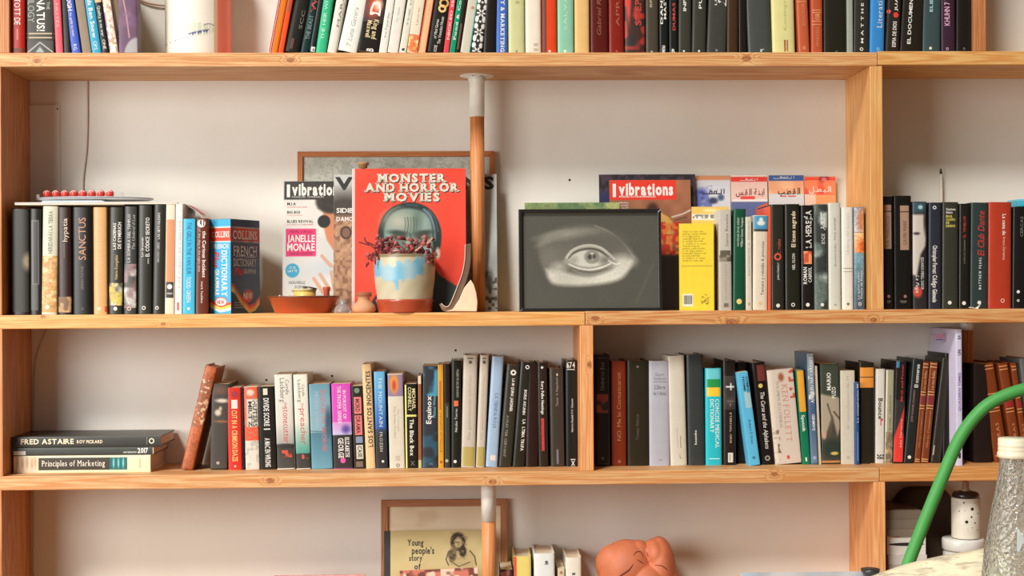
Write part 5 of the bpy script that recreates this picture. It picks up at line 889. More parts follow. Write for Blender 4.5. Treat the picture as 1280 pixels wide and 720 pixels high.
# red film book
def mon(cv):
    R_ = (230, 66, 46); cv.a[:] = R_; cv.mott((236, 74, 52), 30, .5, 2)
    cv.spoly([(538, 320), (546, 340), (558, 350), (574, 360), (590, 372), (590, 400), (465, 400), (468, 372), (480, 362), (495, 330)], (50, 60, 56), 1.2); cv.spoly([(456, 396), (462, 384), (474, 368), (500, 392), (490, 400)], (40, 50, 52), 1)
    cv.spoly([(472, 300), (473, 286), (479, 270), (490, 259), (506, 253.5), (522, 254), (537, 261), (547, 274), (552, 290), (551, 308), (546, 321), (538, 330), (524, 350), (492, 350), (478, 325)], (36, 50, 48), .9)
    cv.sline([(530, 262), (538, 270), (543, 284), (544, 300)], 2.6, (112, 134, 150), .8); cv.sline([(536, 263), (544, 273), (548, 290)], 1.4, (84, 106, 118), .7); cv.sline([(480, 276), (488, 264), (500, 258)], 1.6, (92, 112, 106), .8); cv.sline([(508, 256), (522, 257)], 1.4, (84, 104, 112), .7)
    cv.spoly([(480, 306), (480, 288), (486, 272), (498, 263), (514, 261), (530, 266), (539, 279), (541, 300), (539, 320), (530, 340), (512, 350), (494, 342), (484, 325)], (112, 134, 122), 1.4)
    cv.ell(498, 277, 16, 12, (178, 178, 158), .8); cv.ell(488, 296, 5, 12, (150, 176, 168), .7, al=.7); cv.ell(532, 282, 7, 14, (150, 168, 160), .7, al=.7); cv.ell(522, 276, 5, 12, (90, 106, 94), .8, al=.6); cv.ell(534, 317, 6, 13, (170, 192, 192), .6)
    for x, w in ((506, 1), (509.5, 1.5), (513, 1), (517, 1.7), (520, 1)): cv.sline([(x, 272), (x+1, 281), (x-.5, 291)], w, (82, 92, 76), .85)
    cv.ell(498, 291.5, 12, 3.4, (58, 68, 58), .5, rot=.12); cv.ell(530, 291.5, 12, 3.4, (58, 68, 58), .5, rot=-.12)
    cv.ell(499, 296.5, 9, 3.6, (74, 70, 58), .4); cv.ell(529, 296.5, 9, 3.6, (74, 70, 58), .4); cv.ell(499, 297, 2.4, 1.8, (190, 170, 140), .3); cv.ell(529, 297, 2.4, 1.8, (150, 140, 120), .3)
    cv.sline([(513, 293), (514, 304), (517, 312), (512, 316), (507, 314)], 2, (80, 92, 80)); cv.ell(510, 305, 2.4, 8, (176, 178, 160), .6)
    cv.sline([(498, 330), (512, 327), (526, 331)], 2.4, (96, 66, 62)); cv.ell(547.5, 317, 3, 7, (220, 200, 176), .35)
    return cv
rt, sf, S, TT, w_, h = flatthing('book', 'tall red hardback with silver slab capitals and grey-green portrait', 'book', 440, 583, 210.5, 390, ZT2, .082, .020, .10, mon, (230, 66, 46), group='books on the second shelf', res=1.8)
box('spine_strip', -.0004, .0062, -.0008, .020, 0, h, plain((240, 196, 186), .4), rt, bev=.001)
for s_, xa, xb, ya, yb in (('MONSTER', 471, 559, 217, 227.5), ('AND HORROR', 455, 575, 228.8, 239.5), ('MOVIES', 479, 550, 241, 251.5)):
    put_text(sf, rt, s_, 'H', S(xa+1), S(xb+1), TT(yb+1.1), TT(ya+1.1), (48, 40, 36), bold=2, serif=1, off=.0005, name='title_shadow')
    put_text(sf, rt, s_, 'H', S(xa), S(xb), TT(yb), TT(ya), (212, 210, 190), bold=2, serif=1, off=.0008)
# framed eye drawing
def eye(cv):
    D_ = (76, 75, 66); cv.a[:] = D_
    cv.spoly([(673, 305), (680, 294), (700, 285), (728, 281), (752, 284), (772, 294), (788, 309), (797, 325), (788, 336), (778, 349), (756, 355), (725, 357.5), (697, 356), (686, 350), (680, 336), (675, 320)], (104, 102, 91), 3)
    cv.ell(708, 293.5, 24, 4.5, (180, 177, 162), 1, rot=-.12); cv.ell(690, 298, 14, 3, (150, 148, 134), 1, rot=-.45); cv.sline([(745, 282), (765, 291), (782, 306), (794, 322)], 2.2, (132, 130, 118), .7)
    cv.ell(740, 300, 40, 7, (86, 84, 75), .9, al=.7); cv.ell(765, 305, 14, 10, (88, 86, 77), .9, al=.7)
    cv.spoly([(683, 336), (696, 334), (712, 341), (738, 345), (762, 338), (776, 329), (791, 325), (788, 336), (777, 348), (756, 354), (725, 356.5), (698, 355.5), (688, 350)], (208, 206, 192), 3)
    cv.ell(778, 327, 13, 7, (210, 207, 193), .9); cv.ell(690, 324, 9, 10, (112, 110, 99), .9); cv.ell(700, 333, 8, 5, (180, 177, 163), .9)
    cv.spoly([(704, 327), (711, 316), (722, 309), (736, 306.5), (750, 309), (762, 317), (771, 326), (760, 334), (740, 338), (720, 335)], (160, 158, 144), 1.6)
    cv.sline([(709, 322), (716, 313), (728, 307.5), (740, 306.5), (752, 309.5), (762, 317), (769, 324)], 2.8, (204, 201, 187)); cv.sline([(712, 322), (719, 315.5), (730, 311.5), (742, 311), (752, 314), (761, 321)], 2.0, (66, 64, 56))
    cv.spoly([(712, 325), (718, 318), (730, 313.5), (744, 313.5), (755, 318.5), (764, 326), (752, 331), (738, 333.5), (722, 331)], (218, 216, 202), 1.2); cv.ell(757, 325.5, 7, 5.5, (128, 126, 115), .7); cv.ell(718, 325, 5, 5, (170, 168, 154), .8)
    cv.ell(741, 321, 9, 8, (112, 110, 100), .22); cv.ell(741, 321, 7.4, 6.4, (158, 156, 143), .3); cv.ell(738.2, 321, 2.7, 3.4, (62, 60, 54), .3); cv.ell(744, 320.5, 2.2, 3.0, (72, 70, 62), .3); cv.ell(741, 316.6, 1.5, 1.3, W, .4)
    cv.sline([(712, 330), (724, 335), (738, 337), (752, 334.5), (764, 329.5)], 2.0, (228, 225, 212)); cv.sline([(716, 337), (728, 341.5), (742, 342.5), (756, 339.5), (766, 334)], 1.6, (140, 138, 126)); cv.sline([(762, 326), (770, 330), (776, 329)], 1.6, (230, 228, 214))
    cv.mott((84, 82, 73), 26, .5, 1.5, al=.22); cv.grain(.07); cv.line([(796, 378), (818, 330)], 3, (92, 91, 82), .45); return cv
frame('picture_frame', 'black-framed charcoal drawing of a human eye standing on second shelf', 649, 828, 261.5, 389, ZT2, .045, .06, .0072, (30, 28, 25), None, .014, eye, inner=(74, 73, 64), glassy=False)
# thin green book behind the eye drawing
flatthing('book', 'thin mottled green book peeking above the eye drawing', 'book', 657, 776, 253.5, 390, ZT2, .075, .008, .06, blot((128, 144, 92), (168, 170, 110), (100, 126, 84), sc=14), (128, 144, 92), group='books on the second shelf', edge=None)
# red masthead magazine on a dark sleeve
def slv(cv): cv.a[:] = (44, 38, 42); cv.mott((70, 56, 66), 5, .55, 4); cv.rect(750, 240, 766, 262, (44, 50, 84), 3); return cv
flatthing('record_sleeve', 'dark purple-black sleeve behind the red-masthead magazine', 'record sleeve', 751, 872, 218, 389, ZT2, .150, .004, .08, slv, (44, 38, 42))
def vib2(cv):
    cv.a[:] = (166, 110, 78); cv.mott((150, 96, 68), 12, .5, 2); cv.rect(764, 225, 848, 250, (220, 58, 42)); cv.ell(818, 262, 7, 8, (70, 40, 30), .4)
    cv.poly([(826, 265), (838, 272), (846, 282), (844, 300), (832, 300), (824, 290)], (222, 170, 90), 1.2); cv.mott((206, 60, 36), 6, .42, 6, box=(826, 278, 853, 322)); cv.mott((236, 130, 60), 4, .62, 5, box=(826, 280, 853, 320))
    cv.line([(842, 272), (856, 268), (868, 262)], 2, (214, 200, 180)); cv.line([(846, 276), (860, 272)], 1.6, (90, 80, 70)); cv.rect(764, 320, 872, 392, (54, 44, 38), 2); return cv
flatthing('magazine', 'brown magazine with red masthead and red flowers, behind eye drawing', 'magazine', 764, 866, 225, 389, ZT2, .135, .004, .08, vib2, (166, 110, 78),
  [('I', 768, 772, 229, 246, W, dict(bold=1)), ('vibrations', 775.5, 844, 228.5, 243.8, W, dict(bold=2)), ('MUSIQUES ACTUELLES MONDIALES', 776, 822, 245, 247, W, dict(bold=1)), ('FINAL', 776, 788, 252.5, 254.8, W), ('SONS', 778, 787, 256, 258.3, W), ('NUITS', 779, 788, 259.5, 261.8, W)], res=1.6)
# four Arabic booklets
def ar(kind):
    def f(cv):
        x = cv.x0
        if kind == 0:
            cv.a[:] = (206, 206, 210); cv.rect(x, 215, x+60, 225, (206, 140, 100), 1); cv.ell(x+8, 244, 8, 8, (70, 80, 160), .5); cv.mott((110, 120, 180), 5, .55, 4, box=(x, 232, x+22, 262)); cv.ell(x+23, 251, 6, 4, (60, 66, 90), .4); cv.ell(x+33, 247, 4, 4, (80, 90, 120), .4)
        if kind == 1:
            cv.a[:] = (226, 190, 176); cv.rect(x, 215, x+60, 220, (236, 222, 214)); cv.rect(x, 221, x+60, 227, (222, 66, 54)); cv.rect(x+12, 245.5, x+30, 249.5, (222, 70, 66)); cv.rect(x+2, 249.5, x+60, 252, (230, 226, 222)); cv.rect(x, 252.5, x+60, 275, (96, 106, 150)); cv.poly([(x+32, 260), (x+50, 252), (x+50, 275), (x+32, 275)], (230, 100, 60), 1)
        if kind == 2:
            cv.a[:] = (228, 160, 120); cv.rect(x, 215, x+60, 226, (62, 92, 150)); cv.mott((236, 180, 140), 12, .5, 3, box=(x, 226, x+60, 245)); cv.rect(x, 242.5, x+60, 262, (206, 204, 204)); cv.rect(x+14, 244.8, x+22, 246.2, (200, 50, 44)); cv.rect(x+24, 244.8, x+34, 246.2, (200, 50, 44))
        if kind == 3:
            cv.a[:] = (228, 76, 56); cv.rect(x, 215, x+60, 222, (232, 120, 80), 1); cv.ell(x+25, 224, 6, 5, (120, 40, 60), .3); cv.ell(x+25, 224, 3.6, 2.8, (220, 110, 110), .3); cv.mott((238, 130, 90), 10, .5, 3, box=(x, 225, x+60, 243)); cv.rect(x+14, 243.5, x+60, 262, (232, 150, 100)); cv.rect(x, 243, x+14, 262, (226, 190, 170))
        return cv
    return f
AB_ = {'bold': 1}
ARX = [(870.5, 915.4, 219.5, 'white-blue Arabic booklet with brown strip, leftmost of the four', [('ﻪﻳﻮﺟ ﻮﻫ', 880, 908, 236, 243.5, (60, 50, 80))]),
       (916, 962, 219, 'pink Arabic booklet with red strip, second of the four', [('ﺲﻘﻟﺍ ﺔﻨﺑﺍ', 922, 958, 236, 244, (130, 60, 60)), ('ﻥﻮﻴﺳ ﻲﻠﻋ', 928, 950, 223, 226, W)]),
       (963.6, 1007.6, 219, 'orange Arabic booklet with blue strip, third of the four', [('ﺐﻄﻘﻟﺍ', 975, 1003, 235, 243, (60, 44, 40)), ('ﻥﻮﻴﺳ ﻲﻠﻋ', 970, 996, 220.5, 223.5, W)]),
       (1008.4, 1047.6, 220.5, 'red Arabic booklet with round mark, rightmost of the four', [('ﻞﻄﺒﻟﺍ', 1014, 1042, 233, 240, (244, 210, 196))])]
for i, (xa, xb, tp, lb, tx) in enumerate(ARX):
    r_, sf, S, TT, w_, h = flatthing('booklet', lb, 'booklet', xa, xb, tp, 388, ZT2+.0006, .168, .004, .055, ar(i), (214, 190, 176), group='Arabic booklets at the back', res=1.6)
    for s_, xa_, xb_, ya, yb, c_ in tx:
        if all(((1, ch) in GL) for ch in s_ if ch != ' '): put_text(sf, r_, s_, 'H', S(xa_), S(xb_), TT(yb), TT(ya), c_, bold=1, off=.0006)
        else:          # the same word as pen strokes, right to left
            n = int((xb_-xa_)/5); cx = xa_; c2 = []
            cv = None
            pts = []
            V = []; Fc = []
            def stroke(pp, wd):
                for (ax, ay), (bx, by) in zip(pp[:-1], pp[1:]):
                    dx, dy = bx-ax, by-ay; L_ = math.hypot(dx, dy) or 1; nx, ny = -dy/L_*wd/2, dx/L_*wd/2; k = len(V)
                    for X_, Y_ in ((ax+nx, ay+ny), (ax-nx, ay-ny), (bx-nx, by-ny), (bx+nx, by+ny)): V.append((S(X_), -.0006, TT(Y_)))
                    Fc.append((k, k+1, k+2, k+3))
            hh = yb-ya; u = hh*.5; th_ = hh*.17
            base = yb-hh*.15; L = xb_-xa_
            stroke([(xb_-L*.02, ya), (xb_-L*.03, base)], th_)            # alef
            stroke([(xb_-L*.14, ya+hh*.05), (xb_-L*.15, base), (xa_+L*.12, base)], th_)  # lam and the joining line
            for f_ in (.62, .42): stroke([(xa_+L*f_, base), (xa_+L*(f_+.03), base-hh*.42), (xa_+L*(f_-.08), base-hh*.42), (xa_+L*(f_-.1), base)], th_)
            if i in (2, 3): stroke([(xa_+L*.5, base), (xa_+L*.5, ya)], th_)
            stroke([(xa_+L*.12, base), (xa_+L*.02, base+hh*.1), (xa_, base-hh*.35)], th_)
            for dx_ in (.3, .36, .66): stroke([(xa_+L*dx_, ya+hh*.18), (xa_+L*dx_+1.0, ya+hh*.18)], 1.0)
            obj('title', V, Fc, plain(c_, .5), r_)
# small card behind the yellow notebook
def crd(cv): cv.a[:] = (226, 190, 96); cv.rect(cv.x0-1, 267.5, cv.x0+31, 275, (226, 222, 208)); cv.mott((130, 126, 110), 2.2, .5, 6, box=(cv.x0+1, 268, cv.x0+29, 273)); cv.ell(cv.x0+23, 263, 9, 2, (236, 220, 160), .4); return cv
flatthing('booklet', 'yellow and white card peeking above the yellow notebook', 'booklet', 866, 912, 258.5, 388, ZT2+.0006, .085, .004, .03, crd, (226, 190, 96), group=None)
# yellow notebook, spine turned slightly
rz = math.radians(-14)
A = at(850.5, 389, .03); wN = (at(893, 389, .03).x-A.x)/math.cos(rz)*.98; dN = (at(901, 389, .03).x-at(892.5, 389, .03).x)/(-math.sin(rz)); hN = at(870, 279.5, .03).z-ZT2
nb = thing('notebook', 'bright yellow thick notebook with printed lines and barcode', 'notebook', loc=(A.x, .026+wN*math.sin(-rz), ZT2+.0006), rot=(0, 0, rz))
box('cover', 0, wN, 0, .0008, 0, hN, plain((226, 198, 40), .4), nb); box('cover', 0, wN, dN-.0008, dN, 0, hN, plain((226, 198, 40), .4), nb)
box('spine', wN-.0008, wN, .0008, dN-.0008, 0, hN, plain((222, 186, 52), .35), nb); box('pages', .0004, wN-.001, .001, dN-.001, .0004, hN-.0004, pagemat(), nb)
sfN = lambda s, t, o: (s, -o, t)
SN = lambda px: (px-850.5)/(893-850.5)*wN; TN = lambda py: (389-py)/(389-279.5)*hN
for i in range(13): put_text(sfN, nb, ['todas las cosas que', 'pienso cada noche', 'y no digo nunca', 'cuando llueve en', 'la ciudad dormida', 'y vuelvo a casa'][i % 6], 'H', SN(855), SN((880, 884, 876, 882)[i % 4]), TN(290.6+i*3.05), TN(288+i*3.05), (150, 128, 30), name='fine_print', off=.0003)
for i in range(15): put_disc(sfN, nb, SN(854+i*2.6), TN(333), .0014, (160, 136, 40), off=.0003, name='emblem')
bc_ = obj('barcode', [(SN(854.5), -.0003, TN(384)), (SN(867.5), -.0003, TN(384)), (SN(867.5), -.0003, TN(368)), (SN(854.5), -.0003, TN(368))], [(0, 1, 2, 3)], plain((222, 216, 190)), nb)
V = []; Fc = []; x = 856.0; rng = random.Random(3)
while x < 866: 
    wd = rng.choice((.3, .5, .8)); k = len(V); V += [(SN(x), -.0005, TN(381)), (SN(x+wd), -.0005, TN(381)), (SN(x+wd), -.0005, TN(370)), (SN(x), -.0005, TN(370))]; Fc.append((k, k+1, k+2, k+3)); x += wd+rng.choice((.3, .5))
obj('bars', V, Fc, plain((40, 44, 60)), bc_)
V = []; Fc = []
for i in range(26):
    a = rng.random()*6.28; cx_, cy_ = 882+rng.uniform(-4, 4), 375+rng.uniform(-6, 6); k = len(V); dx, dy = math.cos(a)*1.6, math.sin(a)*1.6
    V += [(SN(cx_-dx), -.0003, TN(cy_-dy-.4)), (SN(cx_+dx), -.0003, TN(cy_+dy-.4)), (SN(cx_+dx), -.0003, TN(cy_+dy+.4)), (SN(cx_-dx), -.0003, TN(cy_-dy+.4))]; Fc.append((k, k+1, k+2, k+3))
obj('emblem', V, Fc, plain((120, 96, 30)), nb)
# pencil, paper scrap
a = at(1179, 210, .17); b_ = at(1184.5, 300, .14)
ps = thing('pencil', 'grey-white pencil standing upright behind the dark grey book', 'pencil', loc=(b_.x+.004, .183, ZT2+.0006))
pv = Vector((a.x, .186, a.z))-Vector(ps.location); dirp = pv.normalized()
tube('shaft', [dirp*.012, pv-dirp*.012], .0034, plain((196, 188, 172), .5), ps, n=6); tube('tip', [pv-dirp*.012, pv], .003, plain((50, 46, 42), .5), ps, n=8, rad=[.0034, .0016]); tube('eraser', [dirp*.001, dirp*.0121], .0033, plain((190, 120, 110), .7), ps, n=8)
q0 = at(1212, 386.5, .008); V = []; Fc = []; rng = random.Random(5)
for j in range(3):
    for i in range(9):
        V.append((i*.0030, j*.004, max(0, .0018*math.sin(i*.9+j)+.001+(.006 if i > 6 else 0)*(1-j*.3)+rng.uniform(0, .001))))
Fc = [(j*9+i, j*9+i+1, (j+1)*9+i+1, (j+1)*9+i) for j in range(2) for i in range(8)]
o = obj('paper_scrap', V, Fc, plain((232, 226, 212), .8), loc=(q0.x, .008, ZT2+.0012)); o.modifiers.new('s', 'SOLIDIFY').thickness = .0006
tag(o, 'tiny torn white paper scrap at the foot of the teal-black book', 'paper')
# ---------------------------------------------------------------- things lying on the left books
zt_ = at(100, 256.6, .03).z
def sheet(name, pts, y0, y1, th, mat, parent):
    n = len(pts); V = []
    for (x, z) in pts: V += [(x, y0, z), (x, y1, z), (x, y1, z+th), (x, y0, z+th)]
    Fc = [(0, 1, 2, 3), tuple(4*(n-1)+i for i in (3, 2, 1, 0))]
    for k in range(n-1):
        for i in range(4): Fc.append((4*k+i, 4*(k+1)+i, 4*(k+1)+(i+1) % 4, 4*k+(i+1) % 4))
    return obj(name, V, Fc, mat, parent)
def X_(px): return at(px, 250, .03).x
m1 = thing('magazine', 'white magazine with curled corner lying across the left books', 'magazine', 'magazines lying on the books', loc=(X_(19), .026, zt_+.0048))
pp = [(0, 0), (.1, .0004), (.2, .001), (.30, .001), (X_(222)-X_(19), .0005), (X_(230)-X_(19), -.004), (X_(238)-X_(19), -.012), (X_(246)-X_(19), -.022), (X_(251)-X_(19), -.034)]
sheet('cover', pp[:6], 0, .155, .0012, plain((232, 228, 222), .35), m1); sheet('pages', [(x, z-.004) for x, z in pp[:5]], .001, .154, .0038, plain((224, 214, 196), .8), m1)
sheet('curled_corner', pp[4:], .03, .155, .0012, plain((226, 206, 198), .35), m1)
sheet('picture', [(x+.001, z+.0016) for x, z in pp[5:8]], .045, .10, .0004, plain((214, 84, 90), .4), m1)
m2 = thing('magazine', 'thin white magazine below the curled one, on the left books', 'magazine', 'magazines lying on the books', loc=(X_(28), .028, zt_+.0004))
box('cover', 0, X_(156)-X_(28), 0, .15, .0018, .0026, plain((206, 200, 190), .4), m2); box('pages', .001, X_(156)-X_(28)-.001, .001, .149, 0, .0018, pagemat(), m2)
m3_ = thing('leaflet', 'thin bluish leaflet between the plate and white magazine', 'leaflet', loc=(X_(50), .04, zt_+.0048+.0026))
box('sheet', 0, .13, 0, .12, 0, .0022, plain((170, 186, 200), .4), m3_); box('fold', .002, .125, .002, .118, .0022, .0034, plain((206, 210, 210), .4), m3_)
pz = m3_.location.z+.0036
pc = at(117, 245, .1).x; prx = (at(190, 245, .1).x-at(44, 245, .1).x)/2
pl_ = thing('oval_plate', 'shallow oval grey-white plate lying on top of the left magazines', 'plate', loc=(pc, .112, pz))
lathe('dish', [(0, 0), (prx*.7, 0), (prx*.95, .0035), (prx, .0055), (prx, .0085), (prx*.93, .0085), (prx*.8, .007), (0, .007)], plain((214, 212, 210), .25, coat=.3), pl_, n=64, sy=.072/prx)
lathe('rim_line', [(prx*1.0006, .0058), (prx*1.003, .007), (prx*1.0006, .0078)], plain((120, 130, 140), .4), pl_, n=64, sy=.072/prx)
st = thing('candy_strip', 'strip of eight small red round candies in clear wrapper on plate', 'candy strip', loc=(at(50, 236, .1).x, .10, pz+.0072))
rad = 5.2/590; bx0 = at(59, 236, .1).x-at(50, 236, .1).x
gm, t, b = nt('clear_film'); setp(b, base_color=(.95, .93, .9, 1), roughness=.15, trans=.85, ior=1.2)
for i in range(8):
    px_ = 59+i*11.2; cx_ = at(px_, 236, .1).x-at(50, 236, .1).x
    c = lathe('candy', [(rad*math.sin(PI*k/12), rad-rad*math.cos(PI*k/12)) for k in range(13)], plain((214, 62, 52), .3, coat=.4), st, n=20, loc=(cx_, 0, .0008+rad*.04))
    pts = [(rad*1.01*math.sin(a_)*math.cos(1.2), -rad*1.02*math.cos(a_*.5), rad+rad*.8*math.sin(a_)) for a_ in [k*.25-.8 for k in range(8)]]
    tube('swirl', [Vector((rad*.75*math.cos(.6+k*.38), -rad*1.0*math.sqrt(max(.05, 1-.56)), rad+rad*.75*math.sin(.6+k*.38))) for k in range(7)], .0008, plain((240, 226, 214), .4), c, n=5)
L_ = at(152, 236, .1).x-at(48, 236, .1).x
box('tray', -.004, L_, -rad-.002, rad+.002, 0, .0012, plain((190, 180, 166), .4), st, bev=.0005)
box('wrapper', -.005, .001, -rad, rad, .0013, .009, plain((150, 120, 100), .3), st); box('wrapper', L_-.004, L_-.0005, -rad, rad, .0013, .0125, gm, st)
# ---------------------------------------------------------------- pottery on the second shelf
def S2(Y): return 1800/(3+Y)
gl = plain((196, 84, 40), .25, coat=.5, var=.2, scale=25)
bx = at(379, 380, .06).x; R = (at(423.5, 370, .06).x-at(334.5, 370, .06).x)/2; Rb = (at(414, 389, .06).x-at(344, 389, .06).x)/2; hb = at(379, 369.8, .06).z-ZT2
bw = thing('clay_bowl', 'wide glazed terracotta bowl standing before the music magazine', 'bowl', loc=(bx, .062, ZT2))
lathe('body', [(0, 0), (Rb, 0), (Rb*1.02, .002), (R*.97, hb*.86), (R*1.0, hb*.88), (R, hb), (R*.95, hb), (R*.93, hb*.86), (Rb*.93, .006), (0, .006)], plain((190, 82, 44), .3, coat=.4, var=.2, scale=30), bw, n=64, sy=.9)
lathe('rim', [(R*1.002, hb*.9), (R*1.008, hb*.95), (R*1.002, hb*1.003), (R*.955, hb*1.003)], plain((120, 64, 40), .35), bw, n=64, sy=.9)
tn = thing('tin', 'small round yellow tin with loose dark lid inside the bowl', 'tin', loc=(at(381, 370, .06).x, .06, ZT2+.0062)); r_ = .0235
ht = at(381, 362, .06).z-(ZT2+.0062)
lathe('body', [(0, 0), (r_, 0), (r_, ht), (r_-.001, ht), (r_-.001, .002), (0, .002)], plain((222, 188, 96), .4), tn, n=32)
lathe('lid', [(r_+.001, ht-.003), (r_+.001, ht+.0015), (0, ht+.0025)], plain((210, 190, 130), .4), tn, n=32)
l2 = lathe('lid_handle', [(0, 0), (.005, .001), (.004, .004), (0, .005)], plain((90, 70, 50), .5), tn, n=16); l2.location = (0, 0, ht+.002)
o = lathe('dark_lid', [(0, 0), (.013, 0), (.0135, .002), (0, .003)], plain((54, 46, 40), .4), tn, n=24); o.location = (.014, -.008, ht+.0028); o.rotation_euler = (0, .18, 0)
cp = thing('clay_cup', 'tiny terracotta cup with white crumb inside the glazed bowl', 'cup', loc=(at(408.4, 370, .06).x, .058, ZT2+.0062)); hc = at(408, 358.5, .058).z-(ZT2+.0062)
lathe('body', [(0, 0), (.0058, 0), (.0064, hc*.4), (.0062, hc*.8), (.0078, hc*.9), (.0078, hc), (.0066, hc), (.0056, hc*.8), (0, hc*.7)], plain((176, 76, 48), .5), cp, n=24)
o = lathe('crumb', [(0, 0), (.004, .001), (.003, .006), (0, .008)], plain((230, 220, 200), .8), cp, n=10); o.location = (-.001, 0, hc*.74)
for i, (px_, w__) in enumerate(((360, 5), (350, 4))):
    q = at(px_, 369, .05); pb = thing('pebble', ('white pebble near the middle of the bowl rim', 'smaller white pebble near the left rim of the bowl')[i], 'pebble', loc=(q.x, .045, ZT2+.0065))
    hp = at(px_, 368.6, .045).z-(ZT2+.0065)
    lathe('stone', [(w__/590*.9*math.sin(PI*k/8), hp*.5-hp*.5*math.cos(PI*k/8)) for k in range(9)], plain((226, 220, 206), .6), pb, n=14)
sx = at(429, 380, .05); gb = thing('glass_ball', 'small squat grey glass stopper between the bowl and clay vase', 'glass stopper', loc=(sx.x, .045, ZT2))
gm2, t, b = nt('grey_glass'); setp(b, base_color=(.8, .76, .74, 1), roughness=.08, trans=.75, ior=1.4)
lathe('body', [(0, 0), (.019, 0), (.020, .003), (.018, .011), (.012, .018), (.009, .022), (.009, .028), (0, .029)], gm2, gb, n=32)
vs = thing('clay_vase', 'tiny unglazed clay vase with narrow neck before the red book', 'vase', loc=(at(455, 389, .035).x, .035, ZT2)); rs = 15/594
hv = at(455, 365, .035).z-ZT2
lathe('body', [(0, 0), (rs*.86, 0), (rs*.98, hv*.12), (rs, hv*.2), (rs*.9, hv*.36), (rs*.66, hv*.5), (rs*.52, hv*.58), (rs*.50, hv*.70), (rs*.62, hv*.80), (rs*.64, hv*.95), (rs*.56, hv), (rs*.4, hv*.97), (rs*.36, hv*.6), (0, hv*.5)], plain((206, 150, 108), .8, var=.18, scale=40), vs, n=36)
lathe('lip', [(rs*.645, hv*.8), (rs*.66, hv*.84), (rs*.645, hv*.96), (rs*.6, hv*1.004)], plain((160, 92, 60), .8), vs, n=36)
# painted pot in glazed saucer
px0 = at(506, 380, .05).x; sc_px = S2(.05)
pt = thing('flower_pot', 'cream pot splashed sky blue, in glazed terracotta saucer', 'flower pot', loc=(px0, .052, ZT2))
zr = at(506, 318, .05).z-ZT2; zs = at(506, 372, .05).z-ZT2
def Rr(px): return px/sc_px
pr = [(0, .004), (Rr(33), .004), (Rr(33.5), .012), (Rr(35.5), zs+.012), (Rr(37.5), zs+(zr-zs)*.4), (Rr(38.3), zs+(zr-zs)*.7), (Rr(38), zr), (Rr(35), zr), (Rr(34.5), zr*.85), (0, zr*.84)]
out = [pr[0]]
for a, b_ in zip(pr[:-1], pr[1:]): out += [(a[0]+(b_[0]-a[0])*k/10, a[1]+(b_[1]-a[1])*k/10) for k in range(1, 11)]
def potcol(x, y, z):
    a = math.atan2(x, -y)*180/PI; y_ = 390-z*sc_px      # degrees from the front, photo height
    px = 506+math.sin(a/57.3)*38 if abs(a) < 90 else 999
    n = math.sin(px*.55)*2.2+math.sin(px*1.27+1)*1.6+math.sin(px*.21)*2
    low = {True: 0}.get(False, 0)
    edge = 353-abs(px-496)*.30+n*.8
    if px > 530: edge = 330
    if 495 < px < 499.5: edge = 362
    if abs(a) < 80 and y_ < edge and y_ > 327+n-max(0, px-505)*.25+max(0, 6-abs(px-494)*.4) and px > 468 and px < 533:
        m_ = .5+.5*math.sin(px*.4+y_*.5+n)
        m2 = .5+.5*math.sin(px*.22-y_*.16+1.5*math.sin(y_*.11))
        return (112+56*m2, 178+18*m2, 204)
    if y_ < 321: return (140, 122, 92)
    m_ = .5+.5*math.sin(px*.3+y_*.23)
    return (196+8*m_, 188+6*m_, 156+8*m_)
lathe('body', out, vcol(.35), pt, n=96, colf=potcol)
lathe('saucer', [(0, 0), (Rr(32.5), 0), (Rr(33), .003), (Rr(34), .018), (Rr(35.2), .024), (Rr(35.4), .028), (Rr(34.2), .0285), (Rr(33.4), .018), (Rr(32.8), .004), (0, .0035)], plain((176, 74, 44), .25, coat=.5), pt, n=64).scale = (1.03, 1.03, 1)
lathe('soil', [(Rr(34.6), zr*.9), (Rr(20), zr*.93), (0, zr*.95)], plain((120, 96, 66), .95, var=.3, scale=300, bump=.5), pt, n=32)
# dried plant: dark red curled stems
rng = random.Random(12)
dp = thing('dried_plant', 'tangle of curled dark red dried stems growing in the painted pot', 'dried plant', loc=(px0, .052, ZT2+zr*.93))
mats = [plain((150, 60, 62), .6, var=.25), plain((118, 50, 52), .6, var=.25), plain((178, 92, 90), .6, var=.25)]
for i in range(46):
    sx_ = rng.uniform(-38, 34); top = rng.uniform(-4, 28)*(1.0 if sx_ < 20 else .9); p = [Vector((sx_*.75/sc_px, rng.uniform(-.035, .03), -.004))]
    hd = rng.uniform(0, 6.28); n = 6
    tgt = Vector(((sx_+rng.uniform(-12, 10))/sc_px, p[0].y-rng.uniform(0, .02), top/sc_px))
    for k in range(1, n):
        f = k/(n-1); p.append(p[0].lerp(tgt, f)+Vector((math.sin(hd+k*1.7), math.cos(hd+k*1.3)*.6, math.sin(hd*2+k*2.1)*.6))*.0065)
    tube('stem', smoothpath(p, 4), .0017, mats[i % 3], dp, n=6, rad=[.0022*(1-.6*j/(4*(n-1)+1)) for j in range(4*(n-1)+1)])
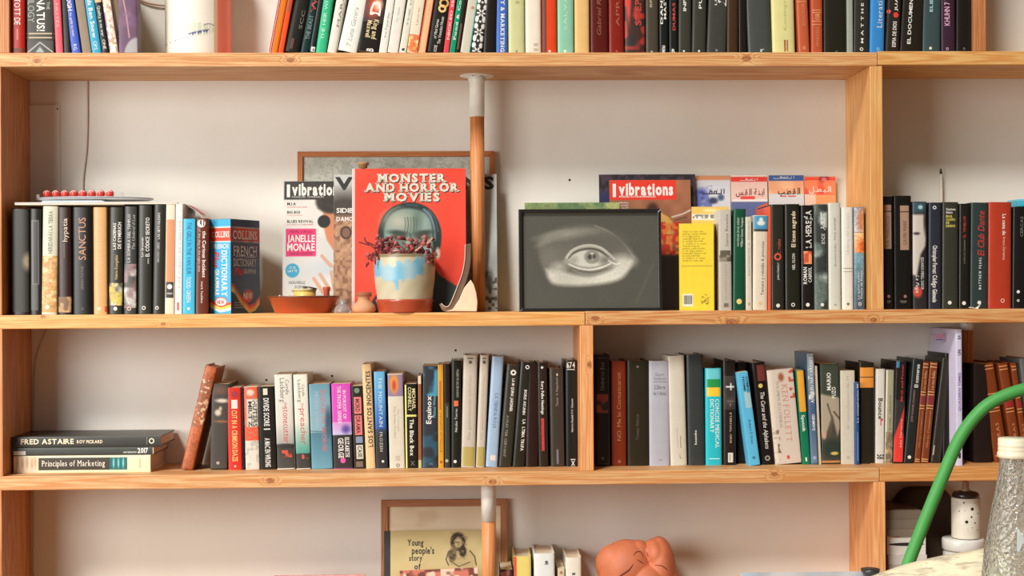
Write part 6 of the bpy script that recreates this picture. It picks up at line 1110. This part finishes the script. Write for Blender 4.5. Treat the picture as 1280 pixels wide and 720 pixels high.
for i in range(70):       # small curled leaves
    c = Vector((rng.uniform(-44, 36)/sc_px, rng.uniform(-.047, -.01), rng.uniform(-9, 26)/sc_px*(.9))); a = rng.uniform(0, 6.28); l = rng.uniform(.008, .017)
    V = []; d = Vector((math.cos(a), rng.uniform(-.4, .4), math.sin(a)))
    for k in range(6):
        f = k/5; wdt = .0036*math.sin(PI*min(.97, f+.05))+.0004; mid = c+d*l*f+Vector((0, -.003*math.sin(PI*f), .003*math.sin(f*3)))
        s_ = Vector((-d.z, 0, d.x)); V += [mid-s_*wdt, mid+s_*wdt]
    o = obj('leaf', V, [(2*k, 2*k+2, 2*k+3, 2*k+1) for k in range(5)], mats[(i+1) % 3], dp, True); o.modifiers.new('s', 'SOLIDIFY').thickness = .0008
p = [Vector((x/sc_px, -.042, z/sc_px)) for x, z in ((14, 8), (22, 14), (30, 18), (36, 25))]
tube('stem', smoothpath(p, 4), .0018, plain((206, 150, 118), .6), dp, n=6)
p = [Vector((x/sc_px, -.043, z/sc_px)) for x, z in ((-30, -2), (-36, 12), (-46, 20), (-48, 26))]
tube('stem', smoothpath(p, 4), .0016, mats[1], dp, n=6)
p = [Vector((x/sc_px, -.043, z/sc_px)) for x, z in ((-42, 16), (-52, 19), (-55, 20))]
tube('stem', smoothpath(p, 3), .0016, mats[1], dp, n=6)
# pale round seed head
o = lathe('seed_head', [(.0115*math.sin(PI*k/10), .0115-.0115*math.cos(PI*k/10)) for k in range(11)], plain((206, 190, 170), .7), dp, n=20); o.location = (-10/sc_px, -.032, 1/sc_px); o.scale = (1, .7, .9)
tube('stem', smoothpath([Vector((x/sc_px, -.0415, z/sc_px)) for x, z in ((-18, 8), (-12, 13), (-4, 14), (2, 9))], 4), .0016, mats[0], dp, n=6)
tube('stem', smoothpath([Vector((x/sc_px, -.0425, z/sc_px)) for x, z in ((-16, 6), (-10, 8), (-3, 8))], 4), .0014, mats[0], dp, n=6)
# curved ceramic shard
sh = thing('ceramic_shard', 'curved grey-rimmed pottery shard with cream inner face leaning on the pole', 'pottery shard', loc=(at(570, 389, .05).x, .05, ZT2))
def sp_(px, py): q = at(px, py, .05); return (q.x-sh.location.x, q.z-ZT2)
outer = [(549, 379), (553, 386.5), (560, 389), (566, 386), (573, 374), (579, 360), (585, 344), (588.6, 326), (589, 303)]
inner = [(552, 378), (556, 381.5), (560, 382), (563, 379), (567.5, 369), (573, 355), (578.5, 340), (581.5, 322), (582, 305)]
O_ = smoothpath([Vector((sp_(*q)[0], 0, sp_(*q)[1])) for q in outer], 4); I_ = smoothpath([Vector((sp_(*q)[0], 0, sp_(*q)[1])) for q in inner], 4)
zmin = min(q.z for q in O_)
V = []; n = len(O_)
for a, b_ in zip(O_, I_):
    for v, yy in ((a, -.012), (b_, -.016), (b_, .03), (a, .034)): V.append((v.x, yy, v.z-zmin+.0002))
Fc = [(0, 1, 2, 3), tuple(4*(n-1)+i for i in (3, 2, 1, 0))]
for k in range(n-1):
    for i in range(4): Fc.append((4*k+i, 4*(k+1)+i, 4*(k+1)+(i+1) % 4, 4*k+(i+1) % 4))
o = obj('curved_wall', V, Fc, plain((128, 104, 86), .5, var=.2, scale=30), sh, True); o.data.set_sharp_from_angle(angle=.9)
bm_ = o.modifiers.new('b', 'BEVEL'); bm_.width = .0012; bm_.segments = 2
rm = tube('pale_rim', [Vector((v.x-.0006, -.0165, v.z-zmin+.0002)) for v in I_], .0011, plain((206, 186, 170), .4), sh, n=6)
# cream fan-shaped inner face
fan = [(556, 389.3), (566, 386.5), (574, 374), (580, 360), (588.5, 349.5), (592.5, 356), (595.5, 366), (597, 378), (596, 389.3)]
F2 = [sp_(*q) for q in fan]
V = [(x, -.013-.012*min(1, max(0, (x-F2[0][0])/.06)), max(.0002, z)) for x, z in F2]+[(x, .02, max(.0002, z)) for x, z in F2]; n = len(F2)
o = obj('inner_face', V, [tuple(range(n)), tuple(reversed(range(n, 2*n)))]+[(i, n+i, n+(i+1) % n, (i+1) % n) for i in range(n)], plain((222, 196, 164), .5), sh)
bm_ = o.modifiers.new('b', 'BEVEL'); bm_.width = .002; bm_.segments = 3
# ---------------------------------------------------------------- bottom shelf
def matb(cv): cv.a[:] = (206, 186, 156); cv.mott((214, 196, 168), 30, .5, 1.5); cv.mott((180, 150, 116), 14, .66, 3, al=.4, box=(480, 630, 560, 665)); return cv
frame('picture_frame', 'brown mitred wooden frame with blank cream mat behind the khaki book', 476.5, 635, 625.5, 790, ZT4, .166, .07, .0150, (200, 148, 110), (164, 110, 76), .012, matb, inner=(206, 186, 156), g=1.25)
def yp(cv):
    cv.a[:] = (196, 178, 126); cv.mott((204, 186, 134), 16, .5, 2)
    I = (58, 48, 38)
    cv.poly([(562, 712), (561, 700), (564, 690), (571, 687), (588, 690), (595, 700), (594, 715)], (186, 166, 118), 1)
    cv.line([(561, 712), (558, 704), (561, 693), (568, 689)], 1.2, I); cv.line([(588, 692), (594, 700), (596, 712)], 1.2, I); cv.line([(563, 706), (574, 714), (588, 708)], 1, I)
    cv.ell(573, 679, 9.5, 13, I, .12); cv.ell(573.5, 681, 5, 8, (186, 166, 124), .2); cv.ell(579, 693, 4.6, 8, I, .2); cv.ell(566, 698, 5, 8, (84, 72, 56), .3); cv.mott((150, 132, 96), 2.2, .58, 6, al=.6, box=(563, 666, 585, 704))
    cv.line([(570, 680), (574, 680)], 1, I); cv.line([(572, 688), (577, 688)], 1, I); return cv
rt, sf, S, TT, w_, h = flatthing('book', 'khaki story book with dark spine and ink drawing on its cover', 'book', 480.5, 604, 663.5, 790, ZT4, .105, .012, .10, yp, (196, 178, 126), [('Young', 509.5, 529.5, 675, 684, K, BD), ('people’s'.replace('’', "'"), 515, 543, 686, 695.5, K, BD), ('story', 511.5, 528, 697, 705, K, BD), ('of', 518, 526, 709, 717, K, BD)], group='books on the bottom shelf', res=2.0)
box('spine_strip', -.001, S(488), -.0009, .012, 0, h, plain((58, 56, 54), .4), rt, bev=.0006)
def rp(cv): cv.a[:] = (206, 120, 100); cv.mott((120, 70, 60), 7, .5, 5); cv.mott((226, 200, 176), 6, .58, 5); return cv
flatthing('magazine', 'low reddish photo magazine leaning before the khaki book', 'magazine', 502, 600, 712, 790, ZT4, .06, .004, .10, rp, (206, 120, 100), roll=-.035)
def rp2(cv): cv.a[:] = (150, 60, 60); cv.mott((206, 150, 150), 7, .5, 5); cv.rect(cv.x0, cv.y0, cv.x1, cv.y0+2, (226, 170, 160)); return cv
flatthing('magazine', 'low crimson-edged magazine standing alone at the left bottom shelf', 'magazine', 342, 457, 717.3, 790, ZT4, .08, .004, .12, rp2, (190, 100, 96))
# terracotta sculpture: voxel-joined lobes
import bmesh
ts = thing('terracotta_sculpture', 'rounded two-lobed terracotta figure sculpture on the bottom shelf', 'sculpture', loc=(at(796, 780, .10).x, .105, ZT4))
sc4 = 1800/3.105; zt4 = lambda py: at(796, py, .105).z-ZT4; xt4 = lambda px: (px-797)/sc4
bmm = bmesh.new()
def blob(px, py, ry_, rx, rz_, yo=0, tilt=0):
    M = Matrix.Translation((xt4(px), yo, zt4(py))) @ Matrix.Rotation(tilt, 4, 'Y') @ Matrix.Diagonal((rx/sc4, ry_/sc4, rz_/sc4, 1))
    bmesh.ops.create_icosphere(bmm, subdivisions=4, radius=1, matrix=M)
blob(784, 712, 34, 36, 38, 0, .25); blob(800, 690, 20, 16, 15, .0, .3); blob(826, 715, 34, 21, 44, .004); blob(795, 750, 44, 46, 45, 0)
blob(768, 702, 20, 22, 24, -.006, .5); blob(820, 693, 24, 15, 20, -.004, -.2); blob(808, 732, 26, 27, 30, -.030); blob(833, 735, 30, 19, 34, 0)
from mathutils.bvhtree import BVHTree
bvh = BVHTree.FromBMesh(bmm)
me = bpy.data.meshes.new('figure'); bmm.to_mesh(me); bmm.free()
TC = plain((196, 110, 72), .6, var=.22, scale=28, bump=.25)
me.materials.append(TC); fo = bpy.data.objects.new('figure', me); COL.objects.link(fo); fo.parent = ts
rmod = fo.modifiers.new('r', 'REMESH'); rmod.mode = 'VOXEL'; rmod.voxel_size = .0022; rmod.use_smooth_shade = True
sm = fo.modifiers.new('s', 'SMOOTH'); sm.iterations = 6; sm.factor = .5
# shade of the creases, put in as thin dark rolls on the surface
DKT = plain((120, 52, 34), .7)
def crease_shade(pts, r=.0014):
    P = []
    for p in smoothpath([(a, b_, 0) for a, b_ in pts], 5):
        h_ = bvh.ray_cast(Vector((xt4(p.x), -1, zt4(p.y))), Vector((0, 1, 0)))
        if h_[0] is not None: P.append(h_[0]+Vector((0, r*.35, 0)))
    if len(P) > 2: tube('crease_shade', P, r, DKT, ts, n=6, rad=[r*(.3+.7*math.sin(PI*(k+.5)/len(P))) for k in range(len(P))])
crease_shade([(766, 722), (774, 713), (784, 706), (790, 699)], .0026); crease_shade([(790, 690), (795, 686), (801, 687), (803, 693)], .0016); crease_shade([(807, 675), (808, 684), (810, 693)], .002); crease_shade([(817, 702), (825, 702), (833, 708)], .0014); crease_shade([(794, 694), (799, 697), (803, 700)], .0013)
# ---------------------------------------------------------------- lower right compartment
q = at(1208, 672, .07); yj = .085
jr_ = thing('white_tin', 'wide white round tin with lid under the spotted bottle', 'tin', loc=(at(1204, 690, yj).x, yj, ZT4)); Rj = 25.5/S2(yj); hj = at(1202, 672.5, yj).z-ZT4
lathe('body', [(0, 0), (Rj*.97, 0), (Rj*.97, hj-.03), (Rj*.9, hj-.024), (0, hj-.024)], plain((206, 200, 188), .4), jr_, n=48)
lathe('lid', [(Rj*.99, hj-.024), (Rj*1.02, hj-.022), (Rj*1.02, hj-.003), (Rj*.98, hj), (0, hj)], plain((222, 218, 208), .3, coat=.2), jr_, n=48)
ch = thing('spotted_bottle', 'cream cylindrical bottle with black holes pattern and dark shoulder', 'bottle', loc=(at(1207.5, 690, yj).x, yj, ZT4+hj)); sj = S2(yj); zc = lambda py: at(1207, py, yj).z-ZT4-hj
z1 = zc(621.5); z2 = zc(602)
lathe('body', [(0, .001), (17.2/sj, .001), (17.6/sj, .004), (17.6/sj, z1-.002), (17/sj, z1), (0, z1)], plain((222, 214, 196), .45, var=.08), ch, n=48)
lathe('foot_ring', [(16.4/sj, 0), (17.3/sj, 0), (17.3/sj, .0012), (16.4/sj, .0012)], plain((60, 50, 44), .5), ch, n=40)
lathe('shoulder', [(16.6/sj, z1), (16.6/sj, z1+.006), (15/sj, z1+.0115), (6/sj, z1+.0145), (0, z1+.0145)], plain((44, 36, 32), .3, coat=.3), ch, n=40)
zt5 = z2-(z1+.0145)
lathe('cap', [(5.4/sj, z1+.0135), (5.6/sj, z1+.0165), (4/sj, z1+.018), (4/sj, z2), (3.2/sj, z2+.001), (0, z2+.001)], plain((190, 160, 128), .4, metal=.3), ch, n=24)
rng = random.Random(4); cylf = lambda s, t, o: ((17.6/sj+o)*math.sin(s), -(17.6/sj+o)*math.cos(s), t)
for px_, py_, r__ in ((1209.5, 633.8, 2.0), (1202.5, 649.8, 2.0), (1208.5, 643.6, 1.2), (1199.5, 626.2, 1.0), (1213, 651, 1.0), (1194.8, 637, .8), (1217.5, 639.6, .9), (1216.6, 660, .8), (1213, 626, .6), (1209, 657, .6), (1200.5, 636, .5), (1204, 659, .4)):
    s0 = math.asin(max(-.97, min(.97, (px_-1207.3)/17.6))); rr_ = r__/sj; n = 14
    V = [cylf(s0+rr_*math.cos(2*PI*i/n)/(17.6/sj), zc(py_)+rr_*math.sin(2*PI*i/n), .0003) for i in range(n)]
    obj('hole_spot', V, [tuple(range(n))], plain((34, 28, 26), .8), ch)
# pile of books and boxes lying flat
def flatpile(x0, x1, items):
    z = ZT4
    for k, (th_px, col, lab, dx, cat, nm) in enumerate(items):
        t_ = th_px/590; xa = at(x0+dx, 700, .05).x; xb = at(x1+dx, 700, .05).x
        r_ = thing(nm, lab, cat, 'books piled flat in the lower right compartment', loc=(xa, .045+.002*(k % 3), z))
        box('cover', 0, xb-xa, 0, .14, 0, .0012, plain(col, .5), r_); box('cover', 0, xb-xa, 0, .14, t_-.0016, t_-.0004, plain(col, .5), r_); box('spine', 0, xb-xa, 0, .0012, .0012, t_-.0016, plain(col, .5), r_)
        box('pages', .002, xb-xa-.002, .0014, .138, .0013, t_-.0017, pagemat(), r_)
        if k == 5:
            V = []; n = 16
            for i in range(n+1):
                x = (xb-xa)*(.02+.96*i/n); m_ = .0036*math.sin(PI*i/n)**.6; V += [(x, -.0004, t_*.55-m_), (x, -.0004, t_*.55+m_)]
            obj('band', V, [(2*i, 2*i+2, 2*i+3, 2*i+1) for i in range(n)], plain((44, 38, 36), .5), r_)
        z += t_
flatpile(1109, 1157, [(18, (150, 140, 126), 'beige flat book, lowest of the pile', 0, 'book', 'book'), (22, (206, 198, 186), 'cream thick flat book, second from the bottom of the pile', 1, 'book', 'book'), (18, (120, 104, 90), 'brown flat book, third from the bottom of the pile', -1, 'book', 'book'),
   (14, (190, 180, 166), 'off-white flat book near the middle of the pile', 1, 'book', 'book'), (12, (214, 206, 196), 'thin white flat book below the black-banded one', 1, 'book', 'book'), (24, (222, 216, 206), 'white flat book with black oval band on its spine', 0, 'book', 'book'),
   (9, (124, 110, 94), 'grey-beige flat book under the topmost two', -3, 'book', 'book'), (12, (118, 104, 88), 'grey-brown flat book, second from the top of the pile', -4, 'book', 'book'), (11, (112, 98, 82), 'dusty grey-brown flat book, topmost of the pile', -5, 'book', 'book')])
# dark lumpy mass behind, widened and darkened to fill in the shadow
bmm = bmesh.new(); bmesh.ops.create_icosphere(bmm, subdivisions=5, radius=1)
xa, xb = at(1111, 650, .165).x, at(1200, 650, .165).x; hz = at(1150, 607, .15).z-.004-ZT4
rng = np.random.RandomState(3); dirs = rng.normal(size=(14, 3)); ph = rng.rand(14)*6.28
for v in bmm.verts:
    c = np.array(v.co); d = sum(math.sin(float(c@dirs[i])*2.2*(1+i*.15)+ph[i])/(1+i*.3) for i in range(14))*.045
    c = c*(1+d); s = np.sign(c)*np.abs(c)**.5; v.co = Vector(s)
zs_ = [v.co.z for v in bmm.verts]; za, zb2 = min(zs_), max(zs_); ys_ = [v.co.y for v in bmm.verts]; ya_, yb2 = min(ys_), max(ys_)
for v in bmm.verts: v.co = Vector(((v.co.x)*(xb-xa)/2.1, (v.co.y-ya_)/(yb2-ya_)*.0495, (v.co.z-za)/(zb2-za)*hz))
me = bpy.data.meshes.new('shadow_mass'); bmm.to_mesh(me); bmm.free(); me.materials.append(plain((62, 48, 36), .75, var=.45, scale=14))
o = bpy.data.objects.new('shadow_mass', me); COL.objects.link(o); o.location = ((xa+xb)/2, .1455+.0, ZT4); me.polygons.foreach_set('use_smooth', [True]*len(me.polygons))
tag(o, 'dark brown lumpy mass filling in shadow behind the flat pile and spotted bottle', 'bag')
# ---------------------------------------------------------------- foreground
# green flexible tube
Yg = -1.0
pts = [(1118, 760, Yg), (1127, 730, Yg), (1137, 700, Yg), (1158, 646, Yg), (1182, 587, Yg), (1197, 553, Yg), (1212, 529, Yg), (1232, 508, Yg), (1255, 495, Yg), (1283, 486, Yg), (1320, 482, Yg), (1370, 490, Yg), (1420, 520, Yg), (1455, 570, Yg), (1480, 640, Yg)]
P = [at(*q) for q in pts]; a0 = P[0]; P = [Vector((a0.x-.035, a0.y+.02, DZ+.004))]+P+[Vector((P[-1].x+.03, P[-1].y, DZ+.15)), Vector((P[-1].x+.05, P[-1].y, DZ+.009))]
tag(tube('green_tube', smoothpath(P, 8), 7.9/900, plain((66, 148, 68), .55, var=.06), n=16), 'green flexible tube arching up to the right in the foreground', 'tube')
# glass bottle
Yb = -1.30; sb = 1800/(3+Yb); q = at(1270, 600, Yb)
bt = thing('glass_bottle', 'clear textured glass bottle with cream screw cap at the right', 'bottle', loc=(q.x, Yb, DZ))
zb_ = lambda py: at(1270, py, Yb).z-DZ
prof = [(1e-7, .004), (.030, .002), (.0445, .004), (.0470, .012), (45.5/sb, zb_(770)), (44/sb, zb_(735)), (41.5/sb, zb_(710)), (39/sb, zb_(688)), (34.5/sb, zb_(660)), (29.5/sb, zb_(634)), (25/sb, zb_(612)), (22/sb, zb_(596)), (20/sb, zb_(582)), (19.4/sb, zb_(572)), (19.4/sb, zb_(552))]
P = smoothpath([Vector((r, 0, z)) for r, z in prof], 5); prof = [(max(0, v.x), max(0.0006, v.z)) for v in P]
inn = [(max(0, r-.0022), z+(.0025 if z < .01 else 0)) for r, z in reversed(prof)]
m, t, b = nt('bottle_glass'); setp(b, base_color=(.90, .96, .93, 1), roughness=.03, trans=.94, ior=1.42)
tc = t.nodes.new('ShaderNodeTexCoord'); vo = t.nodes.new('ShaderNodeTexVoronoi'); vo.inputs['Scale'].default_value = 230; vo.feature = 'SMOOTH_F1'; t.links.new(tc.outputs['Object'], vo.inputs[0])
bp = t.nodes.new('ShaderNodeBump'); bp.inputs['Strength'].default_value = .75; bp.inputs['Distance'].default_value = .0025; t.links.new(vo.outputs[0], bp.inputs['Height']); t.links.new(bp.outputs[0], b.inputs['Normal'])
lathe('glass_body', prof+inn, m, bt, n=72)
zc1, zc2 = zb_(571), zb_(547.5); cr_ = plain((222, 214, 186), .4)
capp = [(21.2/sb, zc1-.001), (22.6/sb, zc1), (22.8/sb, zc1+.004), (21.6/sb, zc1+.0065), (21.4/sb, zc1+.0085), (22/sb, zc1+.0095), (21.4/sb, zc1+.0105), (21.4/sb, zc1+.0135), (22/sb, zc1+.0145), (21.4/sb, zc1+.0155), (21.6/sb, zc2-.002), (20.8/sb, zc2), (0, zc2+.0003)]
lathe('screw_cap', capp, cr_, bt, n=48)
gm3, t, b = nt('embossed_glass'); setp(b, base_color=(.9, .97, .94, 1), roughness=.1, trans=.6, ior=1.5)
tm = textmesh('M 5', 1); Vv, Ff, Wt = tm; s_ = .020
def bs(u, v): 
    zz_ = zb_(682)+v*.026; rr2 = np.interp(zz_, [z for r, z in sorted([(r, z) for r, z in prof], key=lambda q: q[1])], [r for r, z in sorted([(r, z) for r, z in prof], key=lambda q: q[1])])+.0008
    a_ = -.35+u*.030/rr2; return (rr2*math.sin(a_), -rr2*math.cos(a_), zz_)
o = obj('embossed_letters', [bs(a/Wt, b_/.73) for a, b_ in Vv], Ff, gm3, bt); o.modifiers.new('s', 'SOLIDIFY').thickness = .0012
# crumpled printed map sheet
ms = thing('paper_map', 'crumpled cream printed sheet lying tilted before the bottle', 'paper sheet', loc=(0, 0, 0))
top = [at(1085, 722, -1.10), at(1120, 709, -1.10), at(1160, 700, -1.10), (at(1200, 691, -1.10)), at(1237, 684, -1.10)]
top = smoothpath(top, 7); nx = len(top); ny = 16; V = []; rng = np.random.RandomState(8); g1 = rng.rand(9, 14)
def vn(g, u, v):
    u *= g.shape[1]-1.01; v *= g.shape[0]-1.01; i, j = int(u), int(v); fu, fv = u-i, v-j
    return (g[j, i]*(1-fu)+g[j, i+1]*fu)*(1-fv)+(g[j+1, i]*(1-fu)+g[j+1, i+1]*fu)*fv
for j in range(ny):
    f = j/(ny-1)
    for i, p in enumerate(top):
        u = i/(nx-1); z0 = p.z; zz_ = z0+(DZ+.004-z0)*(f**1.15)*.93
        V.append((p.x+.01*f, -1.10-.10*f-.004*math.sin(f*6+u*9), zz_+(vn(g1, u, f)-.5)*.010*min(1, f*4)+.001))
Fc = [(j*nx+i, (j+1)*nx+i, (j+1)*nx+i+1, j*nx+i+1) for j in range(ny-1) for i in range(nx-1)]
m, t, b = nt('map_print'); tc = t.nodes.new('ShaderNodeTexCoord'); mp = t.nodes.new('ShaderNodeMapping'); mp.inputs['Scale'].default_value = (.5, 2.2, 3.0); mp.inputs['Rotation'].default_value = (0, .25, 0)
nz = t.nodes.new('ShaderNodeTexNoise'); nz.inputs['Scale'].default_value = 55; nz.inputs['Detail'].default_value = 5; t.links.new(tc.outputs['Object'], mp.inputs[0]); t.links.new(mp.outputs[0], nz.inputs[0])
cr = t.nodes.new('ShaderNodeValToRGB'); cr.color_ramp.elements[0].position = .33; cr.color_ramp.elements[0].color = lin((178, 164, 140)); cr.color_ramp.elements[1].position = .5; cr.color_ramp.elements[1].color = lin((228, 214, 180))
t.links.new(nz.outputs[0], cr.inputs[0]); t.links.new(cr.outputs[0], b.inputs['Base Color']); setp(b, roughness=.8)
o = obj('sheet', V, Fc, m, ms, True); o.modifiers.new('s', 'SOLIDIFY').thickness = .0006
V = []; Fc = []
for k in range(26):
    u = (k+.5)/26*(nx-1); i = int(u); p = top[i].lerp(top[min(i+1, nx-1)], u-i); c = Vector((p.x, -1.1035, p.z-.0032-.0004*(k % 3)))
    n = len(V); V += [(c.x-.001, c.y, c.z-.0006), (c.x+.001, c.y, c.z-.0006), (c.x+.001, c.y, c.z+.0006), (c.x-.001, c.y, c.z+.0006)]; Fc.append((n, n+1, n+2, n+3))
obj('printed_marks', V, Fc, plain((176, 130, 90)), ms)
# laptop-thin white magazine pile on the desk
a = at(925, 715.5, -.82); b_ = at(1098, 715.5, -.82)
wm = thing('white_magazine', 'flat white glossy magazine lying on the desk at the bottom edge', 'magazine', loc=(a.x, -1.05, DZ)); tk_ = a.z-DZ
box('cover', 0, b_.x-a.x, 0, .228, tk_-.001, tk_, plain((222, 226, 232), .15, coat=.4), wm); box('pages', .001, b_.x-a.x-.001, .001, .226, .001, tk_-.001, pagemat(), wm); box('back_cover', 0, b_.x-a.x, 0, .228, 0, .001, plain((206, 206, 210), .3), wm)
a = at(1088, 716, -.9); dd = thing('dark_disc', 'small round black lens cap lying at the bottom edge by the paper', 'cap', loc=(at(1088, 715, -.86).x, -.86, DZ+tk_+.0002)); rd = 12/845
zt6 = at(1088, 711.2, -.86).z-(DZ+tk_)
lathe('body', [(0, 0), (rd*.6, 0), (rd*.95, max(.002, zt6*.6)), (rd, max(.003, zt6)), (0, max(.003, zt6))], plain((50, 46, 42), .35), dd, n=32)
